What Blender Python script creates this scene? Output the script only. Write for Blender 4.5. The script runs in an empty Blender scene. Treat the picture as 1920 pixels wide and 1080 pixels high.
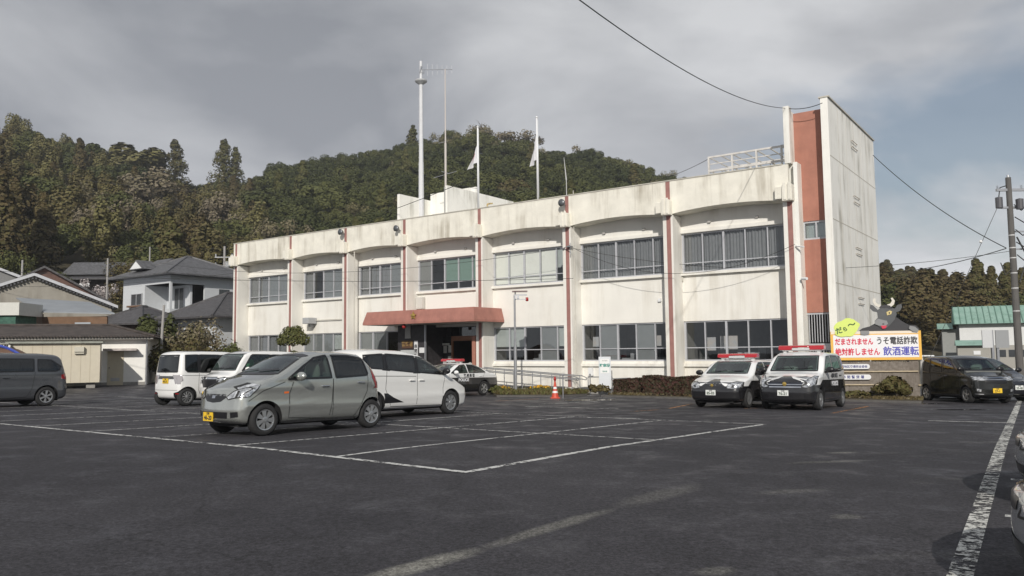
import bpy, bmesh, math, random
import numpy as np
from mathutils import Vector, Matrix
from mathutils.bvhtree import BVHTree
from mathutils.geometry import delaunay_2d_cdt
random.seed(7); RNG = np.random.default_rng(11)
S = bpy.context.scene
C = S.collection
R = math.radians

# ------------------------------------------------------------------ camera
cam_d = bpy.data.cameras.new('camera'); cam = bpy.data.objects.new('camera', cam_d); C.objects.link(cam)
cam_d.sensor_width = 36.0; cam_d.lens = 36.0 * 1480.0 / 1920.0; cam_d.clip_end = 4000; cam_d.clip_start = 0.1
CAMH = 1.55; PITCH = math.atan(117 / 1480.0); ROLL = R(0.66)
_f = Vector((0, math.cos(PITCH), math.sin(PITCH))); _r = Vector((1, 0, 0)); _u = _r.cross(_f)
_c, _s = math.cos(ROLL), math.sin(ROLL)
_R = _r * _c - _u * _s; _U = _r * _s + _u * _c
cam.matrix_world = Matrix(((_R.x, _U.x, -_f.x, 0), (_R.y, _U.y, -_f.y, 0), (_R.z, _U.z, -_f.z, CAMH), (0, 0, 0, 1)))
S.camera = cam
S.view_settings.view_transform = 'Standard'; S.view_settings.look = 'None'
S.view_settings.exposure = 0.0; S.view_settings.gamma = 1.0; S.view_settings.use_curve_mapping = False
S.cycles.max_bounces = 6; S.cycles.transparent_max_bounces = 12; S.cycles.caustics_reflective = False
S.cycles.caustics_refractive = False; S.cycles.use_denoising = True

# ------------------------------------------------------------------ world and sun
SUN_EL = R(28); SUN_DIR = Vector((-0.08, -0.997, 0)).normalized() * math.cos(SUN_EL) + Vector((0, 0, math.sin(SUN_EL)))
W = bpy.data.worlds.new('World'); S.world = W; W.use_nodes = True
nt = W.node_tree; nt.nodes.clear()
def N(tree, typ, **kw):
    n = tree.nodes.new(typ)
    for k, v in kw.items():
        if k.startswith('i_'):
            key = k[2:]
            key = int(key) if key.isdigit() else key.replace('_', ' ')
            n.inputs[key].default_value = v
        else: setattr(n, k, v)
    return n
out = N(nt, 'ShaderNodeOutputWorld'); bg = N(nt, 'ShaderNodeBackground', i_Strength=0.10)
sky = N(nt, 'ShaderNodeTexSky', sky_type='NISHITA', sun_disc=False, sun_elevation=SUN_EL, sun_rotation=math.atan2(SUN_DIR.x, SUN_DIR.y), air_density=1.1, dust_density=1.5)
tc = N(nt, 'ShaderNodeTexCoord')
mp = N(nt, 'ShaderNodeMapping'); mp.inputs['Scale'].default_value = (1.0, 1.0, 2.1); mp.inputs['Location'].default_value = (0.35, 0.2, 0.55)
nt.links.new(tc.outputs['Generated'], mp.inputs['Vector'])
n1 = N(nt, 'ShaderNodeTexNoise', i_Scale=2.0, i_Detail=6.0, i_Roughness=0.52, i_Distortion=0.25); nt.links.new(mp.outputs[0], n1.inputs['Vector'])
n2 = N(nt, 'ShaderNodeTexNoise', i_Scale=2.3, i_Detail=8.0, i_Roughness=0.5, i_Distortion=0.35); nt.links.new(mp.outputs[0], n2.inputs['Vector'])
cc = N(nt, 'ShaderNodeValToRGB'); cc.color_ramp.elements[0].position = 0.38; cc.color_ramp.elements[0].color = (3.05, 3.2, 3.55, 1)
cc.color_ramp.elements[1].position = 0.70; cc.color_ramp.elements[1].color = (7.2, 7.3, 7.5, 1)
nt.links.new(n2.outputs['Fac'], cc.inputs['Fac'])
# height of the view direction: a paler band of cloud near the horizon
sx = N(nt, 'ShaderNodeSeparateXYZ'); nt.links.new(tc.outputs['Generated'], sx.inputs[0])
hb = N(nt, 'ShaderNodeMapRange'); hb.inputs['From Min'].default_value = 0.05; hb.inputs['From Max'].default_value = 0.42; hb.inputs['To Min'].default_value = 1.22; hb.inputs['To Max'].default_value = 0.90
nt.links.new(sx.outputs['Z'], hb.inputs['Value'])
cm = N(nt, 'ShaderNodeVectorMath', operation='SCALE'); nt.links.new(cc.outputs[0], cm.inputs[0]); nt.links.new(hb.outputs[0], cm.inputs['Scale'])
gap = N(nt, 'ShaderNodeValToRGB'); gap.color_ramp.elements[0].position = 0.31; gap.color_ramp.elements[0].color = (1, 1, 1, 1)
gap.color_ramp.elements[1].position = 0.43; gap.color_ramp.elements[1].color = (0, 0, 0, 1)
ga = N(nt, 'ShaderNodeMath', operation='MULTIPLY_ADD'); ga.inputs[1].default_value = -0.16; nt.links.new(sx.outputs['X'], ga.inputs[0]); nt.links.new(n1.outputs['Fac'], ga.inputs[2])
nt.links.new(ga.outputs[0], gap.inputs['Fac'])
gm = N(nt, 'ShaderNodeMath', operation='MULTIPLY'); gm.inputs[1].default_value = 0.75; nt.links.new(gap.outputs[0], gm.inputs[0])
mx = N(nt, 'ShaderNodeMix', data_type='RGBA'); nt.links.new(gm.outputs[0], mx.inputs['Factor'])
nt.links.new(cm.outputs[0], mx.inputs['A']); skd = N(nt, 'ShaderNodeVectorMath', operation='SCALE'); skd.inputs['Scale'].default_value = 0.72; nt.links.new(sky.outputs[0], skd.inputs[0]); nt.links.new(skd.outputs[0], mx.inputs['B'])
nt.links.new(mx.outputs['Result'], bg.inputs['Color']); nt.links.new(bg.outputs[0], out.inputs[0])
sd = bpy.data.lights.new('sun', 'SUN'); sd.energy = 3.45; sd.angle = R(0.6); sd.color = (1.0, 0.945, 0.865)
sun = bpy.data.objects.new('sun', sd); C.objects.link(sun); sun.rotation_euler = SUN_DIR.to_track_quat('Z', 'Y').to_euler(); sun.location = (0, -20, 60)

# ------------------------------------------------------------------ placement helpers
def ray(px, py): return _f + _R * ((px - 960) / 1480.0) - _U * ((py - 540) / 1480.0)
def zg(x, y):
    """height of the car park and the ground round it"""
    y0 = 30.0
    k = min(1.0, max(0.0, (x + 15) / 9.0)); k = k * k * (3 - 2 * k)
    yy = max(y, 12.0)
    if yy > y0: yy = y0 + (min(yy, 46.0) - y0) * k
    return 0.363 - 0.0105 * max(-40, min(30, x)) - 0.023 * yy
def G2(px, py):
    v = ray(px, py); z = .1
    for _ in range(60):
        t = (z - CAMH) / v.z; z = .363 - .0105 * v.x * t - .023 * max(12.0, v.y * t)
    p = v * t; return Vector((p.x, p.y, zg(p.x, p.y)))
def at(px, py, Y):
    v = ray(px, py); p = v * (Y / v.y); return Vector((p.x, p.y, CAMH + p.z))

# ------------------------------------------------------------------ materials
MATS = {}
def mat(name, col=(.5, .5, .5), rough=.6, metal=0.0, var=0.0, vscale=4.0, bump=0.0, bscale=30.0, coat=0.0, spec=0.5, emis=None, col2=None, streak=None, dirt=None, vdet=5.0, vrough=.6, stretch=(1, 1, 1)):
    if name in MATS: return MATS[name]
    m = bpy.data.materials.new(name); m.use_nodes = True; t = m.node_tree
    b = t.nodes['Principled BSDF']
    b.inputs['Base Color'].default_value = (*col, 1); b.inputs['Roughness'].default_value = rough
    b.inputs['Metallic'].default_value = metal; b.inputs['Coat Weight'].default_value = coat; b.inputs['Coat Roughness'].default_value = .05
    b.inputs['Specular IOR Level'].default_value = spec
    tcn = N(t, 'ShaderNodeTexCoord'); last = None
    if var > 0 or col2:
        mpn = N(t, 'ShaderNodeMapping'); mpn.inputs['Scale'].default_value = stretch; t.links.new(tcn.outputs['Object'], mpn.inputs[0])
        no = N(t, 'ShaderNodeTexNoise', i_Scale=vscale, i_Detail=vdet, i_Roughness=vrough); t.links.new(mpn.outputs[0], no.inputs['Vector'])
        ra = N(t, 'ShaderNodeValToRGB'); ra.color_ramp.elements[0].position = .3; ra.color_ramp.elements[1].position = .7
        if col2: a_, b_ = col, col2
        else: a_, b_ = [max(0, c * (1 - var)) for c in col], [min(1, c * (1 + var)) for c in col]
        ra.color_ramp.elements[0].color = (*a_, 1); ra.color_ramp.elements[1].color = (*b_, 1)
        t.links.new(no.outputs['Fac'], ra.inputs[0]); last = ra.outputs[0]
    if streak:   # rain streaks: noise stretched down the wall.  streak=(colour, amount, scale)
        mp2 = N(t, 'ShaderNodeMapping'); mp2.inputs['Scale'].default_value = (streak[2], streak[2], streak[2] * .09); t.links.new(tcn.outputs['Object'], mp2.inputs[0])
        n2_ = N(t, 'ShaderNodeTexNoise', i_Scale=1.0, i_Detail=6.0, i_Roughness=.65); t.links.new(mp2.outputs[0], n2_.inputs['Vector'])
        r2 = N(t, 'ShaderNodeMapRange'); r2.inputs['From Min'].default_value = .46; r2.inputs['From Max'].default_value = .74; r2.inputs['To Max'].default_value = streak[1]
        t.links.new(n2_.outputs['Fac'], r2.inputs['Value'])
        n3_ = N(t, 'ShaderNodeTexNoise', i_Scale=.55, i_Detail=3.0); t.links.new(tcn.outputs['Object'], n3_.inputs['Vector'])
        r3 = N(t, 'ShaderNodeMapRange'); r3.inputs['From Min'].default_value = .38; r3.inputs['From Max'].default_value = .62; t.links.new(n3_.outputs['Fac'], r3.inputs['Value'])
        mu = N(t, 'ShaderNodeMath', operation='MULTIPLY'); t.links.new(r2.outputs[0], mu.inputs[0]); t.links.new(r3.outputs[0], mu.inputs[1])
        mxn = N(t, 'ShaderNodeMix', data_type='RGBA'); t.links.new(mu.outputs[0], mxn.inputs['Factor'])
        if last: t.links.new(last, mxn.inputs['A'])
        else: mxn.inputs['A'].default_value = (*col, 1)
        mxn.inputs['B'].default_value = (*streak[0], 1); last = mxn.outputs['Result']
    if last: t.links.new(last, b.inputs['Base Color'])
    if bump > 0:
        nb = N(t, 'ShaderNodeTexNoise', i_Scale=bscale, i_Detail=4.0); t.links.new(tcn.outputs['Object'], nb.inputs['Vector'])
        bn = N(t, 'ShaderNodeBump', i_Strength=bump, i_Distance=.02); t.links.new(nb.outputs['Fac'], bn.inputs['Height']); t.links.new(bn.outputs[0], b.inputs['Normal'])
    if emis: b.inputs['Emission Color'].default_value = (*emis[0], 1); b.inputs['Emission Strength'].default_value = emis[1]
    MATS[name] = m; return m
def glass(name, tint=(.5, .55, .55), dens=.5, ior=1.5, rough=.01):
    """thin window pane: tinted see-through mixed with a mirror by Fresnel"""
    if name in MATS: return MATS[name]
    m = bpy.data.materials.new(name); m.use_nodes = True; t = m.node_tree; t.nodes.clear()
    o = N(t, 'ShaderNodeOutputMaterial'); tr = N(t, 'ShaderNodeBsdfTransparent'); tr.inputs[0].default_value = (*[c * dens for c in tint], 1)
    gl = N(t, 'ShaderNodeBsdfGlossy', i_Roughness=rough); gl.inputs['Color'].default_value = (.92, .95, .95, 1)
    fr = N(t, 'ShaderNodeFresnel'); geo = N(t, 'ShaderNodeNewGeometry'); mi = N(t, 'ShaderNodeMapRange'); mi.inputs['To Min'].default_value = ior; mi.inputs['To Max'].default_value = 1 / ior
    t.links.new(geo.outputs['Backfacing'], mi.inputs['Value']); t.links.new(mi.outputs[0], fr.inputs['IOR'])   # a thin pane reflects the same from both sides
    fa = N(t, 'ShaderNodeMath', operation='MULTIPLY_ADD'); fa.inputs[1].default_value = 1.35; fa.inputs[2].default_value = .03; fa.use_clamp = True
    t.links.new(fr.outputs[0], fa.inputs[0])
    mx_ = N(t, 'ShaderNodeMixShader'); t.links.new(fa.outputs[0], mx_.inputs[0]); t.links.new(tr.outputs[0], mx_.inputs[1]); t.links.new(gl.outputs[0], mx_.inputs[2])
    t.links.new(mx_.outputs[0], o.inputs[0]); MATS[name] = m; return m

# ------------------------------------------------------------------ mesh helpers
class MB:
    """collects faces and links them as ONE mesh object"""
    def __init__(s): s.v = []; s.f = []; s.m = []
    def add(s, vs, fs, m=0):
        o = len(s.v); s.v += [tuple(v) for v in vs]; s.f += [tuple(i + o for i in f) for f in fs]; s.m += [m] * len(fs); return s
    def box(s, x0, x1, y0, y1, z0, z1, m=0):
        v = [(x, y, z) for x in (x0, x1) for y in (y0, y1) for z in (z0, z1)]
        return s.add(v, [(0, 1, 3, 2), (4, 6, 7, 5), (0, 4, 5, 1), (2, 3, 7, 6), (0, 2, 6, 4), (1, 5, 7, 3)], m)
    def quad(s, a, b, c, d, m=0): return s.add([a, b, c, d], [(0, 1, 2, 3)], m)
    def prism(s, poly, ax, a, b, m=0):
        """poly: 2-D outline; ax: 'x','y','z' = extrusion axis from a to b"""
        def P(u, v, w): return {'x': (w, u, v), 'y': (u, w, v), 'z': (u, v, w)}[ax]
        n = len(poly); v = [P(*p, a) for p in poly] + [P(*p, b) for p in poly]
        f = [tuple(range(n))[::-1], tuple(range(n, 2 * n))] + [(i, (i + 1) % n, n + (i + 1) % n, n + i) for i in range(n)]
        return s.add(v, f, m)
    def tube(s, p0, p1, r, n=8, r2=None, m=0, cap=True):
        p0 = Vector(p0); p1 = Vector(p1); r2 = r if r2 is None else r2; d = (p1 - p0).normalized()
        a = d.orthogonal().normalized(); b = d.cross(a)
        v = [p0 + (a * math.cos(t) + b * math.sin(t)) * r for t in [2 * math.pi * i / n for i in range(n)]]
        v += [p1 + (a * math.cos(t) + b * math.sin(t)) * r2 for t in [2 * math.pi * i / n for i in range(n)]]
        f = [(i, (i + 1) % n, n + (i + 1) % n, n + i) for i in range(n)]
        if cap: f += [tuple(range(n))[::-1], tuple(range(n, 2 * n))]
        return s.add(v, f, m)
    def path(s, pts, r, n=6, m=0):
        for a, b in zip(pts[:-1], pts[1:]): s.tube(a, b, r, n, m=m)
        return s
    def lathe(s, prof, n=16, c=(0, 0, 0), ax='z', m=0):
        """prof: list of (radius, height)"""
        v = []; k = len(prof)
        for i in range(n):
            t = 2 * math.pi * i / n
            for r_, h in prof:
                x, y = r_ * math.cos(t), r_ * math.sin(t)
                p = (x, y, h) if ax == 'z' else (x, h, y) if ax == 'y' else (h, x, y)
                v.append((p[0] + c[0], p[1] + c[1], p[2] + c[2]))
        f = [(i * k + j, ((i + 1) % n) * k + j, ((i + 1) % n) * k + j + 1, i * k + j + 1) for i in range(n) for j in range(k - 1)]
        return s.add(v, f, m)
    def blob(s, c, r, seg=10, rings=7, m=0, jit=0.0):
        v = []; f = []
        for i in range(rings + 1):
            ph = math.pi * i / rings
            for j in range(seg):
                t = 2 * math.pi * j / seg; k = 1 + random.uniform(-jit, jit)
                v.append((c[0] + r[0] * k * math.sin(ph) * math.cos(t), c[1] + r[1] * k * math.sin(ph) * math.sin(t), c[2] + r[2] * k * math.cos(ph)))
        for i in range(rings):
            for j in range(seg): f.append((i * seg + j, i * seg + (j + 1) % seg, (i + 1) * seg + (j + 1) % seg, (i + 1) * seg + j))
        return s.add(v, f, m)
    def mesh(s, name, mats):
        me = bpy.data.meshes.new(name); me.from_pydata(s.v, [], s.f)
        for m in (mats if isinstance(mats, (list, tuple)) else [mats]): me.materials.append(m)
        if any(s.m): me.polygons.foreach_set('material_index', s.m)
        return me
    def build(s, name, mats, parent=None, smooth=False, bevel=0.0):
        me = s.mesh(name, mats)
        bm = bmesh.new(); bm.from_mesh(me); bmesh.ops.remove_doubles(bm, verts=bm.verts, dist=1e-5) if smooth else None
        bmesh.ops.recalc_face_normals(bm, faces=bm.faces); bm.to_mesh(me); bm.free()
        if smooth: me.polygons.foreach_set('use_smooth', [True] * len(me.polygons))
        o = bpy.data.objects.new(name, me); C.objects.link(o)
        if parent: o.parent = parent
        if bevel:
            md = o.modifiers.new('bevel', 'BEVEL'); md.width = bevel; md.segments = 2; md.limit_method = 'ANGLE'; md.angle_limit = R(40)
        return o
def tag(o, label, cat, group=None):
    o['label'] = label; o['category'] = cat
    if group: o['group'] = group
    return o
def thing(name, label, cat, loc=(0, 0, 0), rz=0.0, group=None, rot=None):
    o = bpy.data.objects.new(name, None); C.objects.link(o); o.empty_display_size = .3
    o.location = loc; o.rotation_euler = rot if rot else (0, 0, rz)
    return tag(o, label, cat, group)
def struct(o, kind='structure'): o['kind'] = kind; return o
def text_mesh(name, s, size, m, parent, loc, rot, bold=0.0, sx=1.0, depth=.002, align='CENTER'):
    cu = bpy.data.curves.new(name, 'FONT'); cu.body = s; cu.size = size; cu.extrude = depth; cu.offset = bold; cu.align_x = align; cu.align_y = 'CENTER'
    cu.resolution_u = 3
    o = bpy.data.objects.new(name, cu); C.objects.link(o)
    dg = bpy.context.evaluated_depsgraph_get(); me = bpy.data.meshes.new_from_object(o.evaluated_get(dg))
    bpy.data.objects.remove(o); o = bpy.data.objects.new(name, me); C.objects.link(o); me.materials.clear(); me.materials.append(m)
    o.parent = parent; o.location = loc; o.rotation_euler = rot; o.scale = (sx, 1, 1); return o
# ------------------------------------------------------------------ ground, parking lines
def asphalt():
    m = bpy.data.materials.new('asphalt'); m.use_nodes = True; t = m.node_tree; b = t.nodes['Principled BSDF']
    tcn = N(t, 'ShaderNodeTexCoord'); L = t.links.new; O = tcn.outputs['Object']
    big = N(t, 'ShaderNodeTexNoise', i_Scale=.16, i_Detail=5.0, i_Roughness=.6); L(O, big.inputs['Vector'])
    mid = N(t, 'ShaderNodeTexNoise', i_Scale=1.3, i_Detail=6.0, i_Roughness=.65); L(O, mid.inputs['Vector'])
    fine = N(t, 'ShaderNodeTexNoise', i_Scale=62.0, i_Detail=3.0, i_Roughness=.7); L(O, fine.inputs['Vector'])
    r1 = N(t, 'ShaderNodeValToRGB'); r1.color_ramp.elements[0].position = .35; r1.color_ramp.elements[0].color = (.029, .028, .033, 1); r1.color_ramp.elements[1].position = .68; r1.color_ramp.elements[1].color = (.050, .048, .054, 1)
    L(big.outputs['Fac'], r1.inputs[0])
    # paler streaks: noise stretched along the fall of the lot, then the segments below
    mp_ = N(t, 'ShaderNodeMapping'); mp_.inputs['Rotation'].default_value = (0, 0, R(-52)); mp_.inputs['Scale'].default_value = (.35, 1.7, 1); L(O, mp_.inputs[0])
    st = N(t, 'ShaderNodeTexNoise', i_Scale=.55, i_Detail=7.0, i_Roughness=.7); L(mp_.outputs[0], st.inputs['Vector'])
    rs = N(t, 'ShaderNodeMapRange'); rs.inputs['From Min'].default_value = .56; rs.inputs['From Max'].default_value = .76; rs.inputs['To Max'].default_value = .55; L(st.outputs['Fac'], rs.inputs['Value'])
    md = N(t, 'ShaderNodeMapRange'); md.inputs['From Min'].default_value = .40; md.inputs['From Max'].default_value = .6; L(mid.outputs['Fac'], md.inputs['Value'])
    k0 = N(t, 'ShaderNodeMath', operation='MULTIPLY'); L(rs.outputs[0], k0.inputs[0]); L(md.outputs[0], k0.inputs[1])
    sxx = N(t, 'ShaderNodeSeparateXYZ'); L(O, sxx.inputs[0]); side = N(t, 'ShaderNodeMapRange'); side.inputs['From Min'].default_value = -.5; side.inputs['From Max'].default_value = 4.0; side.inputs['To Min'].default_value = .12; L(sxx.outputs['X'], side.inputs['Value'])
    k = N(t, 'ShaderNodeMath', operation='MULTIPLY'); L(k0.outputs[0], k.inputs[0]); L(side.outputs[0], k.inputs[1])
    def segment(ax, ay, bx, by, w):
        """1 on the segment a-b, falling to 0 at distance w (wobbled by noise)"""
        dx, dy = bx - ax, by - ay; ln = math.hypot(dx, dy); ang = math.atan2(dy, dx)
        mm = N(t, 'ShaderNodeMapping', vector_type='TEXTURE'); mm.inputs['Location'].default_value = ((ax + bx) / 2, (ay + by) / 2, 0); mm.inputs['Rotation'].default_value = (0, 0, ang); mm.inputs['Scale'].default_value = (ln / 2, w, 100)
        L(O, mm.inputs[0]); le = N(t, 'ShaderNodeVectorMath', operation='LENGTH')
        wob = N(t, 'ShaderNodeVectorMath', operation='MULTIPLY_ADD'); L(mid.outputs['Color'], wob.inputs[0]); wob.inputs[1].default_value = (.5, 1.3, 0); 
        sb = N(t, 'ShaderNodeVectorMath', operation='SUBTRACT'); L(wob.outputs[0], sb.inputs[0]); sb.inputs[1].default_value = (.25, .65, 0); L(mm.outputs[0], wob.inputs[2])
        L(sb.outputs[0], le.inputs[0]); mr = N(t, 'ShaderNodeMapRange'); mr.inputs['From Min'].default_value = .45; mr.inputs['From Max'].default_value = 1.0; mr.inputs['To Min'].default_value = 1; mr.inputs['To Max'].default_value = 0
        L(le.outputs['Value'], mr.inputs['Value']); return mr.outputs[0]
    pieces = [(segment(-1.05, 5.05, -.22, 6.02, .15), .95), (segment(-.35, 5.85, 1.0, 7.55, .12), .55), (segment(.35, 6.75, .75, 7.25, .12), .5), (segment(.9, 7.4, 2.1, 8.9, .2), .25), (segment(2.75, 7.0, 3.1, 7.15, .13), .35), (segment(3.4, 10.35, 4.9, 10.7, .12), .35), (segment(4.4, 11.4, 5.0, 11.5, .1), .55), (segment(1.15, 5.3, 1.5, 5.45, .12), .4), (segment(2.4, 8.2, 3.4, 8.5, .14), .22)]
    for sck, amt in pieces:  # paler colour along each segment, at its own strength
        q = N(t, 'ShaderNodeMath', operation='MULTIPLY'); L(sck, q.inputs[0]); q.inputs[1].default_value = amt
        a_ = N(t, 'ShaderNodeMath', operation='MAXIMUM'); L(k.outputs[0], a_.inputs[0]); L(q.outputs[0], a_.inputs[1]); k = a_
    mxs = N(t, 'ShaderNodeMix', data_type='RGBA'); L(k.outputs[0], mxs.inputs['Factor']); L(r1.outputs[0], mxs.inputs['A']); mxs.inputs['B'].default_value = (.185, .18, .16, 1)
    # hairline cracks and a few darker repaired patches
    vo = N(t, 'ShaderNodeTexVoronoi', feature='DISTANCE_TO_EDGE', i_Scale=.22); wv = N(t, 'ShaderNodeVectorMath', operation='MULTIPLY_ADD'); L(mid.outputs['Color'], wv.inputs[0]); wv.inputs[1].default_value = (.9, .9, 0); L(O, wv.inputs[2]); L(wv.outputs[0], vo.inputs['Vector'])
    cr = N(t, 'ShaderNodeMapRange'); cr.inputs['From Min'].default_value = .0; cr.inputs['From Max'].default_value = .004; cr.inputs['To Min'].default_value = .55; cr.inputs['To Max'].default_value = 1.0; L(vo.outputs['Distance'], cr.inputs['Value'])
    g2_ = N(t, 'ShaderNodeTexNoise', i_Scale=24.0, i_Detail=3.0, i_Roughness=.7); L(O, g2_.inputs['Vector']); g2r = N(t, 'ShaderNodeMapRange'); g2r.inputs['From Min'].default_value = .3; g2r.inputs['From Max'].default_value = .7; g2r.inputs['To Min'].default_value = .45; g2r.inputs['To Max'].default_value = 1.6; L(g2_.outputs['Fac'], g2r.inputs['Value'])
    mot = N(t, 'ShaderNodeMapRange'); mot.inputs['From Min'].default_value = .3; mot.inputs['From Max'].default_value = .7; mot.inputs['To Min'].default_value = .82; mot.inputs['To Max'].default_value = 1.18; L(mid.outputs['Fac'], mot.inputs['Value']); gm_ = N(t, 'ShaderNodeMath', operation='MULTIPLY'); L(g2r.outputs[0], gm_.inputs[0]); L(mot.outputs[0], gm_.inputs[1])
    sp = N(t, 'ShaderNodeTexNoise', i_Scale=26.0, i_Detail=2.0); L(O, sp.inputs['Vector']); spr = N(t, 'ShaderNodeMapRange'); spr.inputs['From Min'].default_value = .70; spr.inputs['From Max'].default_value = .76; spr.inputs['To Min'].default_value = 1.0; spr.inputs['To Max'].default_value = .5; L(sp.outputs['Fac'], spr.inputs['Value'])
    cm0 = N(t, 'ShaderNodeMath', operation='MULTIPLY'); L(cr.outputs[0], cm0.inputs[0]); L(gm_.outputs[0], cm0.inputs[1]); cmul = N(t, 'ShaderNodeMath', operation='MULTIPLY'); L(cm0.outputs[0], cmul.inputs[0]); L(spr.outputs[0], cmul.inputs[1])
    fr = N(t, 'ShaderNodeMapRange'); fr.inputs['From Min'].default_value = .3; fr.inputs['From Max'].default_value = .72; fr.inputs['To Min'].default_value = .45; fr.inputs['To Max'].default_value = 1.65; L(fine.outputs['Fac'], fr.inputs['Value'])
    sc = N(t, 'ShaderNodeVectorMath', operation='SCALE'); L(mxs.outputs['Result'], sc.inputs[0]); cf_ = N(t, 'ShaderNodeMath', operation='MULTIPLY'); L(fr.outputs[0], cf_.inputs[0]); L(cmul.outputs[0], cf_.inputs[1]); L(cf_.outputs[0], sc.inputs['Scale'])
    L(sc.outputs[0], b.inputs['Base Color'])
    # damp zones (still wet): lower roughness, stronger towards the building
    sx_ = N(t, 'ShaderNodeSeparateXYZ'); L(O, sx_.inputs[0])
    wet = N(t, 'ShaderNodeMapRange'); wet.inputs['From Min'].default_value = 14; wet.inputs['From Max'].default_value = 30; wet.inputs['To Min'].default_value = 0; wet.inputs['To Max'].default_value = .17; L(sx_.outputs['Y'], wet.inputs['Value'])
    ad = N(t, 'ShaderNodeMath', operation='ADD'); L(wet.outputs[0], ad.inputs[0]); L(mid.outputs['Fac'], ad.inputs[1])
    rr = N(t, 'ShaderNodeMapRange'); rr.inputs['From Min'].default_value = .52; rr.inputs['From Max'].default_value = .74; rr.inputs['To Min'].default_value = .86; rr.inputs['To Max'].default_value = .42; L(ad.outputs[0], rr.inputs['Value'])
    # two real puddles by the fence and the building
    pu = None
    for seg in (segment(11.9, 22.9, 14.0, 23.1, .34), segment(1.2, 30.0, 4.6, 30.6, .5), segment(12.4, 27.2, 15.2, 26.6, .4)):
        if pu is None: pu = seg
        else:
            a_ = N(t, 'ShaderNodeMath', operation='MAXIMUM'); L(pu, a_.inputs[0]); L(seg, a_.inputs[1]); pu = a_.outputs[0]
    pr = N(t, 'ShaderNodeMapRange'); pr.inputs['From Min'].default_value = .3; pr.inputs['From Max'].default_value = .5; L(pu, pr.inputs['Value'])
    mr2 = N(t, 'ShaderNodeMix', data_type='FLOAT'); L(pr.outputs[0], mr2.inputs['Factor']); L(rr.outputs[0], mr2.inputs['A']); mr2.inputs['B'].default_value = .06
    L(mr2.outputs['Result'], b.inputs['Roughness'])
    inv = N(t, 'ShaderNodeMapRange'); inv.inputs['To Min'].default_value = .38; inv.inputs['To Max'].default_value = 0.0; L(pr.outputs[0], inv.inputs['Value'])
    bn = N(t, 'ShaderNodeBump', i_Distance=.012); L(inv.outputs[0], bn.inputs['Strength']); L(fine.outputs['Fac'], bn.inputs['Height']); L(bn.outputs[0], b.inputs['Normal'])
    b.inputs['Specular IOR Level'].default_value = .35
    return m
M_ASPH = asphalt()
def sheet(name, m, xs, ys, zf, lift=0.0, keep=None):
    mb = MB(); idx = {}
    for i, x in enumerate(xs):
        for j, y in enumerate(ys): idx[i, j] = len(mb.v); mb.v.append((x, y, zf(x, y) + lift))
    for i in range(len(xs) - 1):
        for j in range(len(ys) - 1):
            if keep is None or keep((xs[i] + xs[i + 1]) / 2, (ys[j] + ys[j + 1]) / 2): mb.f.append((idx[i, j], idx[i + 1, j], idx[i + 1, j + 1], idx[i, j + 1])); mb.m.append(0)
    return mb.build(name, m, smooth=True)
# terrain: ridge line of the tree tops seen above the town, turned into real heights at real distances
RIDGE = [(-1200, 150), (-600, 165), (-200, 185), (0, 212), (60, 228), (130, 260), (230, 282), (300, 326), (350, 338), (430, 330), (520, 296), (600, 280), (690, 262), (780, 248), (860, 227), (930, 238), (1000, 252), (1100, 268), (1180, 283), (1240, 303), (1300, 334), (1400, 380), (1500, 430), (1600, 470), (1660, 494), (1700, 505), (1760, 522), (1820, 532), (1900, 538), (2100, 540), (2600, 520), (3400, 500)]
def horizon(px): return 668.07 - 0.01152 * px
def pxof(x, y): return 960 + 1480 * x / max(y, 5)
def hill(x, y):
    px = max(-1200, min(3400, pxof(x, y)))
    ry = float(np.interp(px, [r[0] for r in RIDGE], [r[1] for r in RIDGE]))
    D0 = float(np.interp(px, [200, 700, 1500, 1700], [62, 95, 95, 78])); D1 = float(np.interp(px, [0, 450, 800, 1300, 1500, 1800, 2100], [235, 285, 300, 285, 300, 330, 330]))
    top = CAMH + (horizon(px) - ry) / 1480 * D1 - 9.5
    base = -.75 + .4 * max(0, min(1, (-x - 5) / 15))
    if y <= D0: return base
    if y <= D1:
        t = (y - D0) / (D1 - D0); return base + (top - base) * (t ** 1.18)
    return top - (y - D1) * .22
M_HILL = mat('forest_floor', (.045, .042, .022), .95, col2=(.085, .07, .04), vscale=.12, bump=.5, bscale=1.5)
gx = [-140 + 4 * i for i in range(71)]
def gz(x, y):
    if y < 46: return zg(x, y)
    a = zg(x, 46); h = hill(x, y); k = min(1, (y - 46) / 14.0); return a + (h - a) * k
mb = MB(); AZ = np.linspace(-1300, 3500, 120); YY = list(np.linspace(46, 130, 24)) + list(np.linspace(136, 460, 50))
for a_ in AZ:
    for y in YY: mb.v.append(((a_ - 960) / 1480 * y, y, gz((a_ - 960) / 1480 * y, y)))
nY = len(YY)
for i in range(len(AZ) - 1):
    for j in range(nY - 1): mb.f.append((i * nY + j, (i + 1) * nY + j, (i + 1) * nY + j + 1, i * nY + j + 1)); mb.m.append(0)
struct(mb.build('hillside', M_HILL, smooth=True))
gys = [-30 + 2 * i for i in range(39)]
GRD = struct(sheet('ground', M_ASPH, [-80 + 2.0 * i for i in range(81)], gys, zg))
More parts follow.
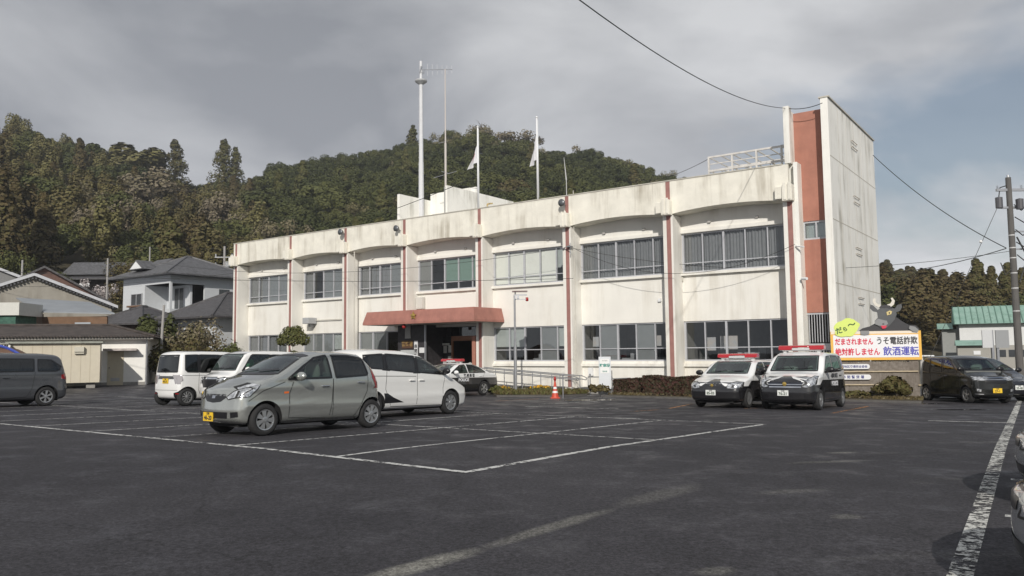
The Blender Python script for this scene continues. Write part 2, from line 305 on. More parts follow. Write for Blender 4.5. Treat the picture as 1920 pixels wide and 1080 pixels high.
# parking bays: painted lines, worn through in places
def paint(name, col, wear, wsc=9.0, big=0.0):
    m = bpy.data.materials.new(name); m.use_nodes = True; t = m.node_tree; b = t.nodes['Principled BSDF']; L = t.links.new
    b.inputs['Base Color'].default_value = (*col, 1); b.inputs['Roughness'].default_value = .7
    tcn = N(t, 'ShaderNodeTexCoord'); no = N(t, 'ShaderNodeTexNoise', i_Scale=wsc, i_Detail=7.0, i_Roughness=.75); L(tcn.outputs['Object'], no.inputs['Vector'])
    n2_ = N(t, 'ShaderNodeTexNoise', i_Scale=.7, i_Detail=2.0); L(tcn.outputs['Object'], n2_.inputs['Vector'])
    a_ = N(t, 'ShaderNodeMath', operation='MULTIPLY_ADD'); a_.inputs[1].default_value = .25 + big; L(n2_.outputs['Fac'], a_.inputs[0]); L(no.outputs['Fac'], a_.inputs[2])
    mr = N(t, 'ShaderNodeMapRange'); mr.inputs['From Min'].default_value = wear - .03; mr.inputs['From Max'].default_value = wear + .05; L(a_.outputs[0], mr.inputs['Value'])
    L(mr.outputs[0], b.inputs['Alpha']); return m
M_LINE = paint('worn_white_paint', (.58, .58, .56), .585); M_WIDE = paint('cracked_white_paint', (.62, .62, .58), .62, 13.0, .0)
M_ORNG = paint('worn_orange_paint', (.42, .20, .07), .60, 8.0)
LA = Vector((-.808, .589)).normalized(); LB = Vector((.627, .779)).normalized(); LK = Vector((-.59, 9.63))
def line_on_ground(mb, p, q, w, lift=.004):
    p = Vector(p); q = Vector(q); d = q - p; n_ = max(1, int(d.length / 1.0)); s_ = Vector((-d.y, d.x)).normalized() * w / 2; base = len(mb.v)
    for i in range(n_ + 1):
        c = p + d * (i / n_)
        for e in (c - s_, c + s_): mb.v.append((e.x, e.y, zg(e.x, e.y) + lift))
    for i in range(n_): mb.f.append((base + 2 * i, base + 2 * i + 2, base + 2 * i + 3, base + 2 * i + 1)); mb.m.append(0)
mb = MB()
for k in range(0, 11):
    a0 = LK + LA * (2.35 * k) + LB * .055
    if k not in (0,): line_on_ground(mb, a0, LK + LA * (2.35 * k) + LB * 9.4, .075)
    else: line_on_ground(mb, a0, LK + LB * 9.42, .11)
struct(mb.build('parking_bay_lines', M_LINE))
mb = MB()
for off, w in ((0, .11), (4.71, .075), (9.42, .075)): line_on_ground(mb, LK + LB * off - LA * .05, LK + LB * off + LA * 27, w, .008)
struct(mb.build('parking_row_lines', M_LINE))
TL0 = Vector((2.89, 5.26)); TLd = Vector((.548, .8365)).normalized(); TLn = Vector((TLd.y, -TLd.x))
mb = MB(); line_on_ground(mb, TL0 - TLd * 4, TL0 + TLd * 32, .148, .008); struct(mb.build('lane_edge_line', M_WIDE))
mb = MB()
for s_ in (-.1, 2.35, 4.7, 7.05, 9.4, 11.8): line_on_ground(mb, TL0 + TLd * s_ + TLn * .19, TL0 + TLd * s_ + TLn * 5.2, .1, .004)
struct(mb.build('side_bay_lines', M_LINE))
mb = MB(); p = G2(1740, 789); q = G2(1893, 793); line_on_ground(mb, (p.x, p.y), (q.x, q.y), .13)
for a_, b_ in (((985, 762), (1160, 767)), ((1010, 758), (1120, 753)), ((1100, 783), (1200, 785))):
    p = G2(*a_); q = G2(*b_); line_on_ground(mb, (p.x, p.y), (q.x, q.y), .12)
struct(mb.build('short_bay_lines', M_LINE))
mb = MB()
for a_, b_ in (((1560, 775), (1628, 762)), ((1395, 766), (1452, 765)), ((1255, 766), (1300, 757)), ((930, 752), (1010, 748)),((1180,772),(1240,768))):
    p = G2(*a_); q = G2(*b_); line_on_ground(mb, (p.x, p.y), (q.x, q.y), .1)
struct(mb.build('orange_bay_lines', M_ORNG))
# ------------------------------------------------------------------ the two-storey police station
BO = Vector((2.812, 39.588, -.31)); BD = Vector((.8115, -.5844, 0)); BN = Vector((.5844, .8115, 0)); BRZ = math.atan2(-.5844, .8115)
def BP(s, o, z=0): return BO + BD * s + BN * o + Vector((0, 0, z))
M_WALL = mat('cream_painted_wall', (.81, .795, .745), .82, var=.035, vscale=1.2, bump=.12, bscale=14, streak=((.42, .37, .28), .55, 1.6))
M_PARA = mat('cream_parapet_paint', (.80, .775, .69), .85, var=.09, vscale=1.4, bump=.3, bscale=9, streak=((.30, .26, .19), .95, 2.0))
M_TOWW = mat('weathered_tower_paint', (.86, .85, .80), .85, var=.05, vscale=.6, bump=.2, bscale=7, streak=((.26, .24, .18), 1.0, 1.7))
M_RED = mat('terracotta_paint', (.40, .18, .13), .8, var=.10, vscale=2.5, bump=.15, bscale=12, streak=((.28, .10, .07), .5, 2.5))
M_REDS = mat('faded_red_stripe_paint', (.33, .165, .145), .82, var=.14, vscale=3.0, streak=((.22, .10, .09), .6, 3.0))
M_ALU = mat('aluminium_frame', (.50, .51, .54), .45, .15, var=.05); M_GLS = glass('window_glass', (.90, .93, .94), 1.0); M_GLD = glass('dim_window_glass', (.5, .52, .52), .5)
M_DARKROOM = mat('dim_interior', (.16, .155, .15), .9, var=.2, vscale=1.5); M_CURT = mat('grey_curtain', (.20, .20, .205), .9, var=.10, vscale=6); M_BLIND = mat('roller_blind', (.40, .42, .40), .85, var=.05)
M_FROST = mat('frosted_pane', (.21, .215, .215), .35, var=.06, vscale=3); M_CREAMB = mat('cream_blind', (.86, .84, .76), .8, var=.04); M_GREENB = mat('green_blind', (.18, .27, .22), .7, var=.06)
M_PLINTH = mat('dark_plinth', (.10, .10, .10), .9, var=.25, vscale=2); M_CONC = mat('concrete', (.30, .29, .27), .9, var=.18, vscale=2.5, bump=.3)
M_STEEL = mat('galvanised_steel', (.42, .43, .45), .4, .7, var=.08); M_WHITE = mat('white_paint', (.78, .79, .80), .45, var=.03); M_BLACK = mat('black_plastic', (.02, .02, .022), .45)
M_TILE = mat('dark_slate_tiles', (.035, .032, .035), .5, var=.35, vscale=5.0, bump=.6, bscale=8); M_WOODB = mat('brown_door_frame', (.30, .15, .09), .6, var=.1)
st = thing('police_station', 'long cream two-storey station building with a red canopy and stair tower', 'building', BO, BRZ)
PIL = [-27.59, -21.62, -16.3, -11.26, -5.64, 0.0, 5.53, 11.08]; PF, PB = -.28, .21   # pillar face: left/right of its centre line
WO = .95     # the walls stand this far behind the pillar fronts
ZP0, ZP1 = 8.06, 9.64
wall = MB(); DEP = 10.5
x0, x1 = PIL[0], PIL[-1]
def bay(i): return PIL[i] + PB, PIL[i + 1] + PF
for i in range(7):
    a, b = bay(i); a -= .01; b += .01
    entr = i == 3
    if not entr:
        wall.box(a, b, WO, WO + .22, -.02, 1.28); wall.box(a, b, WO, WO + .22, 3.12, 5.40)
    else: wall.box(a, b, WO, WO + .22, 3.25, 5.40)
    wall.box(a, b, WO, WO + .22, 7.24, 8.9)
    wall.box(a, b, WO - .16, WO, 5.26, 5.38) ; wall.box(a, b - .3, WO - .07, WO, 7.26, 7.42)
    if not entr: wall.box(a, b, WO - .12, WO, 1.02, 1.16)
wall.box(x0 - .27, x0 - .05, .1, DEP, -.02, 8.9); wall.box(x0 - .05, x1, DEP - .2, DEP, -.02, 8.9)
wall.box(x0 - .05, x1 - .1, WO + .22, DEP - .2, 8.62, 8.86)      # roof slab
wall.build('wall', M_WALL, st)
MB().box(x0 - .25, x1 + .1, .04, WO + .10, -.50, -.03).build('plinth', M_PLINTH, st)
fl = MB(); fl.box(x0, x1, WO + .22, DEP - .2, 3.9, 4.2).box(x0, x1, WO + .22, DEP - .2, -.1, -.02)
for i in range(1, 7): fl.box(PIL[i] - .06, PIL[i] + .06, WO + .24, DEP - .2, -.02, 3.9).box(PIL[i] - .06, PIL[i] + .06, WO + .24, DEP - .2, 4.2, 8.6)
fl.box(x0, x1, 6.2, 6.3, -.02, 3.9).box(x0, x1, 5.2, 5.3, 4.2, 8.6); fl.build('interior_rooms', M_DARKROOM, st)
# furniture just inside the ground-floor windows
fu = MB()
for i in (5, 6, 4):
    a, b = bay(i)
    for k in range(5):
        x = a + .5 + k * (b - a - 1.0) / 4; fu.box(x - .45, x + .35, 2.2 + (k % 2), 2.9 + (k % 2), 0, 1.15 + .25 * ((k * 7) % 3))
        fu.box(x - .3, x + .1, 4.6, 5.0, 0.0, 1.9)
fu.build('office_furniture', mat('office_grey', (.28, .28, .29), .7, var=.2, vscale=1.1), st)
for i, x, z in ((6, .7, 1.75), (6, 1.35, 1.8), (6, 1.75, 1.8)): MB().box(bay(i)[0] + x, bay(i)[0] + x + .42, 2.0, 2.03, z, z + .62).build('notice_poster', mat('poster_paper', (.50, .42, .36), .8, col2=(.35, .38, .42), vscale=1.5), st)
for i, x, z in ((5, .35, 2.0), (5, 1.55, 1.9), (5, 3.3, 2.1), (5, 3.8, 2.0)): MB().box(bay(i)[0] + x, bay(i)[0] + x + .33, WO + .5, WO + .52, z, z + .5).build('notice_poster', MATS['poster_paper'], st)
# pillars
for k, c in enumerate(PIL):
    p = MB(); p.box(c + PF, c + PB, 0, WO + .12, -.1, ZP0 - .0)
    o = p.build('pillar', M_WALL, st, bevel=.015)
    MB().box(c - .09, c + .12, -.006, 0, -.08, ZP0).build('red_stripe', M_REDS, o)
    if k < 7: MB().box(c - .09, c + .12, -.006, 0, ZP0, ZP1 - .02).build('red_stripe', M_REDS, o)
    # stepped gutter-head block half way up the parapet
    br = MB(); br.box(c - .20, c + .22, -.34, -.008, 8.02, 8.72); br.box(c - .52, c - .22, -.26, -.002, 8.14, 8.66); br.box(c - .14, c - .02, -.37, -.34, 8.06, 8.80); br.box(c + .05, c + .17, -.37, -.34, 8.06, 8.80)
    br.build('gutter_block', M_PARA, o, bevel=.02)
# parapet with a shallow arch under each bay
pa = MB()
for i in range(7):
    a = PIL[i] - .28 if i == 0 else PIL[i]; b = PIL[i + 1]; n = 12
    top = [(b, ZP1), (a, ZP1)]; low = [(a + (b - a) * t / n, ZP0 + .20 * math.sin(math.pi * t / n) ** .8) for t in range(n + 1)]
    pa.prism(low + top, 'y', 0.0, .16)
    pa.prism(low + [(b, ZP0 + .42), (a, ZP0 + .42)], 'y', .16, WO + .1)
pa.box(x0 - .28, x0 - .1, .16, DEP, ZP0, ZP1); pa.box(x0, x1, DEP - .2, DEP, 8.9, ZP1)
pa.build('parapet', M_PARA, st)
MB().box(x0 - .31, x1 - .25, -.03, .19, ZP1, ZP1 + .05).build('parapet_coping', mat('grey_coping', (.50, .48, .42), .8, var=.2, vscale=1.5), st)
# windows
def window(a, b, z0, z1, kinds, dec, name='window', bars=True, rail=.33):
    """kinds: what hangs behind each pane: c curtain, b blind(upper part), f frosted, w cream, g green, o open, d dark"""
    n = len(kinds); f = MB(); y0 = WO + .06; w = b - a; t = .05
    f.box(a, b, y0, y0 + .09, z0, z0 + .06).box(a, b, y0, y0 + .09, z1 - .06, z1)
    xs = [a + w * k / n for k in range(n + 1)]
    for k, x in enumerate(xs):
        h = .09 if k in (0, n) or k == n // 2 else .05
        x = min(max(x, a + .045), b - .045); f.box(x - h / 2, x + h / 2, y0 - .01, y0 + .10, z0 + .06, z1 - .06)
    zr = z0 + (z1 - z0) * rail
    if bars: f.box(a + .05, b - .05, y0 + .012, y0 + .05, zr - .02, zr + .02)
    o = f.build(name, M_ALU, st)
    g = MB().quad((a + .04, y0 + .058, z0 + .05), (b - .04, y0 + .058, z0 + .05), (b - .04, y0 + .058, z1 - .05), (a + .04, y0 + .058, z1 - .05)); g.build('pane', M_GLS, o)
    groups = {}
    for k, ch in enumerate(kinds):
        xa, xb = xs[k] + .03, xs[k + 1] - .03
        groups.setdefault(ch, []).append((xa, xb))
    for ch, L in groups.items():
        q = MB()
        for xa, xb in L:
            if ch == 'c':
                m_ = int((xb - xa) / .045); pts = [(xa + (xb - xa) * i / m_, y0 + .16 + .035 * math.sin(i * 1.9) + .02 * math.sin(i * .7)) for i in range(m_ + 1)]
                for p_, q_ in zip(pts[:-1], pts[1:]): q.quad((*p_, z0 + .02), (*q_, z0 + .02), (*q_, z1), (*p_, z1))
            elif ch == 'b': q.box(xa, xb, y0 + .12, y0 + .13, z0 + (z1 - z0) * .42, z1)
            elif ch == 'f': q.box(xa, xb, y0 + .075, y0 + .082, z0 + .06, z1 - .05)
            elif ch in 'wg': q.box(xa, xb, y0 + .12, y0 + .13, z0 + (.05 if ch == 'w' else .25) * (z1 - z0), z1)
        if q.v: q.build({'c': 'curtain', 'b': 'roller_blind', 'f': 'frosted_sheet', 'w': 'window_blind', 'g': 'window_blind'}[ch], {'c': M_CURT, 'b': M_BLIND, 'f': M_FROST, 'w': M_CREAMB, 'g': M_GREENB}[ch], o)
    return o
up = ['ccfff', 'cdfff', 'cccfc', 'fdggg', 'wwwwb', 'ccccc', 'ccccc']; lo = ['ccccc', 'fffbb', 'ffd', None, 'bbdfb', 'dfdfd', 'ddddd']
for i in range(7):
    a, b = bay(i); window(a + .0, b + .0, 5.40, 7.24, up[i], st, rail=.24)
    if lo[i]: window(a, b if i != 2 else b - .9, 1.28, 3.12, lo[i], st, rail=.33)
# bay 3 (ground): side door beside the entrance
a, b = bay(2); MB().box(b - .88, b + .02, WO + .02, WO + .2, -.02, 3.12).build('service_door', M_BLACK, st)
# entrance
a, b = bay(3); ex = PIL[3]
e = MB(); e.box(ex - .48, ex + 1.62, -.035, -.009, -.1, 3.38).box(ex + PB + .003, ex + 1.62, -.008, .2, -.1, 3.38).box(ex + 1.42, ex + 1.62, .2, WO + .9, -.02, 3.38).box(ex + 1.55, PIL[4] + PF, WO + .9, WO + 1.0, 2.72, 3.6); e.build('entrance_tiled_wall', M_TILE, st)
MB().box(ex + 1.66, ex + 1.76, -.1, .0, -.1, 3.39).build('canopy_post', M_STEEL, st)
MB().box(ex + 1.55, PIL[4], -1.2, WO + 1.6, -.3, -.06).build('entrance_step', M_CONC, st)
fr = MB(); dx0, dx1 = -8.95, -6.15; yy = WO + .55
fr.box(dx0, dx1, yy, yy + .12, 2.45, 2.72); fr.box(dx0, dx0 + .10, yy, yy + .12, -.1, 2.45); fr.box(dx1 - .12, dx1, yy, yy + .12, -.1, 2.45); fr.build('door_frame', M_WOODB, st)
dl = MB(); dl.box(-7.32, -7.22, yy + .02, yy + .1, -.06, 2.45).box(-6.38, -6.28, yy + .02, yy + .1, -.06, 2.45).box(-7.22, -6.38, yy + .02, yy + .1, 2.3, 2.45); 
for x in (-7.0, -6.82, -6.62): dl.box(x, x + .06, yy + .03, yy + .05, .2, 1.95)
dl.build('sliding_door', M_ALU, st); 
MB().box(-7.22, -6.38, yy + .055, yy + .06, -.05, 2.3).build('door_glass', M_GLS, st)
MB().box(-7.2, -6.4, yy - .01, yy + .005, 1.98, 2.30).build('door_banner', mat('pink_banner', (.52, .30, .28), .7, var=.2, vscale=6), st)
MB().box(PIL[4] - .55, PIL[4] - .33, -.02, .30, -.1, 2.65).build('red_column', M_RED, st)
gp = MB(); gp.box(-9.6, dx0, yy + .04, yy + .06, -.05, 2.7); gp.box(dx0, PIL[4] - .3, yy + .04, yy + .06, 2.72, 3.4); gp.build('entrance_glass', M_GLD, st)
nb = MB()
for x, z, w, h in ((-9.55, 1.75, .26, .42), (-9.18, 1.78, .26, .42), (-10.0, 2.2, .9, .12), (-9.2, 1.15, .3, .42), (-9.6, .55, .3, .5), (-9.15, .5, .34, .6), (-9.9, .7, .2, .7)): nb.box(x, x + w, yy + .005, yy + .018, z, z + h)
nb.build('pinned_notice', mat('notice_paper', (.55, .55, .52), .8, var=.25, vscale=4), st)
M_SIGNW = mat('white_sign_board', (.74, .75, .76), .5, var=.02)
def plate(x0_, x1_, z0_, z1_, m, txt=None, size=.2, tm=None, vert=False, name='sign_plate'):
    x0_ += .97; x1_ += .97      # fixed on the tiled pier in the plane of the pillars
    o = MB().box(x0_, x1_, -.075, -.036, z0_, z1_).build(name, m, st)
    if txt:
        for k, line in enumerate(txt):
            text_mesh('sign_lettering', line, size, tm, o, ((x0_ + x1_) / 2, -.079, (z0_ + z1_) / 2 + ((len(txt) - 1) / 2 - k) * size * 1.1), (R(90), 0, 0), bold=.006)
    return o
M_INK = mat('dark_ink', (.03, .03, .035), .6); M_GOLD = mat('old_gold', (.45, .30, .12), .4, .6)
plate(-12.1, -11.68, 2.62, 3.45, mat('grey_sign', (.42, .42, .40), .7)); plate(-12.35, -11.5, 2.05, 2.5, mat('brown_wood_sign', (.10, .05, .03), .6), ['警察署', '交番'][:1], .30, M_GOLD)
plate(-11.38, -11.12, .75, 2.48, M_SIGNW, list('串間警察署'), .24, M_INK); plate(-12.45, -11.42, .9, 1.95, mat('pale_notice_board', (.48, .50, .50), .6, var=.1, vscale=4))
plate(-10.98, -10.55, 1.78, 2.08, M_SIGNW); 
# canopy: trapezium plan with a splayed red fascia
cp = MB(); cz0, cz1 = 3.40, 4.16; cl, cr_, cf = -12.8, -4.88, -1.5
topv = [(cl, cf), (cr_, cf), (cr_ + .02, WO - .02), (cl, WO - .02)]; botv = [(cl - .18, cf - .16), (cr_ + .16, cf - .16), (cr_ + .2, WO - .02), (cl - .18, WO - .02)]
v = [(x, y, cz1) for x, y in topv] + [(x, y, cz0 + .12) for x, y in botv] + [(x, y, cz0) for x, y in botv]
cp.add(v, [(0, 1, 2, 3), (11, 10, 9, 8)] + [(i, i + 4, (i + 1) % 4 + 4, (i + 1) % 4) for i in range(4)] + [(i + 4, i + 8, (i + 1) % 4 + 8, (i + 1) % 4 + 4) for i in range(4)])
cpo = cp.build('entrance_canopy', mat('red_canopy_paint', (.37, .165, .13), .75, var=.16, vscale=2.0, bump=.2, streak=((.22, .09, .08), .5, 2.0)), st)
MB().box(cl, cr_, cf, WO - .04, cz0 - .012, cz0 - .004).build('canopy_soffit', mat('soffit_paint', (.5, .47, .42), .9), cpo)
em = MB()
pts = []
for k in range(10):
    r_ = .23 if k % 2 == 0 else .11; t_ = math.pi / 2 + k * math.pi / 5; pts.append((-9.0 + r_ * math.cos(t_), 3.83 + r_ * math.sin(t_)))
em.prism(pts, 'y', cf - .19, cf - .14); em.lathe([(0, cf - .24), (.08, cf - .22), (.10, cf - .19)], 12, (-9.0, 0, 3.83), 'y'); em.build('gold_emblem', mat('gold_emblem', (.60, .42, .12), .35, .8), cpo)
rl = MB(); rl.lathe([(0, .0), (.10, .03), (.12, .12), (.09, .22), (0, .25)], 12, (-9.95, cf + .1, 3.15)); rl.build('red_lamp', mat('red_lamp_glass', (.35, .02, .02), .25), cpo, smooth=True)
# stair tower
TD = 8.9
tw = MB()
tw.box(12.5, 12.80, 0, TD, -.5, 12.22); tw.box(10.95, 11.20, .0, .35, ZP1 + .03, 12.16); tw.box(11.0, 11.2, .35, TD, ZP1 - 1.0, 12.0); tw.box(11.2, 12.5, TD - .2, TD, -.3, 12.0)
tw.box(11.29, 11.45, .02, WO + .1, -.1, ZP1 + .05) ; tw.box(11.2, 12.5, WO + .1, TD, 11.75, 11.9)
two = tw.build('stair_tower', M_TOWW, st, bevel=.012)
rd = MB(); rw = WO + .05 - .35
rd.box(11.2, 12.5, rw, rw + .2, 7.2, 11.95); rd.box(11.2, 12.5, rw, rw + .2, 3.3, 6.4); rd.build('red_tower_panel', M_RED, two)
tf = MB(); tf.box(11.45, 12.5, rw + .05, rw + .12, 6.4, 6.48).box(11.45, 12.5, rw + .05, rw + .12, 7.12, 7.2).box(11.93, 11.99, rw + .04, rw + .12, 6.48, 7.12).box(11.45, 11.5, rw + .05, rw + .12, 6.48, 7.12).box(12.44, 12.5, rw + .05, rw + .12, 6.48, 7.12)
tf = tf.build('tower_window', M_ALU, two); MB().box(11.5, 12.44, rw + .09, rw + .095, 6.48, 7.12).build('pane', M_GLS, tf); MB().box(11.5, 12.44, rw + .2, rw + .21, 6.48, 7.12).build('curtain', M_BLIND, tf)
gr = MB()
for z0_, z1_ in ((2.05, 3.25), (.2, 1.7)):
    for k in range(10): x = 11.5 + k * .108; gr.box(x, x + .03, rw + .04, rw + .07, z0_, z1_)
gr.box(11.45, 12.5, rw + .02, rw + .1, 1.72, 2.0).box(11.45, 12.5, rw + .03, rw + .08, 3.22, 3.29); gr.build('entrance_grille', M_ALU, two)
MB().box(11.4, 12.5, 2.6, 2.7, -.1, 3.3).build('porch_back', M_DARKROOM, two)
# formwork joints and the climbing-rung stubs on the tower side
jn = MB()
for z in (9.75, 7.1, 4.45): jn.box(12.80, 12.806, .05, TD - .05, z, z + .035)
for y in (1.6, 3.0, 4.4, 5.8, 7.2): jn.box(12.80, 12.804, y, y + .02, -.2, 12.1)
jn.build('formwork_joint', mat('joint_beige', (.52, .49, .42), .9), two)
for z in (10.9, 8.35, 6.0, 3.75, 1.7):
    rg = MB()
    for zz in (0, .28): rg.box(12.80, 12.87, 3.9, 3.93, z + zz, z + zz + .03).box(12.80, 12.87, 4.9, 4.93, z + zz, z + zz + .03).box(12.85, 12.87, 3.9, 4.93, z + zz, z + zz + .03)
    rg.build('wall_rung', mat('rusty_steel', (.40, .36, .31), .8, var=.3), two)
MB().box(12.44, 12.86, -.03, TD, 12.22, 12.28).build('tower_coping', mat('grey_coping'), two)
# roof-top pent house: two thin fin walls with a wall between
ph = MB(); ph.box(-14.72, -14.52, 3, 6.2, 8.8, 12.05); ph.box(-14.52, -10.6, 6.0, 6.2, 8.8, 12.5); ph.box(-10.62, -10.45, 3, 10, 8.8, 12.08); ph.build('roof_penthouse', M_TOWW, st)
MB().box(-10.68, -10.62, 2.94, 3.0, 8.8, 12.0).build('penthouse_downpipe', mat('pale_pipe', (.35, .35, .34), .6), st)
pp = MB(); pp.path([(-9.2, 5.4, 8.9), (-9.2, 5.4, 11.1), (-8.8, 5.4, 11.1)], .05); pp.path([(-9.0, 5.2, 9.2), (-9.0, 5.2, 10.2), (-8.2, 5.2, 10.3)], .05); pp.build('roof_pipe', mat('ochre_pipe', (.50, .38, .18), .6), st)
# open steel frame on the roof beside the tower
fk = MB(); za, zb_ = 10.25, 11.0
for y in (2.0, 4.6):
    for x in (6.8, 7.95, 9.1, 10.25): fk.box(x - .04, x + .04, y - .04, y + .04, 9.0, zb_)
    fk.box(6.8, 10.9, y - .045, y + .045, zb_ - .08, zb_); fk.box(6.8, 10.9, y - .045, y + .045, za, za + .09); fk.box(6.8, 10.9, y - .02, y + .02, (za + zb_) / 2 - .02, (za + zb_) / 2 + .02)
for x in (6.8, 7.4, 7.95, 8.5, 9.1, 9.7, 10.25, 10.8): fk.box(x - .025, x + .025, 2, 4.6, zb_ - .05, zb_ - .005); fk.box(x - .025, x + .025, 2, 4.6, za + .06, za + .10)
for x in (6.8, 7.95, 9.1): fk.tube((x, 2, za), (x + 1.15, 4.6, zb_ - .05), .025); fk.tube((x, 4.6, za), (x + .6, 2.0, za + .02), .02)
fk.build('roof_steel_frame', mat('white_frame_paint', (.62, .60, .57), .6, var=.2, vscale=3), st)
sl_ = MB(); sl_.quad((10.2, 2.0, zb_ + .02), (10.95, 2.0, zb_ + .02), (10.95, 4.6, zb_ - .2), (10.2, 4.6, zb_ - .2)); sl_.build('frame_tarpaulin', mat('dark_tarp', (.10, .10, .08), .9), st)
# pipes, cabinets and lamps fixed to the front
dp = MB()
for c, zt in ((0.0, 3.6), (-15.95, 9.5)): dp.tube((c + .34, .12, -.1), (c + .34, .12, zt), .035)
dp.path([(.34, .12, 3.6), (.34, .12, 9.9)], .02); dp.path([(.34, .1, -.02), (-.05, -.35, -.05)], .05)
for x in (5.78, 11.29): dp.tube((x + .0, WO - .05, 5.0), (x + .0, WO - .05, 5.25), .03)
dp.build('drainpipe', mat('cream_pipe', (.58, .56, .50), .6, var=.1), st)
cb = MB()
for i in range(7):
    a, b = bay(i)
    for t_ in (.28, .72): cb.box(a + (b - a) * t_ - .07, a + (b - a) * t_ + .07, WO - .1, WO, 7.64, 7.72)
cb.build('wall_vent', mat('vent_grey', (.45, .44, .42), .6), st)
bx = MB(); bx.box(-20.6, -20.0, WO - .75, WO - .05, 3.75, 4.15).box(-20.45, -20.3, WO - .4, WO, 3.55, 3.75); bx.build('wall_air_unit', mat('air_unit_grey', (.40, .41, .42), .5), st, bevel=.03)
bx = MB(); bx.box(-10.95, -10.45, WO - .3, WO, 4.35, 5.05); bx.build('wall_cabinet', mat('cabinet_cream', (.60, .60, .56), .5), st, bevel=.02)
bx = MB(); bx.box(-10.4, -6.0, WO - .05, WO, 4.28, 5.1); bx.build('wall_panel', mat('white_wall_panel', (.80, .79, .74), .8), st)
bx = MB(); bx.box(-.35, -.12, -.14, -.02, 6.95, 7.0).box(.05, .34, -.2, 0, 7.0, 7.05).path([(-.1, -.1, 7.0), (.5, -.5, 7.05)], .02).path([(.3, -.2, 6.6), (.3, -.2, 7.2)], .02); bx.build('cable_bracket', M_STEEL, st)
bx = MB(); bx.box(.62, .85, WO - .15, WO, .55, .95).box(4.5, 4.65, WO - .1, WO, 4.1, 4.25).path([(11.3, -.05, 6.1), (11.7, -.3, 6.0)], .03).tube((11.5, -.1, 4.7), (11.75, -.25, 4.68), .06); bx.build('camera_and_box', M_WHITE, st)
ec = MB(); ec.path([(-20.0, WO - .12, 3.98), (-16.7, WO - .12, 3.98)], .03); ec.build('refrigerant_pipe', mat('cream_pipe'), st)
# spot lamps and loudspeakers over the parapet
def floodlight(s, z, label, back=False):
    t = thing('floodlight', label, 'lamp', BP(s, -.3, z), BRZ, 'lamps fixed over the parapet')
    MB().lathe([(.0, .12), (.09, .11), (.17, -.02), (.19, -.12), (.0, -.10)], 14, (0, 0, 0), 'y').build('lamp_head', mat('lamp_grey', (.16, .17, .18), .35, .5), t, smooth=True)
    MB().path([(0, .1, 0), (0, .32, -.1), (0, .32, -.55)], .025).box(-.06, .06, .26, .36, -.6, -.5).build('bracket', M_STEEL, t)
floodlight(-.05, 9.25, 'round grey floodlight on the parapet above the sixth pillar, beside the whip aerial')
floodlight(-16.35, 9.35, 'grey floodlight on a bracket over the third pillar from the left')
floodlight(-11.55, 9.1, 'small dark lamp fixed to the parapet below the rooftop penthouse')
# masts, flags
def mast():
    t = thing('radio_mast', 'thick white radio mast with a round platform and yagi aerial on the roof', 'mast', BP(-14.45, 5.0, 8.9), BRZ)
    zb0 = 0; M = mat('mast_white', (.62, .63, .65), .5, var=.05)
    p = MB(); p.tube((0, 0, 0), (0, 0, 5.6), .19, 14, .165); p.tube((0, 0, 5.6), (0, 0, 11.1), .15, 14, .125); p.tube((0, 0, 11.1), (0, 0, 12.55), .10, 12)
    for z in [1 + .45 * k for k in range(22)]: p.tube((-.26, 0, z), (-.1, 0, z), .012, 5)
    p.build('pole', M, t)
    MB().lathe([(.1, 10.9), (.40, 11.12), (.42, 11.18), (.40, 11.24), (.1, 11.3)], 20).build('platform', mat('platform_grey', (.40, .41, .42), .6), t)
    y = MB(); y.tube((.1, .0, 11.95), (1.75, 1.2, 11.95), .022)
    for k in range(6): x = .35 + k * .27; yy_ = .1 + 1.15 * (x - .1) / 1.65; h = .42 - .03 * k; y.tube((x, yy_, 11.96 - h), (x, yy_, 11.96 + h), .011, 5)
    y.path([(.1, -.05, 11.75), (.35, -.1, 11.6), (.42, -.15, 11.85)], .02); y.tube((.0, -.1, 11.7), (.12, -.1, 12.15), .05); y.build('yagi_aerial', M_STEEL, t)
    y = MB(); y.tube((-.35, 0, 0), (-.25, .0, 1.6), .05); y.build('cable_duct', M_STEEL, t)
mast()
t = thing('antenna_pole', 'thin pale antenna pole beside the white radio mast, with two short cross bars low down', 'antenna', BP(-11.45, 4.0, 8.9), BRZ)
MB().tube((0, 0, 0), (0, 0, 6.2), .07, 8).tube((0, 0, 5.6), (0, 0, 11.05), .05, 8, .035).build('pole', mat('old_steel', (.55, .51, .48), .6, .1), t)
MB().tube((-1.0, 0, 4.1), (.9, 0, 4.25), .02).tube((-.6, 0, 6.3), (.15, 0, 6.3), .02).tube((0, -.4, 4.3), (0, .4, 4.3), .02).build('cross_bar', M_STEEL, t)
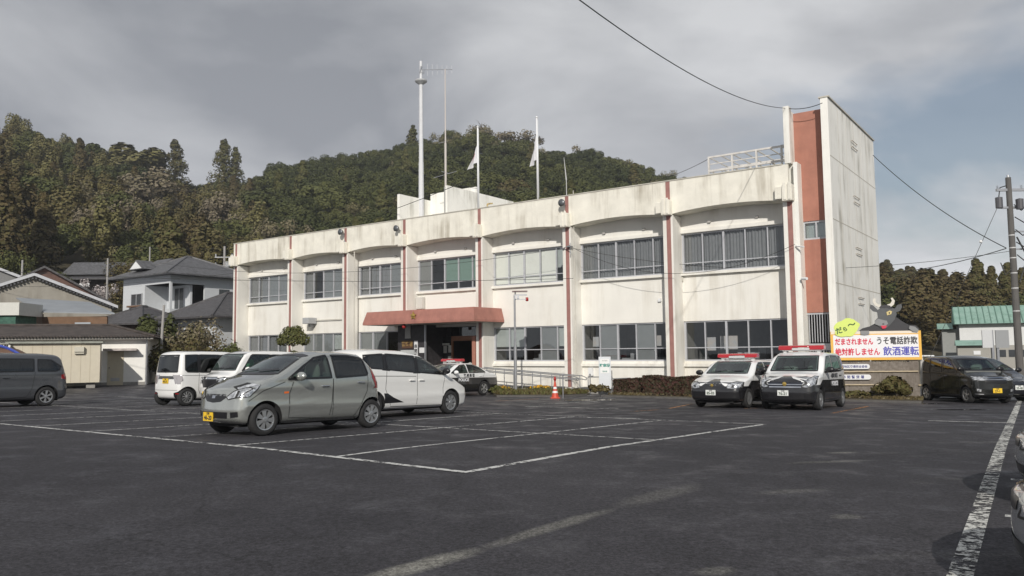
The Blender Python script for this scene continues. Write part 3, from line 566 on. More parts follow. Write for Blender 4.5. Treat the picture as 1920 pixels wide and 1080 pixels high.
def flagpole(s, z1, label, flag, fl):
    t = thing('flagpole', label, 'flagpole', BP(s, .30, ZP1), BRZ, 'flagpoles on the roof edge')
    h = z1 - ZP1; MB().tube((0, 0, 0), (0, 0, h), .055, 10, .045).lathe([(0, h + .12), (.06, h + .08), (.07, h + .02), (0, h)], 10).build('pole', M_WHITE, t, smooth=True)
    # limp flag: a draped, folded cloth
    me = MB(); nx, nz = 14, 18; idx = {}
    for i in range(nx + 1):
        for j in range(nz + 1):
            u, w = i / nx, j / nz; x = -.03 - .62 * u * (.25 + .75 * w) * flag['w']; y = .10 * math.sin(u * 9 + w * 2.2) * (.3 + w); z = h - flag['top'] - flag['h'] * w - .55 * u * (1 - .3 * w)
            idx[i, j] = len(me.v); me.v.append((x, y, z))
    for i in range(nx):
        for j in range(nz): me.f.append((idx[i, j], idx[i + 1, j], idx[i + 1, j + 1], idx[i, j + 1])); me.m.append(1 if flag['spot'](i / nx, j / nz) else 0)
    f = me.build('flag', [mat('flag_white', (.66, .66, .68), .8), mat(fl, flag['col'], .8)], t, smooth=True)
    MB().tube((.07, 0, .2), (.07, 0, h - .1), .008, 4).build('halyard', M_WHITE, t)
flagpole(-5.92, 14.3, 'left white flagpole with a limp white and red flag', dict(w=1.05, h=1.1, top=.85, col=(.40, .05, .06), spot=lambda u, w: (u - .5) ** 2 * 1.2 + (w - .5) ** 2 < .045), 'flag_red')
flagpole(-1.94, 14.1, 'right white flagpole with a limp white flag bearing a dark emblem', dict(w=.62, h=1.45, top=.75, col=(.10, .12, .20), spot=lambda u, w: (u - .5) ** 2 + (w - .45) ** 2 * 3 < .03), 'flag_navy')
t = thing('whip_aerial', 'slim dark whip aerial standing on the parapet right of the flags', 'aerial', BP(-.17, .3, ZP1), BRZ)
MB().tube((0, 0, -.2), (0, 0, 1.0), .02).tube((0, 0, .9), (-.12, 0, 2.1), .035, 6, .01).build('rod', mat('pale_rod', (.5, .5, .5), .5), t); MB().tube((-.02, 0, 0), (-.3, .1, 1.3), .008, 4).build('stay_wire', M_BLACK, t)
# ------------------------------------------------------------------ cars
M_TYRE = mat('tyre_rubber', (.022, .022, .023), .85); M_RIM = mat('silver_wheel', (.50, .51, .52), .28, .75); M_WELL = mat('dark_wheel_well', (.012, .012, .013), .9)
M_CABIN = mat('cabin_trim', (.15, .155, .15), .85); M_SEAT = mat('seat_fabric', (.30, .31, .28), .95); M_TRIM = mat('black_trim', (.014, .014, .016), .3)
M_SEAM = mat('panel_gap', (.02, .02, .02), .6); M_CHROME = mat('chrome', (.75, .76, .78), .12, 1.0); M_GREY_LAMP = mat('lamp_lens', (.16, .17, .19), .10, .6, coat=1.0, col2=(.92, .94, .96), vscale=14.0, vdet=2.0)
M_RLAMP = mat('red_tail_lens', (.30, .012, .015), .12, coat=1.0); M_AMBER = mat('amber_lens', (.75, .16, .03), .2, coat=.5); M_REDBAR = mat('red_beacon_lens', (.42, .012, .02), .12, coat=1.0)
M_YPLATE = mat('yellow_plate', (.80, .52, .03), .5); M_WPLATE = mat('white_plate', (.72, .74, .72), .5); M_PINK = mat('plate_ink', (.05, .08, .05), .6)
G_CAR = glass('car_glass', (.55, .66, .62), .72); G_PRIV = glass('privacy_glass', (.3, .32, .34), .12); G_SHIELD = glass('windscreen_glass', (.60, .74, .70), .80, 1.62)
def carpaint(name, col, metal=0.0, rough=.28, coat=1.0, two=None):
    if name in MATS: return MATS[name]
    m = mat(name, col, rough, metal, coat=coat); t = m.node_tree; b = t.nodes['Principled BSDF']; L = t.links.new
    tcn = N(t, 'ShaderNodeTexCoord'); no = N(t, 'ShaderNodeTexNoise', i_Scale=2.0, i_Detail=3.0); L(tcn.outputs['Object'], no.inputs['Vector'])
    r_ = N(t, 'ShaderNodeMapRange'); r_.inputs['To Min'].default_value = rough * .85; r_.inputs['To Max'].default_value = rough * 1.2; L(no.outputs['Fac'], r_.inputs['Value']); L(r_.outputs[0], b.inputs['Roughness'])
    sx_ = N(t, 'ShaderNodeSeparateXYZ'); L(tcn.outputs['Object'], sx_.inputs[0])
    base = None
    if two:   # two = (black colour, z of the split along the doors, z of the split at the nose, x where the nose begins)
        g = N(t, 'ShaderNodeMapRange'); g.inputs['From Min'].default_value = two[3]; g.inputs['From Max'].default_value = two[3] + .25; g.inputs['To Min'].default_value = two[1]; g.inputs['To Max'].default_value = two[2]; L(sx_.outputs['X'], g.inputs['Value'])
        lt = N(t, 'ShaderNodeMath', operation='LESS_THAN'); L(sx_.outputs['Z'], lt.inputs[0]); L(g.outputs[0], lt.inputs[1])
        mx_ = N(t, 'ShaderNodeMix', data_type='RGBA'); L(lt.outputs[0], mx_.inputs['Factor']); mx_.inputs['A'].default_value = (*col, 1); mx_.inputs['B'].default_value = (*two[0], 1); base = mx_.outputs['Result']
    # road film on the sills
    dz = N(t, 'ShaderNodeMapRange'); dz.inputs['From Min'].default_value = .18; dz.inputs['From Max'].default_value = .5; dz.inputs['To Min'].default_value = .10; dz.inputs['To Max'].default_value = 0; L(sx_.outputs['Z'], dz.inputs['Value'])
    mq = N(t, 'ShaderNodeMath', operation='MULTIPLY'); L(dz.outputs[0], mq.inputs[0]); L(no.outputs['Fac'], mq.inputs[1])
    md = N(t, 'ShaderNodeMix', data_type='RGBA'); L(mq.outputs[0], md.inputs['Factor']); md.inputs['B'].default_value = (.12, .11, .10, 1)
    if base: L(base, md.inputs['A'])
    else: md.inputs['A'].default_value = (*col, 1)
    L(md.outputs['Result'], b.inputs['Base Color']); return m
def sm(a, b, x): t = min(1, max(0, (x - a) / (b - a))); return t * t * (3 - 2 * t)
class Car:
    def __init__(s, sp):
        s.sp = sp; s.L, s.W, s.H = sp['L'], sp['W'], sp['H']; s.zb = sp.get('zb', .20)
        fs = np.linspace(0, s.L, 400); zt = np.interp(fs, [p[0] for p in sp['top']], [p[1] for p in sp['top']])
        w = int(400 * sp.get('soft', .14) / s.L); ker = np.ones(w) / w; zz = np.convolve(np.pad(zt, w, 'edge'), ker, 'same')[w:-w]
        s.top = lambda f: float(np.interp(f, fs, zz))
        s.front = lambda z: float(np.interp(z, [p[0] for p in sp['nose']], [p[1] for p in sp['nose']]))
        s.rear = lambda z: float(np.interp(z, [p[0] for p in sp['tail']], [p[1] for p in sp['tail']]))
    def width(s, z):
        b = s.sp['belt']; T = s.sp['roofw']
        if z > b: return 1 - (1 - T) * ((z - b) / (s.H - b)) ** 1.15
        return 1 - .07 * max(0, (b * .55 - z) / (b * .55)) ** 1.6 - .012 * ((z - b * .62) / (b * .38)) ** 2 * (1 if z > b * .62 else 0)
    def map(s, p):
        sp = s.sp; Hc = s.H - s.zb; a = p[0] / (s.L / 2); b = p[1] / (s.W / 2); c = (p[2] / (Hc / 2) + 1) / 2; f = s.L / 2 - p[0]
        zt = s.top(f); zb = s.zb + .06 * max(0, (abs(a) - .80) / .2) ** 2
        z = zb + c * (zt - zb) - sp.get('crown', .05) * b * b * c ** 5
        pl = 1 - sp.get('pf', .11) * max(0, a) ** 6 - sp.get('pr', .06) * max(0, -a) ** 8
        y = b * s.W / 2 * s.width(z) * pl
        if abs(a) < .93 and abs(b) > .8:     # pressed lines along the doors
            for zc, am in ((.50 + .03 * a, .014), (s.sp['belt'] - .10 - .05 * a, .011)): y += math.copysign(am * math.exp(-((z - zc) / .045) ** 2), b)
        x = p[0]
        if a > 0: wf = sm(.55, 1, a); x -= wf * (s.front(z) + sp.get('cf', .13) * b * b)
        else: wf = sm(.62, 1, -a); x += wf * (s.rear(z) + sp.get('cr', .06) * b * b)
        return (x, y, z)
    def build_mesh(s):
        sp = s.sp; nx, ny, nz = 84, 20, 20; Hc = s.H - s.zb; r = sp.get('rad', .10)
        def axis(n, h): t = np.linspace(-1, 1, n + 1); t = .55 * t + .45 * np.sin(t * math.pi / 2); return t * h
        X, Y, Z = axis(nx, s.L / 2), axis(ny, s.W / 2), axis(nz, Hc / 2); h = (s.L / 2, s.W / 2, Hc / 2); vid = {}; mb = MB()
        def V(i, j, k):
            if (i, j, k) not in vid:
                p = [X[i], Y[j], Z[k]]; q = [min(max(p[a], -(h[a] - r)), h[a] - r) for a in range(3)]; d = [p[a] - q[a] for a in range(3)]; l = math.sqrt(sum(x * x for x in d)) or 1
                vid[i, j, k] = len(mb.v); mb.v.append(s.map([q[a] + r * d[a] / l for a in range(3)]))
            return vid[i, j, k]
        for i in range(nx):
            for j in range(ny):
                for k in (0, nz): mb.f.append((V(i, j, k), V(i + 1, j, k), V(i + 1, j + 1, k), V(i, j + 1, k)))
            for k in range(nz):
                for j in (0, ny): mb.f.append((V(i, j, k), V(i + 1, j, k), V(i + 1, j, k + 1), V(i, j, k + 1)))
        for j in range(ny):
            for k in range(nz):
                for i in (0, nx): mb.f.append((V(i, j, k), V(i, j + 1, k), V(i, j + 1, k + 1), V(i, j, k + 1)))
        mb.m = [0] * len(mb.f); return mb
    # --- projecting outlines onto the body
    def P(s, view, u, v):
        L, W = s.L, s.W
        if view == 'left': return Vector((L / 2 - u, 3, v)), Vector((0, -1, 0))
        if view == 'right': return Vector((L / 2 - u, -3, v)), Vector((0, 1, 0))
        if view == 'front': return Vector((6, u, v)), Vector((-1, 0, 0))
        if view == 'rear': return Vector((-6, u, v)), Vector((1, 0, 0))
        if view == 'top': return Vector((L / 2 - u, v, 4)), Vector((0, 0, -1))
    def hit(s, view, u, v, off=.006):
        o, d = s.P(view, u, v); loc, nr, _, _ = s.bvh.ray_cast(o, d)
        if loc is None: return None
        if nr.dot(d) > 0: nr = -nr
        return loc + nr * off
    def panel(s, mb, view, poly, off=.006, m=0, step=.07, rnd=0.0):
        P_ = [Vector(p) for p in poly]
        if rnd:
            Q = []
            n = len(P_)
            for i in range(n):
                a, b, c = P_[i - 1], P_[i], P_[(i + 1) % n]; r1 = min(rnd, (a - b).length * .45); r2 = min(rnd, (c - b).length * .45)
                p0, p1 = b + (a - b).normalized() * r1, b + (c - b).normalized() * r2
                for t in (0, .33, .67, 1): Q.append(p0 * (1 - t) ** 2 + b * 2 * t * (1 - t) + p1 * t * t)
            P_ = Q
        B = []
        for i in range(len(P_)):
            a, b = P_[i], P_[(i + 1) % len(P_)]; n = max(1, int((b - a).length / step))
            for k in range(n): B.append(a + (b - a) * k / n)
        nb = len(B); x0, x1 = min(p.x for p in B), max(p.x for p in B); y0, y1 = min(p.y for p in B), max(p.y for p in B); pts = list(B)
        def inside(x, y):
            r_ = False; j = nb - 1
            for i in range(nb):
                if (B[i].y > y) != (B[j].y > y) and x < (B[j].x - B[i].x) * (y - B[i].y) / (B[j].y - B[i].y) + B[i].x: r_ = not r_
                j = i
            return r_
        x = x0 + step / 2
        while x < x1:
            y = y0 + step / 2
            while y < y1:
                if inside(x, y) and min((Vector((x, y)) - b).length for b in B) > step * .4: pts.append(Vector((x, y)))
                y += step
            x += step
        r = delaunay_2d_cdt(pts, [(i, (i + 1) % nb) for i in range(nb)], [], 1, 1e-5)
        V = [s.hit(view, p.x, p.y, off) for p in r[0]]; base = len(mb.v); ids = {}
        for i, p in enumerate(V):
            if p is not None: ids[i] = len(mb.v); mb.v.append(tuple(p))
        for f in r[2]:
            if all(i in ids for i in f):
                q = [V[i] for i in f]
                if max((q[0] - q[1]).length, (q[1] - q[2]).length, (q[2] - q[0]).length) < .45: mb.f.append(tuple(ids[i] for i in f)); mb.m.append(m)
        return mb
    def ribbon(s, mb, view, line, w=.01, off=.004, m=0, closed=False):
        L_ = [Vector(p) for p in line]
        if closed: L_.append(L_[0])
        pts = []
        for a, b in zip(L_[:-1], L_[1:]):
            n = max(1, int((b - a).length / .06))
            for k in range(n): pts.append(a + (b - a) * k / n)
        pts.append(L_[-1]); prev = None
        for i, p in enumerate(pts):
            t = (pts[min(i + 1, len(pts) - 1)] - pts[max(i - 1, 0)]).normalized(); nn = Vector((-t.y, t.x)) * w / 2
            a, b = s.hit(view, *(p + nn), off), s.hit(view, *(p - nn), off)
            if a is None or b is None: prev = None; continue
            k = len(mb.v); mb.v += [tuple(a), tuple(b)]
            if prev is not None and (Vector(mb.v[prev]) - a).length < .3: mb.f.append((prev, prev + 1, k + 1, k)); mb.m.append(m)
            prev = k
        return mb
def prism_obj(poly, ax, a, b, m):
    mb = MB().prism(poly, ax, a, b); me = mb.mesh('cut', m); bm = bmesh.new(); bm.from_mesh(me); bmesh.ops.recalc_face_normals(bm, faces=bm.faces); bm.to_mesh(me); bm.free()
    o = bpy.data.objects.new('cut', me); C.objects.link(o); return o
def inset(poly, d):
    P_ = [Vector(p) for p in poly]; n = len(P_); area = sum(P_[i].x * P_[(i + 1) % n].y - P_[(i + 1) % n].x * P_[i].y for i in range(n)); sg = 1 if area > 0 else -1; o = []
    for i in range(n):
        a, b, c = P_[i - 1], P_[i], P_[(i + 1) % n]; e1, e2 = (b - a).normalized(), (c - b).normalized(); n1, n2 = Vector((-e1.y, e1.x)) * sg, Vector((-e2.y, e2.x)) * sg
        k = (n1 + n2); k = k / max(.35, k.length_squared / 2); o.append(tuple(b + k * d))
    return o
WHEELS = {}
def wheel_meshes(r, kind, w=.19):
    key = (round(r, 3), kind)
    if key in WHEELS: return WHEELS[key]
    rr = r * .66
    ty = MB().lathe([(rr - .01, -w / 2 + .02), (rr + .01, -w / 2), (r - .035, -w / 2), (r - .008, -w / 2 + .025), (r, -w / 4), (r, w / 4), (r - .008, w / 2 - .025), (r - .035, w / 2), (rr + .01, w / 2), (rr - .01, w / 2 - .02)], 32, (0, 0, 0), 'y')
    tme = ty.mesh('tyre', M_TYRE); tme.polygons.foreach_set('use_smooth', [True] * len(tme.polygons))
    rm = MB(); y = w / 2
    rm.lathe([(0, y - .055), (rr, y - .055)], 28, (0, 0, 0), 'y', 1); rm.lathe([(rr - .028, y - .05), (rr - .022, y - .012), (rr - .004, y - .008), (rr, y - .03)], 28, (0, 0, 0), 'y', 0)
    n = {'cap7': 7, 'cap8': 8, 'alloy10': 10, 'alloy5': 5, 'steel': 8, 'alloy6': 6}[kind]; wide = {'cap7': .30, 'cap8': .26, 'alloy10': .12, 'alloy5': .26, 'steel': .30, 'alloy6': .20}[kind]
    for k in range(n):
        a = 2 * math.pi * k / n; st_ = wide
        def Q(rad, da, yy): return (rad * math.cos(a + da), yy, rad * math.sin(a + da))
        i0, i1 = .035, rr - .02; d0, d1 = min(.5, st_ * 1.5 * .06 / i0), st_ * .95
        q = [Q(i0, -d0, y - .012), Q(i1, -d1, y - .014), Q(i1, d1, y - .014), Q(i0, d0, y - .012)]; q2 = [(p[0], p[1] - .03, p[2]) for p in q]
        rm.add(q + q2, [(0, 1, 2, 3)] + [(i, (i + 1) % 4, (i + 1) % 4 + 4, i + 4) for i in range(4)])
    rm.lathe([(.052, y - .04), (.05, y - .008), (.03, y - .004), (0, y - .004)], 16, (0, 0, 0), 'y')
    rme = rm.mesh('rim', [M_RIM, M_WELL]); WHEELS[key] = (tme, rme); return WHEELS[key]
def make_car(name, label, cat, sp, loc, heading, group=None):
    """heading: degrees, direction the nose points to on the ground"""
    c = Car(sp); L, Wd, H = c.L, c.W, c.H
    sl = (-.0105 * math.cos(R(heading)) - .023 * math.sin(R(heading)))
    root = thing(name, label, cat, loc, 0, group, rot=None)
    up = Vector((.0105, .023, 1)).normalized(); fw = Vector((math.cos(R(heading)), math.sin(R(heading)), 0)); fw = (fw - up * fw.dot(up)).normalized(); lf = up.cross(fw)
    root.rotation_euler = Matrix((fw, lf, up)).transposed().to_euler()
    paint_m = sp['paint']; mb = c.build_mesh(); me = mb.mesh('body', [paint_m, M_CABIN, M_WELL]); bm = bmesh.new(); bm.from_mesh(me); bmesh.ops.recalc_face_normals(bm, faces=bm.faces); bm.to_mesh(me)
    c.bvh = BVHTree.FromBMesh(bm); bm.free()
    tmp = bpy.data.objects.new('tmp', me); C.objects.link(tmp); cuts = []
    def cut(o):
        md = tmp.modifiers.new('b', 'BOOLEAN'); md.operation = 'DIFFERENCE'; md.solver = 'EXACT'; md.object = o; md.material_mode = 'TRANSFER'; cuts.append(o)
    rw = sp['wheel_r']
    for fx in sp['axles']:
        x = L / 2 - fx; n = 28; ring = [(x + (rw + .055) * math.cos(2 * math.pi * i / n), rw + (rw + .055) * math.sin(2 * math.pi * i / n)) for i in range(n)]
        for sg in (-1, 1): a_, b_ = sorted((sg * (Wd / 2 - .30), sg * (Wd / 2 + .2))); cut(prism_obj(ring, 'y', a_, b_, M_WELL))
    see = sp.get('see', True)
    if see:
        for k, poly in enumerate(sp['side']): cut(prism_obj([(L / 2 - f, z) for f, z in inset(poly, .022)], 'y', -1.2, 1.2, M_CABIN))
        ws = inset(sp['shield'], .03); cut(prism_obj(ws, 'x', -L / 2 + .55, L / 2 + .2, M_CABIN))
        if 'back' in sp: cut(prism_obj(inset(sp['back'], .03), 'x', -L / 2 - .2, 0, M_CABIN))
    dg = bpy.context.evaluated_depsgraph_get(); me2 = bpy.data.meshes.new_from_object(tmp.evaluated_get(dg)); me2.name = 'body'
    bpy.data.objects.remove(tmp); [bpy.data.objects.remove(o) for o in cuts]
    me2.polygons.foreach_set('use_smooth', [True] * len(me2.polygons)); me2.set_sharp_from_angle(angle=R(32))
    # smooth normals of the uncut shell carried over, so the cuts do not dent the paint
    src = bpy.data.objects.new('src', me); C.objects.link(src); me.polygons.foreach_set('use_smooth', [True] * len(me.polygons))
    body = bpy.data.objects.new('body', me2); C.objects.link(body)
    md = body.modifiers.new('n', 'DATA_TRANSFER'); md.object = src; md.use_loop_data = True; md.data_types_loops = {'CUSTOM_NORMAL'}; md.loop_mapping = 'POLYINTERP_NEAREST'; md.use_max_distance = True; md.max_distance = .004
    dg = bpy.context.evaluated_depsgraph_get(); me3 = bpy.data.meshes.new_from_object(body.evaluated_get(dg)); body.modifiers.clear(); body.data = me3; me3.name = 'body'
    bpy.data.objects.remove(src); body.parent = root
    def B(mb_, nm, mats_, par=root, smooth=True): return mb_.build(nm, mats_, par, smooth=smooth) if mb_.v else None
    sides = ('left', 'right')
    for sd_ in sides:
        for k, poly in enumerate(sp['side']):
            g = c.panel(MB(), sd_, poly, .004, rnd=sp.get('wr', .05)); w_ = B(g, 'side_window', (G_PRIV if k in sp.get('priv', ()) else G_CAR))
            fr_ = c.ribbon(MB(), sd_, poly, .035, .008, closed=True); B(fr_, 'window_frame', M_TRIM, w_)
        for poly in sp.get('black', []): B(c.panel(MB(), sd_, poly, .003), 'black_pillar_trim', M_TRIM)
        seam = MB()
        for ln in sp.get('seams', []): c.ribbon(seam, sd_, ln, .012, .003)
        B(seam, 'door_gap', M_SEAM)
        for cr in sp.get('crease', []): B(c.ribbon(MB(), sd_, cr, .035, .006), 'body_crease', sp.get('crease_m', paint_m))
        for f_, z_ in sp.get('handles', []):
            p = c.hit(sd_, f_, z_, .0)
            if p is not None:
                s_ = 1 if sd_ == 'left' else -1; h_ = MB().box(p.x - .09, p.x + .09, p.y - .005 * s_, p.y + .035 * s_, p.z - .014, p.z + .016); h_.build('door_handle', sp.get('handle_m', M_CHROME), root, bevel=.01)
        if 'mirror' in sp:
            f_, z_ = sp['mirror']; p = c.hit(sd_, f_, z_, .0)
            if p is not None:
                s_ = 1 if sd_ == 'left' else -1; mm = MB().blob((p.x, p.y + s_ * .15, p.z + .03), (.07, .13, .085), 12, 8); mo = mm.build('wing_mirror', sp.get('mirror_m', paint_m), root, smooth=True)
                MB().box(p.x - .03, p.x + .02, min(p.y, p.y + s_ * .08), max(p.y, p.y + s_ * .08), p.z - .05, p.z - .01).build('mirror_arm', M_TRIM, mo)
    wsh = c.panel(MB(), 'front', sp['shield'], .004, rnd=.06); w_ = B(wsh, 'windscreen', G_SHIELD); B(c.ribbon(MB(), 'front', sp['shield'], .04, .007, closed=True), 'screen_seal', M_TRIM, w_)
    wp = MB(); yb = [p for p in sp['shield']]; zl = min(p[1] for p in sp['shield']) + .04
    c.ribbon(wp, 'front', [(-.55, zl), (0.0, zl + .03)], .025, .02); c.ribbon(wp, 'front', [(.05, zl), (.52, zl + .03)], .025, .02); B(wp, 'wiper', M_TRIM)
    if 'back' in sp:
        w_ = B(c.panel(MB(), 'rear', sp['back'], .004, rnd=.07), 'rear_window', G_PRIV); B(c.ribbon(MB(), 'rear', sp['back'], .04, .007, closed=True), 'window_seal', M_TRIM, w_)
        zz = min(p[1] for p in sp['back']); q = MB(); c.ribbon(q, 'rear', [(0, zz - .02), (.34, zz + .09)], .025, .02); B(q, 'rear_wiper', M_TRIM)
    for nm, view, poly, mm_ in sp.get('decals', []):
        B(c.panel(MB(), view, poly, .007 if 'lamp' in nm or 'light' in nm else .005, step=.045), nm, mm_)
    for nm, view, poly, mm_ in sp.get('mirrored', []):    # both sides of the car; in front/rear views u is flipped
        for sg in (1, -1):
            vw = view; pp_ = poly
            if view in ('front', 'rear', 'top'): pp_ = [((u * sg, v) if view != 'top' else (u, v * sg)) for u, v in poly]
            else: vw = 'left' if sg > 0 else 'right'
            lo_ = B(c.panel(MB(), vw, pp_, .008 if 'light' in nm else .005, step=.045), nm, mm_)
            if nm == 'headlight' and lo_: B(c.ribbon(MB(), vw, pp_, .016, .010, closed=True), 'lens_edge', M_SEAM, lo_)
    for nm, view, ln, w__, mm_ in sp.get('ribbons', []): B(c.ribbon(MB(), view, ln, w__, .010), nm, mm_)
    for k, (fx) in enumerate(sp['axles']):
        for sg in (1, -1):
            wt = bpy.data.objects.new('wheel', None); C.objects.link(wt); wt.parent = root; wt.location = (L / 2 - fx, sg * (Wd / 2 - .115), rw)
            steer = sp.get('steer', 0) if k == 0 else 0
            wt.rotation_euler = (0, random.uniform(0, 3), 0 if sg > 0 else math.pi); 
            tm, rm = wheel_meshes(rw, sp['rim']); 
            for nm, q in (('tyre', tm), ('rim', rm)): o = bpy.data.objects.new(nm, q); C.objects.link(o); o.parent = wt
    # number plates
    for view in ('front', 'rear'):
        if view + '_plate' in sp:
            u, v = sp[view + '_plate']; p = c.hit(view, u, v, 0)
            if p is None: continue
            sg = 1 if view == 'front' else -1; pm = M_YPLATE if sp['plate'] == 'y' else M_WPLATE
            x = p.x + sg * .012; pl = MB().box(min(x, x + sg * .012), max(x, x + sg * .012), u - .155, u + .155, v - .078, v + .078).build('number_plate', pm, root)
            text_mesh('plate_number', sp['num'], .105, M_PINK if sp['plate'] == 'w' else M_INK, pl, (x + sg * .013, u, v - .022), (R(90), 0, R(90) * sg), bold=.003); text_mesh('plate_region', '宮崎', .05, M_INK, pl, (x + sg * .013, u, v + .052), (R(90), 0, R(90) * sg))
    # cabin
    if see:
        zf = min(p[1] for p in sp['side'][0]) - .02; st_f = sp['seat_f']; seat = MB()
        for f_ in (st_f, st_f + .85):
            for y in (-.36, .36):
                x = L / 2 - f_; seat.blob((x - .03, y, zf + .10), (.09, .23, .30), 12, 8); seat.blob((x - .06, y, zf + .40), (.06, .13, .10), 10, 6)
        B(seat, 'seat', M_SEAT)
        dx = L / 2 - sp['dash_f']; d_ = MB().box(dx - .38, dx, -.62, .62, zf - .06, zf + .07); d_.build('dashboard', M_CABIN, root, bevel=.03)
        sw = MB(); n = 18; rad = .18
        pts_ = [(dx - .42 + .05 * math.sin(2 * math.pi * i / n), -.36 + rad * math.cos(2 * math.pi * i / n), zf + .06 + rad * .9 * math.sin(2 * math.pi * i / n)) for i in range(n + 1)]; sw.path(pts_, .014, 5); B(sw, 'steering_wheel', M_TRIM)
        MB().blob((dx - .62, 0, max(p[1] for p in sp['shield']) - .10), (.02, .11, .035), 8, 5).build('rear_view_mirror', M_TRIM, root, smooth=True)
    # underside
    MB().box(-L / 2 + .25, L / 2 - .25, -Wd / 2 + .30, Wd / 2 - .30, .16, .30).build('underbody', M_WELL, root)
    root['_c'] = 0; del root['_c']
    return root, c
def lightbar(root, c, f_, w=1.30, h=.13):
    p = c.hit('top', f_, 0, 0); x, z = p.x, p.z
    b = MB(); b.box(x - .09, x + .09, -w / 2 + .1, w / 2 - .1, z + .02, z + .05); 
    for y in (-.5, .5): b.box(x - .05, x + .05, y - .05, y + .05, z - .04, z + .06)
    b.box(x - .14, x + .14, -.26, .26, z + .04, z + .04 + h * .45)
    b.build('beacon_mount', mat('beacon_white', (.55, .56, .56), .4), root, bevel=.01)
    prof = [(x - .13, z + .05), (x + .13, z + .05), (x + .12, z + .05 + h * .8), (x + .05, z + .05 + h), (x - .05, z + .05 + h), (x - .12, z + .05 + h * .8)]; hi = [(a_, max(b__, z + .05 + h * .5)) for a_, b__ in prof]
    q = MB().prism(prof, 'y', -w / 2, -.24).prism(hi, 'y', -.24, .24).prism(prof, 'y', .24, w / 2); q.build('red_beacon', M_REDBAR, root, bevel=.02)
def wheel_at(px, py, sp, heading, front=True, left=True):
    """centre of the car from where one tyre touches the ground"""
    p = G2(px, py); h = Vector((math.cos(R(heading)), math.sin(R(heading)))); l = Vector((-h.y, h.x)); xw = sp['L'] / 2 - sp['axles'][0 if front else 1]; yw = (sp['W'] / 2 - .12) * (1 if left else -1)
    q = Vector((p.x, p.y)) - h * xw - l * yw; return (q.x, q.y, zg(q.x, q.y))
# --- silver kei hatchback (the nearest car)
M_SILV = carpaint('silver_green_paint', (.47, .485, .46), .70, .18)
HATCH = dict(L=3.395, W=1.475, H=1.54, belt=.98, roofw=.80, wheel_r=.285, axles=(.62, 3.10), rim='cap7', paint=M_SILV, crown=.06, soft=.20, rad=.13,
    top=[(0, .86), (.08, .93), (.36, 1.01), (.68, 1.06), (.86, 1.12), (1.45, 1.44), (1.9, 1.535), (2.4, 1.54), (2.9, 1.51), (3.18, 1.46), (3.3, 1.38), (3.395, 1.25)],
    nose=[(.2, .03), (.45, 0), (.66, .02), (.82, .08), (.95, .2)], tail=[(.2, .02), (.6, 0), (.9, .02), (1.45, .30)],
    side=[[(1.06, 1.0), (1.42, 1.24), (1.70, 1.39), (2.00, 1.445), (2.06, 1.02)], [(2.17, 1.02), (2.12, 1.445), (2.55, 1.445), (2.88, 1.39), (2.98, 1.10), (2.94, 1.06)]], priv=(1,),
    shield=[(-.62, 1.10), (.62, 1.10), (.52, 1.42), (.30, 1.455), (-.30, 1.455), (-.52, 1.42)], back=[(-.52, 1.03), (.52, 1.03), (.45, 1.36), (-.45, 1.36)],
    seams=[[(1.18, .95), (1.10, .75), (1.10, .30), (2.02, .25), (2.08, .6), (2.10, 1.0)], [(2.10, 1.0), (2.10, .25), (2.62, .24), (2.78, .45), (2.96, .75), (2.98, 1.1)], [(.28, .62), (.55, .80), (1.0, .95)]],
    crease=[], handles=[(1.90, .86), (2.78, .92)], mirror=(1.24, 1.02), mirror_m=M_SILV, seat_f=1.85, dash_f=.95,
    mirrored=[('headlight', 'front', [(.34, .69), (.40, .65), (.60, .69), (.70, .84), (.64, .86), (.46, .79)], M_GREY_LAMP), ('headlight', 'left', [(.12, .68), (.30, .70), (.50, .90), (.40, .93), (.2, .86)], M_GREY_LAMP),
        ('fog_recess', 'front', [(.46, .33), (.60, .35), (.60, .44), (.46, .43)], M_TRIM), ('tail_light', 'left', [(3.10, 1.02), (3.2, .80), (3.34, .80), (3.30, 1.05), (3.12, 1.32), (3.06, 1.33)], M_RLAMP), ('side_marker', 'left', [(.98, .74), (1.08, .745), (1.08, .78), (.98, .775)], M_AMBER), ('tail_light', 'rear', [(.62, .80), (.72, .80), (.66, 1.2), (.60, 1.2)], M_RLAMP)],
    decals=[('grille', 'front', [(-.30, .74), (.30, .74), (.33, .68), (.22, .61), (0, .59), (-.22, .61), (-.33, .68)], M_TRIM), ('grille_bar', 'front', [(-.30, .745), (.30, .745), (.31, .71), (-.31, .71)], mat('grille_grey', (.30, .31, .31), .3, .6)), ('lower_intake', 'front', [(-.38, .32), (.38, .32), (.40, .43), (-.40, .43)], M_TRIM), ('lamp_glare_mark', 'top', [(.42, .15), (.58, .15), (.56, .3), (.44, .3)], M_SILV)],
    ribbons=[('badge', 'front', [(-.05, .69), (.05, .69)], .05, M_CHROME), ('sill_trim', 'left', [(1.05, .235), (2.7, .235)], .05, M_SILV)], front_plate=(-.12, .34), plate='y', num='46-20')
HATCH['decals'] = HATCH['decals'][:-1]
make_car('kei_hatchback', 'silver-green kei hatchback parked across the bay line, nearest of the whole cars', 'car', HATCH, wheel_at(491, 817, HATCH, -128.5), -128.5)
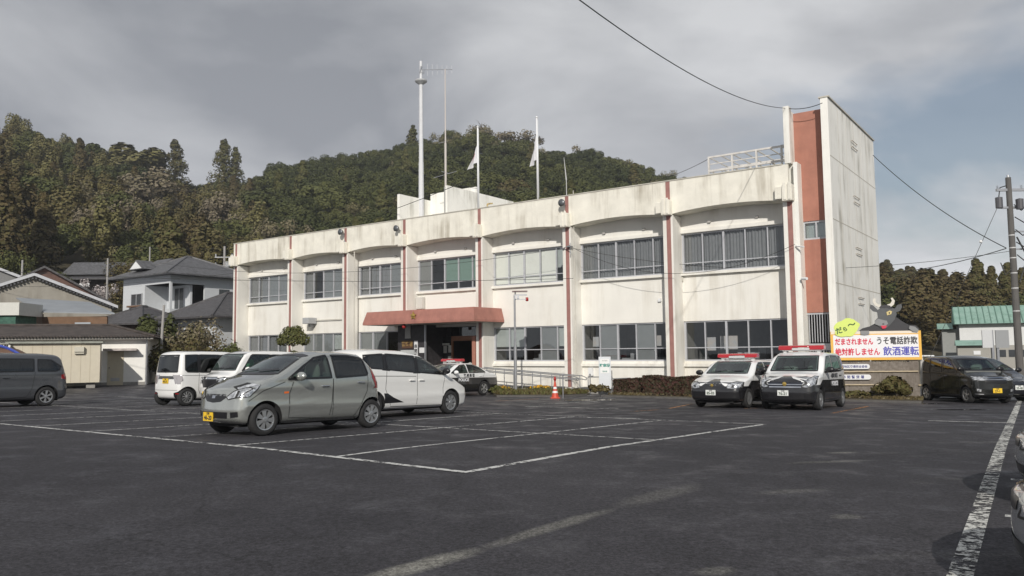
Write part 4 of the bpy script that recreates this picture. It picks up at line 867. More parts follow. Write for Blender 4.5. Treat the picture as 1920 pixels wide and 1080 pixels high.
# --- white MPV behind it
M_PEARL = carpaint('pearl_white_paint', (.82, .82, .80), .0, .2)
MPV = dict(L=4.24, W=1.695, H=1.675, belt=1.04, roofw=.82, wheel_r=.31, axles=(.86, 3.61), rim='cap8', paint=M_PEARL, crown=.05, soft=.22, rad=.13,
    top=[(0, .70), (.12, .80), (.5, .93), (.85, 1.02), (1.1, 1.14), (1.9, 1.56), (2.5, 1.66), (3.3, 1.675), (3.9, 1.65), (4.12, 1.58), (4.24, 1.4)],
    nose=[(.2, .04), (.45, 0), (.7, .05), (.95, .25)], tail=[(.2, .02), (.6, 0), (1.0, .03), (1.6, .22)],
    side=[[(1.05, 1.04), (1.22, 1.13), (1.85, 1.44), (2.12, 1.49), (2.12, 1.10)], [(2.20, 1.10), (2.20, 1.50), (3.18, 1.54), (3.18, 1.17)], [(3.28, 1.18), (3.28, 1.54), (3.85, 1.50), (3.98, 1.22)]], priv=(1, 2),
    shield=[(-.68, 1.12), (.68, 1.12), (.57, 1.52), (.3, 1.56), (-.3, 1.56), (-.57, 1.52)], back=[(-.58, 1.12), (.58, 1.12), (.52, 1.50), (-.52, 1.50)],
    seams=[[(1.12, 1.0), (1.2, .7), (1.2, .28)], [(2.16, 1.5), (2.16, .26)], [(3.2, 1.16), (3.25, .7), (3.05, .28), (1.2, .26)], [(2.2, 1.0), (4.0, 1.02)]], handles=[(2.02, .90), (2.36, .90)], handle_m=M_PEARL, mirror=(1.22, 1.10), mirror_m=M_TRIM, seat_f=2.0, dash_f=1.15,
    black=[[(1.9, 1.44), (2.16, 1.50), (2.3, 1.50), (2.3, 1.07), (2.05, 1.07)], [(3.1, 1.54), (3.35, 1.54), (3.35, 1.15), (3.1, 1.13)]],
    mirrored=[('black_wedge', 'left', [(2.62, .37), (3.26, .36), (3.30, .60), (3.18, .60), (3.0, .50)], M_TRIM), ('headlight', 'left', [(.14, .72), (.35, .74), (.72, .95), (.55, .93), (.2, .86)], M_GREY_LAMP), ('headlight', 'front', [(.5, .68), (.78, .70), (.80, .88), (.6, .84)], M_GREY_LAMP), ('tail_light', 'left', [(3.95, .9), (4.15, .82), (4.2, 1.0), (4.08, 1.25), (3.98, 1.2)], M_RLAMP), ('tail_light', 'rear', [(.6, .8), (.8, .8), (.74, 1.2), (.6, 1.15)], M_RLAMP)],
    decals=[('grille', 'front', [(-.5, .42), (.5, .42), (.6, .60), (-.6, .60)], M_TRIM)], front_plate=(0, .5), rear_plate=(0, .7), plate='w', num='31-08')
make_car('white_minivan', 'pearl white minivan seen from its side, standing behind the silver hatchback', 'car', MPV, wheel_at(840, 776, MPV, 53, True, False), 53)
# --- tall white kei wagons
def keibox(paint_m, **kw):
    d = dict(L=3.395, W=1.475, H=1.79, belt=1.06, roofw=.88, wheel_r=.285, axles=(.60, 3.05), rim='alloy10', paint=paint_m, crown=.04, soft=.16, rad=.10, pf=.07, pr=.03,
        top=[(0, .94), (.06, 1.0), (.34, 1.08), (.46, 1.14), (.86, 1.68), (1.12, 1.765), (1.6, 1.79), (2.4, 1.79), (3.2, 1.77), (3.395, 1.70)],
        nose=[(.2, .03), (.45, 0), (.85, .01), (1.0, .06)], tail=[(.2, .02), (.6, 0), (1.0, .02), (1.75, .10)],
        side=[[(.72, 1.13), (.84, 1.28), (1.06, 1.60), (1.14, 1.65), (1.78, 1.65), (1.78, 1.08)], [(1.88, 1.08), (1.88, 1.65), (2.62, 1.65), (2.62, 1.08)], [(2.70, 1.08), (2.70, 1.65), (3.14, 1.63), (3.16, 1.16), (3.08, 1.09)]], priv=(1, 2),
        shield=[(-.65, 1.15), (.65, 1.15), (.59, 1.66), (-.59, 1.66)], back=[(-.56, 1.09), (.56, 1.09), (.53, 1.63), (-.53, 1.63)],
        seams=[[(.86, 1.05), (.9, .3), (1.8, .26), (1.83, 1.06)], [(2.66, 1.06), (2.66, .5), (2.55, .28), (1.83, .26)], [(1.9, .98), (3.3, .98)]], black=[[(1.72, 1.66), (1.94, 1.66), (1.94, 1.07), (1.72, 1.07)], [(2.56, 1.66), (2.76, 1.66), (2.76, 1.07), (2.56, 1.07)]],
        handles=[(1.66, .92), (2.08, .92)], handle_m=paint_m, mirror=(.84, 1.14), mirror_m=paint_m, seat_f=1.6, dash_f=.66,
        mirrored=[('headlight', 'front', [(.38, .74), (.66, .74), (.69, .90), (.62, .93), (.40, .88)], M_GREY_LAMP), ('headlight', 'left', [(.05, .74), (.24, .76), (.30, .92), (.08, .90)], M_GREY_LAMP), ('tail_light', 'rear', [(.58, .72), (.70, .72), (.70, 1.05), (.60, 1.05)], M_RLAMP), ('tail_light', 'left', [(3.26, .74), (3.37, .74), (3.35, 1.05), (3.27, 1.02)], M_RLAMP)],
        decals=[('grille', 'front', [(-.37, .94), (.37, .94), (.40, .74), (.30, .60), (-.30, .60), (-.40, .74)], M_TRIM), ('lower_intake', 'front', [(-.45, .30), (.45, .30), (.45, .42), (-.45, .42)], M_TRIM)],
        ribbons=[('grille_bar', 'front', [(-.40, .89), (.40, .89)], .05, M_CHROME)], front_plate=(-.12, .40), rear_plate=(0, .80), plate='y', num='52-17'); d.update(kw); return d
M_WHT = carpaint('solid_white_paint', (.83, .83, .82), .0, .2)
K1 = keibox(M_WHT, H=1.75, mirrored=[('tail_light', 'rear', [(.60, .70), (.70, .70), (.70, 1.0), (.62, 1.0)], mat('clear_tail_lens', (.42, .40, .41), .1, .3, coat=1.0)), ('tail_light', 'left', [(3.22, .82), (3.36, .70), (3.36, 1.0), (3.27, 1.0)], MATS['clear_tail_lens']), ('headlight', 'front', [(.38, .74), (.66, .74), (.69, .90), (.40, .88)], M_GREY_LAMP), ('rear_reflector', 'rear', [(.52, .38), (.66, .38), (.66, .41), (.52, .41)], M_RLAMP)],
    decals=[('garnish', 'rear', [(-.56, .86), (.56, .86), (.56, .96), (-.56, .96)], mat('grey_chrome', (.36, .38, .40), .15, .8)), ('tailgate_gap', 'rear', [(-.6, .50), (.6, .50), (.6, .51), (-.6, .51)], M_SEAM)], rear_plate=(-.02, .80), num='40-31')
make_car('kei_minivan', 'boxy white kei minivan seen from the back, leftmost of the white cars', 'car', K1, wheel_at(347, 761, K1, 56, False, False), 56, 'white kei minivans in the car park')
K2 = keibox(M_WHT)
loc = G2(383, 762); h = Vector((math.cos(R(-127)), math.sin(R(-127)))); l = Vector((-h.y, h.x)); q = Vector((loc.x, loc.y)) - h * 1.62 + l * .28; 
rt, cc_ = make_car('kei_minivan', 'boxy white kei minivan with a black grille facing left, behind the silver hatchback', 'car', K2, (q.x, q.y, zg(q.x, q.y)), -127, 'white kei minivans in the car park')
g_ = MB(); g_.blob((.35, .25, 1.33), (.05, .22, .20), 10, 7, jit=.12).blob((.35, -.32, 1.33), (.05, .18, .16), 10, 7, jit=.12); g_.build('seat_cover', mat('pale_green_cloth', (.16, .42, .20), .8), rt, smooth=True)
# --- dark grey MPV cut by the left edge
M_DGREY = carpaint('dark_grey_paint', (.085, .09, .10), .35, .28)
FREED = dict(L=4.215, W=1.695, H=1.715, belt=1.05, roofw=.84, wheel_r=.31, axles=(.75, 3.49), rim='alloy6', paint=M_DGREY, crown=.05, soft=.2, rad=.12,
    top=[(0, .75), (.1, .86), (.5, 1.0), (.8, 1.12), (1.5, 1.62), (2.2, 1.71), (3.4, 1.705), (4.05, 1.67), (4.215, 1.6)], nose=[(.2, .03), (.45, 0), (.95, .2)], tail=[(.2, .03), (.55, 0), (.95, .05), (1.6, .22)],
    side=[[(1.0, 1.08), (1.5, 1.46), (1.9, 1.50), (1.9, 1.10)], [(2.0, 1.10), (2.0, 1.51), (3.08, 1.51), (3.08, 1.12)], [(3.20, 1.12), (3.20, 1.50), (3.60, 1.49), (3.92, 1.28), (3.86, 1.16), (3.75, 1.12)]], priv=(1, 2),
    shield=[(-.68, 1.14), (.68, 1.14), (.57, 1.56), (-.57, 1.56)], back=[(-.55, 1.12), (.55, 1.12), (.5, 1.52), (-.5, 1.52)], seams=[[(3.12, 1.1), (3.05, .6), (2.9, .3), (1.95, .27), (1.95, 1.08)], [(2.1, .99), (4.0, 1.0)]], crease=[],
    handles=[(2.25, .92), (1.78, .92)], handle_m=M_DGREY, mirror=(1.15, 1.12), seat_f=1.9, dash_f=1.1, mirrored=[('tail_light', 'left', [(3.92, .88), (4.10, .86), (4.17, .98), (4.14, 1.08), (3.92, 1.0)], M_RLAMP), ('tail_light', 'rear', [(.6, .84), (.8, .84), (.78, 1.05), (.6, 1.02)], M_RLAMP), ('headlight', 'front', [(.45, .7), (.75, .72), (.78, .9), (.5, .84)], M_GREY_LAMP)], front_plate=(0, .45), rear_plate=(0, .7), plate='w', num='61-50')
make_car('grey_minivan', 'dark grey minivan cut off by the left edge of the photo', 'car', FREED, wheel_at(83, 761, FREED, -127, False, True), -127)
# --- police cars
PW, PBK = (.81, .82, .82), (.014, .014, .016)
def police(name, two): return carpaint(name, PW, 0, .24, two=(PBK, *two))
PSED = dict(L=4.87, W=1.80, H=1.47, belt=.98, roofw=.76, wheel_r=.325, axles=(.95, 3.80), rim='alloy5', paint=police('police_sedan_paint', (.80, .62, 1.3)), crown=.05, soft=.22, rad=.12,
    top=[(0, .60), (.12, .70), (.6, .88), (1.25, .97), (1.45, 1.03), (2.15, 1.38), (2.6, 1.465), (3.1, 1.46), (3.5, 1.36), (4.1, 1.10), (4.3, 1.06), (4.75, 1.02), (4.87, .95)], nose=[(.2, .04), (.5, 0), (.8, .2)], tail=[(.2, .05), (.6, 0), (.95, .08)],
    side=[[(1.62, 1.0), (2.05, 1.22), (2.30, 1.33), (2.62, 1.365), (2.66, 1.01)], [(2.74, 1.01), (2.72, 1.365), (3.2, 1.35), (3.55, 1.22), (3.86, 1.03)]], shield=[(-.68, 1.04), (.68, 1.04), (.55, 1.36), (-.55, 1.36)], back=[(-.6, 1.1), (.6, 1.1), (.5, 1.33), (-.5, 1.33)],
    seams=[[(1.5, .95), (1.5, .3), (2.6, .28), (2.7, 1.0)], [(2.7, .3), (3.3, .3), (3.6, .7), (3.8, 1.0)]], handles=[(2.5, .86), (3.5, .87)], handle_m=mat('police_white', PW, .3), mirror=(1.78, 1.0), mirror_m=mat('police_white'), seat_f=2.5, dash_f=1.6,
    mirrored=[('headlight', 'front', [(.5, .55), (.8, .6), (.82, .74), (.55, .68)], M_GREY_LAMP), ('tail_light', 'rear', [(.5, .75), (.8, .75), (.8, .9), (.5, .88)], M_RLAMP)], decals=[('grille', 'front', [(-.4, .48), (.4, .48), (.45, .66), (-.45, .66)], M_TRIM)], front_plate=(0, .38), plate='w', num='10-72')
rt, c1 = make_car('police_car', 'black and white police sedan with red light bar before the entrance', 'police car', PSED, wheel_at(905, 741, PSED, -129, False, True), -129, 'black and white police vehicles')
lightbar(rt, c1, 2.65, 1.25, .12)
def side_text(rt, c, txt, f_, z_, size, m, bold=.004, sx=1.0, side='left'):
    p = c.hit(side, f_, z_, .012)
    if side == 'left': text_mesh('side_lettering', txt, size, m, rt, p, (R(90), 0, R(180)), bold=bold, sx=sx)
    else: text_mesh('side_lettering', txt, size, m, rt, p, (R(90), 0, 0), bold=bold, sx=sx)
M_LTW = mat('reflective_white', (.75, .76, .78), .4)
side_text(rt, c1, '宮 崎 県 警', 2.75, .885, .15, M_INK); side_text(rt, c1, 'POLICE', 2.4, .70, .17, M_LTW, .008, 1.2)
rt_pl = None
def chev(w, z0, z1): return [(-w, z0), (w, z0), (w * .96, z0 + .05), (w * .45, z1 - .07), (.1, z1), (-.1, z1), (-w * .45, z1 - .07), (-w * .96, z0 + .05)]
M_PBK = carpaint('police_black_paint', PBK, 0, .2)
AD = dict(L=4.37, W=1.695, H=1.50, belt=.98, roofw=.82, wheel_r=.30, axles=(.83, 3.36), rim='steel', paint=police('police_wagon_paint', (.82, .66, 1.2)), crown=.05, soft=.18, rad=.12,
    top=[(0, .76), (.1, .82), (.5, .91), (.95, .98), (1.1, 1.04), (1.75, 1.42), (2.2, 1.495), (3.8, 1.49), (4.2, 1.44), (4.37, 1.3)], nose=[(.2, .04), (.5, 0), (.7, .04), (.9, .22)], tail=[(.2, .02), (.6, 0), (1.4, .25)],
    side=[[(1.28, 1.0), (1.7, 1.27), (1.95, 1.36), (2.25, 1.375), (2.25, 1.01)], [(2.35, 1.01), (2.35, 1.375), (3.1, 1.375), (3.2, 1.02)], [(3.30, 1.02), (3.22, 1.375), (3.85, 1.36), (4.02, 1.06)]], shield=[(-.66, 1.04), (.66, 1.04), (.57, 1.39), (-.57, 1.39)], back=[(-.55, 1.05), (.55, 1.05), (.5, 1.35), (-.5, 1.35)],
    seams=[[(1.15, .95), (1.15, .3), (2.25, .28), (2.30, 1.0)], [(2.3, .28), (2.95, .28), (3.2, .7), (3.25, 1.0)]], handles=[(2.1, .88), (3.05, .88)], handle_m=M_TRIM, mirror=(1.36, 1.03), mirror_m=M_TRIM, seat_f=2.1, dash_f=1.25,
    mirrored=[('headlight', 'front', [(.42, .60), (.60, .58), (.80, .62), (.80, .78), (.62, .79), (.45, .73)], M_GREY_LAMP), ('headlight', 'left', [(.10, .62), (.3, .64), (.38, .76), (.15, .76)], M_GREY_LAMP)],
    decals=[('black_crest', 'front', chev(.40, .60, .86), M_PBK), ('black_crest', 'front', [(-.40, .40), (.40, .40), (.42, .60), (-.42, .60)], M_PBK)], front_plate=(-.05, .47), plate='w', num='85-03')
rt, c1 = make_car('police_car', 'black and white police estate car, left of the two facing the camera', 'police car', AD, wheel_at(1400, 765, AD, -127), -127, 'black and white police vehicles')
lightbar(rt, c1, 2.15, 1.30, .13); side_text(rt, c1, '宮 崎 県 警', 2.3, .90, .15, M_INK); side_text(rt, c1, 'POLICE', 2.3, .68, .17, M_LTW, .008, 1.2)
def shieldbadge(rt, c, u, v, s=.07):
    p = c.hit('front', u, v, .01); o = MB().lathe([(0, .02), (s * .6, .012), (s * .7, 0)], 10, (0, 0, 0), 'x'); o = o.build('gold_badge', MATS['gold_emblem'], rt); o.location = p
shieldbadge(rt, c1, -.02, .68)
SOL = dict(L=3.71, W=1.68, H=1.71, belt=1.06, roofw=.86, wheel_r=.30, axles=(.70, 3.18), rim='steel', paint=police('police_minivan_paint', (.86, .72, 1.0)), crown=.05, soft=.17, rad=.12,
    top=[(0, .88), (.1, .94), (.5, 1.03), (.8, 1.08), (.92, 1.12), (1.4, 1.58), (1.8, 1.70), (3.3, 1.695), (3.62, 1.64), (3.71, 1.5)], nose=[(.2, .04), (.5, 0), (.75, .03), (1.0, .18)], tail=[(.2, .02), (.6, 0), (1.6, .16)],
    side=[[(1.08, 1.08), (1.40, 1.40), (1.62, 1.53), (1.95, 1.56), (1.95, 1.09)], [(2.05, 1.09), (2.05, 1.565), (2.85, 1.565), (2.98, 1.12)], [(3.06, 1.14), (2.96, 1.56), (3.3, 1.54), (3.42, 1.18)]], priv=(1, 2), shield=[(-.68, 1.12), (.68, 1.12), (.60, 1.55), (-.60, 1.55)], back=[(-.55, 1.1), (.55, 1.1), (.5, 1.55), (-.5, 1.55)],
    seams=[[(.95, 1.02), (.98, .3), (1.95, .28), (2.0, 1.06)], [(2.0, .28), (2.6, .28), (2.85, .7), (3.0, 1.06)]], handles=[(1.82, .97), (2.8, .98)], handle_m=M_TRIM, mirror=(1.15, 1.12), mirror_m=M_TRIM, seat_f=1.85, dash_f=1.0,
    mirrored=[('headlight', 'front', [(.46, .66), (.62, .64), (.79, .74), (.80, .96), (.70, .97), (.58, .86)], M_GREY_LAMP), ('headlight', 'left', [(.08, .70), (.28, .74), (.42, .95), (.2, .92)], M_GREY_LAMP), ('fog_recess', 'front', [(.5, .32), (.68, .34), (.68, .46), (.5, .46)], M_TRIM)],
    decals=[('black_crest', 'front', chev(.46, .78, .97), M_PBK), ('grille', 'front', [(-.44, .66), (.44, .66), (.52, .80), (-.52, .80)], mat('smoked_chrome', (.05, .055, .07), .2, .6))], ribbons=[('grille_bar', 'front', [(-.45, .66), (.45, .66)], .03, M_CHROME), ('grille_bar', 'front', [(-.48, .73), (.48, .73)], .02, M_CHROME)], front_plate=(-.04, .49), plate='w', num='76-21')
rt, c1 = make_car('police_car', 'tall black and white police minivan beside the reed fence, facing the camera', 'police car', SOL, wheel_at(1534, 769, SOL, -126), -126, 'black and white police vehicles')
lightbar(rt, c1, 1.85, 1.35, .14); side_text(rt, c1, '宮 崎 県 警', 2.15, .97, .14, M_INK); side_text(rt, c1, 'POLICE', 2.15, .74, .18, M_LTW, .008, 1.2); shieldbadge(rt, c1, 0, .74, .09)
# --- black kei wagon on the right and the black car behind it
M_BLKP = carpaint('black_green_paint', (.012, .013, .012), .0, .12, .5)
KB = keibox(M_BLKP, H=1.65, rim='alloy5', top=[(0, .80), (.08, .90), (.5, 1.02), (.75, 1.10), (1.35, 1.54), (1.7, 1.64), (2.6, 1.65), (3.2, 1.62), (3.395, 1.5)],
    side=[[(1.05, 1.06), (1.15, 1.18), (1.50, 1.48), (1.85, 1.51), (1.85, 1.05)], [(1.95, 1.05), (1.95, 1.51), (2.65, 1.51), (2.65, 1.05)], [(2.72, 1.05), (2.72, 1.51), (3.1, 1.49), (3.12, 1.12)]], shield=[(-.63, 1.12), (.63, 1.12), (.56, 1.50), (-.56, 1.50)], back=[(-.54, 1.06), (.54, 1.06), (.5, 1.48), (-.5, 1.48)], priv=(0, 1, 2), mirror_m=M_TRIM, handle_m=M_BLKP, crease=[],
    black=[], mirrored=[('headlight', 'front', [(.36, .76), (.66, .78), (.68, .92), (.36, .90)], M_GREY_LAMP), ('headlight', 'left', [(.05, .78), (.22, .79), (.26, .92), (.08, .90)], M_GREY_LAMP), ('fog_light', 'front', [(.50, .40), (.62, .42), (.62, .50), (.5, .48)], M_GREY_LAMP), ('bumper_chrome', 'front', [(.42, .30), (.66, .31), (.66, .34), (.42, .33)], M_CHROME)],
    decals=[('grille', 'front', [(-.38, .66), (.38, .66), (.38, .90), (-.38, .90)], M_TRIM)], ribbons=[('grille_bar', 'front', [(-.38, .86), (.38, .86)], .035, M_CHROME), ('grille_bar', 'front', [(-.38, .80), (.38, .80)], .02, M_CHROME)], front_plate=(.0, .44), num='27-1')
make_car('black_kei_wagon', 'black kei wagon with a chrome grille and yellow plate, right of the fence', 'car', KB, wheel_at(1817, 756, KB, -88, True, False), -88)
B2 = dict(MPV); B2.update(paint=carpaint('black_blue_paint', (.018, .019, .024), .2, .14), L=4.6, H=1.72, black=[], mirror_m=M_TRIM, handle_m=M_TRIM, num='33-40', rim='alloy5', priv=(1, 2), mirrored=[('headlight', 'front', [(.45, .70), (.78, .72), (.80, .86), (.5, .84)], M_GREY_LAMP), ('headlight', 'left', [(.12, .72), (.4, .76), (.5, .88), (.2, .86)], M_GREY_LAMP), ('fog_light', 'front', [(.55, .38), (.7, .4), (.7, .5), (.55, .5)], M_GREY_LAMP)])
h = Vector((math.cos(R(-84)), math.sin(R(-84)))); q = Vector((17.95, 28.2)) - h * 2.3; make_car('black_minivan', 'glossy black minivan half hidden behind the black kei wagon', 'car', B2, (q.x, q.y, zg(q.x, q.y)), -84)
# --- two silver cars cut off by the right edge
M_SIL2 = carpaint('blue_silver_paint', (.45, .48, .50), .5, .2)
E1 = dict(HATCH); E1.update(L=3.9, W=1.66, H=1.42, top=[(0, .66), (.1, .73), (.5, .84), (1.0, .94), (1.2, 1.0), (1.9, 1.34), (2.4, 1.42), (3.2, 1.41), (3.7, 1.3), (3.9, 1.1)], side=[[(1.4, .98), (1.8, 1.2), (2.05, 1.3), (2.3, 1.32), (2.3, 1.0)], [(2.4, 1.0), (2.4, 1.32), (2.9, 1.31), (3.2, 1.2), (3.2, 1.02)]], shield=[(-.62, 1.02), (.62, 1.02), (.5, 1.3), (-.5, 1.3)], back=[(-.5, 1.03), (.5, 1.03), (.45, 1.25), (-.45, 1.25)], crease=[], axles=(.75, 3.2), paint=M_SIL2, mirror_m=M_SIL2, plate='w', num='14-55', priv=(), wheel_r=.30, pf=.16, decals=[('grille', 'front', [(-.34, .56), (.34, .56), (.4, .68), (-.4, .68)], M_TRIM), ('lower_intake', 'front', [(-.62, .26), (.62, .26), (.58, .40), (-.58, .40)], M_TRIM)],
    mirrored=[('headlight', 'front', [(.42, .54), (.70, .56), (.76, .70), (.58, .68)], M_GREY_LAMP), ('headlight', 'left', [(.14, .55), (.34, .58), (.56, .72), (.3, .70)], M_GREY_LAMP), ('fog_recess', 'front', [(.56, .28), (.72, .30), (.72, .46), (.6, .44)], M_TRIM)])
hd = 146.7; hv = Vector((math.cos(R(hd)), math.sin(R(hd)))); lv = Vector((-hv.y, hv.x))
def edge_car(name, label, nose, spec): q = Vector(nose) - hv * spec['L'] / 2; make_car(name, label, 'car', spec, (q.x, q.y, zg(q.x, q.y)), hd, 'silver cars along the right edge')
EC1 = Vector((3.03, 4.92)); EC2 = Vector((4.98, 7.95))
E1.pop('front_plate', None)
edge_car('silver_hatchback', 'silver car nose at the lower right corner of the photo', EC1, E1)
edge_car('silver_hatchback', 'silver car nose at the right edge, farther than the one in the corner', EC2, E1)
# ------------------------------------------------------------------ trees, shrubs, the wooded hill
def leafmat(name, cols, rough=.7):
    """crown material: 'tint' (one value per tree or clump, stored on the mesh) picks the foliage colour"""
    m = bpy.data.materials.new(name); m.use_nodes = True; t = m.node_tree; b = t.nodes['Principled BSDF']; L = t.links.new
    a = N(t, 'ShaderNodeAttribute', attribute_name='tint'); r = N(t, 'ShaderNodeValToRGB'); r.color_ramp.interpolation = 'LINEAR'
    e = r.color_ramp.elements; e[0].position = 0; e[0].color = (*cols[0], 1); e[1].position = 1; e[1].color = (*cols[-1], 1)
    for i, c in enumerate(cols[1:-1]): k = e.new((i + 1) / (len(cols) - 1)); k.color = (*c, 1)
    L(a.outputs['Fac'], r.inputs[0]); L(r.outputs[0], b.inputs['Base Color']); b.inputs['Roughness'].default_value = rough; b.inputs['Specular IOR Level'].default_value = .25
    return m
# 0..1: dark evergreen, olive, mid green, russet cedar, yellow bamboo, bare twigs grey-brown
PAL = [(.038, .047, .016), (.064, .073, .022), (.100, .106, .033), (.088, .064, .028), (.150, .140, .052), (.185, .155, .11)]
M_LEAF = leafmat('foliage', PAL)
M_BARK = mat('bark', (.075, .06, .045), .9, var=.3, vscale=4, bump=.5); M_PALEBARK = mat('pale_bark', (.20, .18, .15), .9, var=.2, vscale=4)
def leaves(centres, radii, n, size, rng, flat=.0, inner=.55):
    """n small quads spread through ellipsoid clumps -> (verts, faces)"""
    k = rng.integers(0, len(centres), n); c = centres[k]; r = radii[k]
    d = rng.normal(size=(n, 3)); d /= np.linalg.norm(d, axis=1)[:, None]; rad = (inner + (1 - inner) * rng.random(n) ** .6)[:, None]
    p = c + d * rad * r
    nrm = d + rng.normal(size=(n, 3)) * .34; nrm[:, 2] += flat; nrm /= np.linalg.norm(nrm, axis=1)[:, None]
    t = np.cross(nrm, rng.normal(size=(n, 3))); t /= np.linalg.norm(t, axis=1)[:, None]; b = np.cross(nrm, t)
    s = (size * (.6 + .8 * rng.random(n)))[:, None]; q = np.stack([p - t * s - b * s * .6, p + t * s * .8 - b * s * .7, p + t * s + b * s * .6, p - t * s * .7 + b * s * .8], 1)
    return q.reshape(-1, 3)
def crown(kind, rng, n, size):
    """unit tree shapes, base at z=0, height about 1 -> quad vertices"""
    if kind == 'round':
        m = 30; d = rng.normal(size=(m, 3)); d[:, 2] = np.abs(d[:, 2]) * 1.1 - .25; d /= np.linalg.norm(d, axis=1)[:, None]; w = .78 + .30 * rng.random(m)
        c = d * np.array([.33, .33, .27]) * w[:, None] + np.array([0, 0, .56]); r = np.stack([.085 + .06 * rng.random(m)] * 3, 1)
        return leaves(c, r, n, size, rng, .30, .72)
    if kind == 'cedar':
        m = 22; z = np.linspace(.14, .97, m); w = .21 * (1.03 - z) ** .75; a = rng.random(m) * 6.28; c = np.stack([np.cos(a) * w * .35, np.sin(a) * w * .35, z + rng.normal(0, .012, m)], 1); r = np.stack([w * .85 + .015, w * .85 + .015, .045 + w * .22], 1)
        return leaves(c, r, n, size, rng, .3)
    if kind == 'bamboo':
        m = 12; a = rng.random(m) * 6.28; w = .20 * rng.random(m); z = .35 + .5 * rng.random(m); c = np.stack([np.cos(a) * w, np.sin(a) * w, z], 1); r = np.stack([.07 + .05 * rng.random(m), .07 + .05 * rng.random(m), .17 + .1 * rng.random(m)], 1)
        return leaves(c, r, n, size, rng, 0)
    if kind == 'bare':
        m = 10; c = np.stack([rng.normal(0, .17, m), rng.normal(0, .17, m), .62 + rng.normal(0, .14, m)], 1); r = np.stack([.12 + .08 * rng.random(m)] * 3, 1)
        return leaves(c, r, n, size * .8, rng, 0, .2)
def quads_obj(name, verts, tint, m, parent=None, smooth=False):
    n = len(verts) // 4; me = bpy.data.meshes.new(name); me.vertices.add(4 * n); me.vertices.foreach_set('co', verts.astype(np.float32).ravel())
    me.loops.add(4 * n); me.loops.foreach_set('vertex_index', np.arange(4 * n, dtype=np.int32)); me.polygons.add(n); me.polygons.foreach_set('loop_start', np.arange(0, 4 * n, 4, dtype=np.int32)); me.polygons.foreach_set('loop_total', np.full(n, 4, dtype=np.int32))
    at_ = me.attributes.new('tint', 'FLOAT', 'POINT'); at_.data.foreach_set('value', np.asarray(tint, dtype=np.float32)); me.update(); me.validate(); me.materials.append(m)
    o = bpy.data.objects.new(name, me); C.objects.link(o)
    if parent: o.parent = parent
    return o
def trunk(mb, h, r, limbs=5, spread=.25, z0=.35, seed=0, n=7):
    rg_ = random.Random(seed); pts = [(0, 0, 0)]
    for k in range(1, 5): pts.append((rg_.uniform(-.02, .02) * h, rg_.uniform(-.02, .02) * h, h * k / 5))
    for i in range(4): mb.tube(pts[i], pts[i + 1], r * (1 - i * .2), n, r * (1 - (i + 1) * .2), cap=(i == 0))
    for k in range(limbs):
        a = 6.28 * k / limbs + rg_.uniform(-.4, .4); z = h * (z0 + (.75 - z0) * k / limbs); e = (math.cos(a) * spread * h, math.sin(a) * spread * h, z + h * .22)
        mid_ = (e[0] * .5, e[1] * .5, z + h * .09); mb.tube((0, 0, z), mid_, r * .42, 5, r * .3); mb.tube(mid_, e, r * .3, 5, r * .08)
        for q in (-1, 1): mb.tube(mid_, (e[0] * .8 + q * .08 * h, e[1] * .8 - q * .08 * h, z + h * .24), r * .2, 4, r * .05)
    return mb
# the wood on the hillside that reads as one mass
SHP = {k: [crown(k, np.random.default_rng(50 + 7 * i + len(k)), {'round': 6500, 'cedar': 5200, 'bamboo': 4200, 'bare': 2600}[k], {'round': .0145, 'cedar': .0135, 'bamboo': .014, 'bare': .017}[k]) for i in range(3)] for k in ('round', 'cedar', 'bamboo', 'bare')}
PTS = []
rg = np.random.default_rng(5)
def kind_at(px, t):
    u = rg.random(); n_ = math.sin(px * .021 + t * 5) + math.sin(px * .043 + 2 - t * 9) * .7
    if px < 480:
        if 120 < px < 460 and .25 < t < .8 and u < .22: return 'bare', .95
        if n_ > .35 and u < .55: return 'cedar', .57
        if n_ < -.25 and u < .5: return 'bamboo', .76
        return ('round', .10 + .33 * rg.random()) if u < .72 else ('bamboo', .70)
    if px > 1480:
        if t > .35: return ('cedar', .50 + .08 * rg.random()) if u < .75 else ('round', .15)
        return ('bamboo', .60) if u < .5 else ('cedar', .56) if u < .75 else ('round', .12)
    if u < .05: return 'bare', .9
    if u < .13: return 'cedar', .48
    return 'round', (.05 + .36 * rg.random())
cnt = 0
y = 98.0
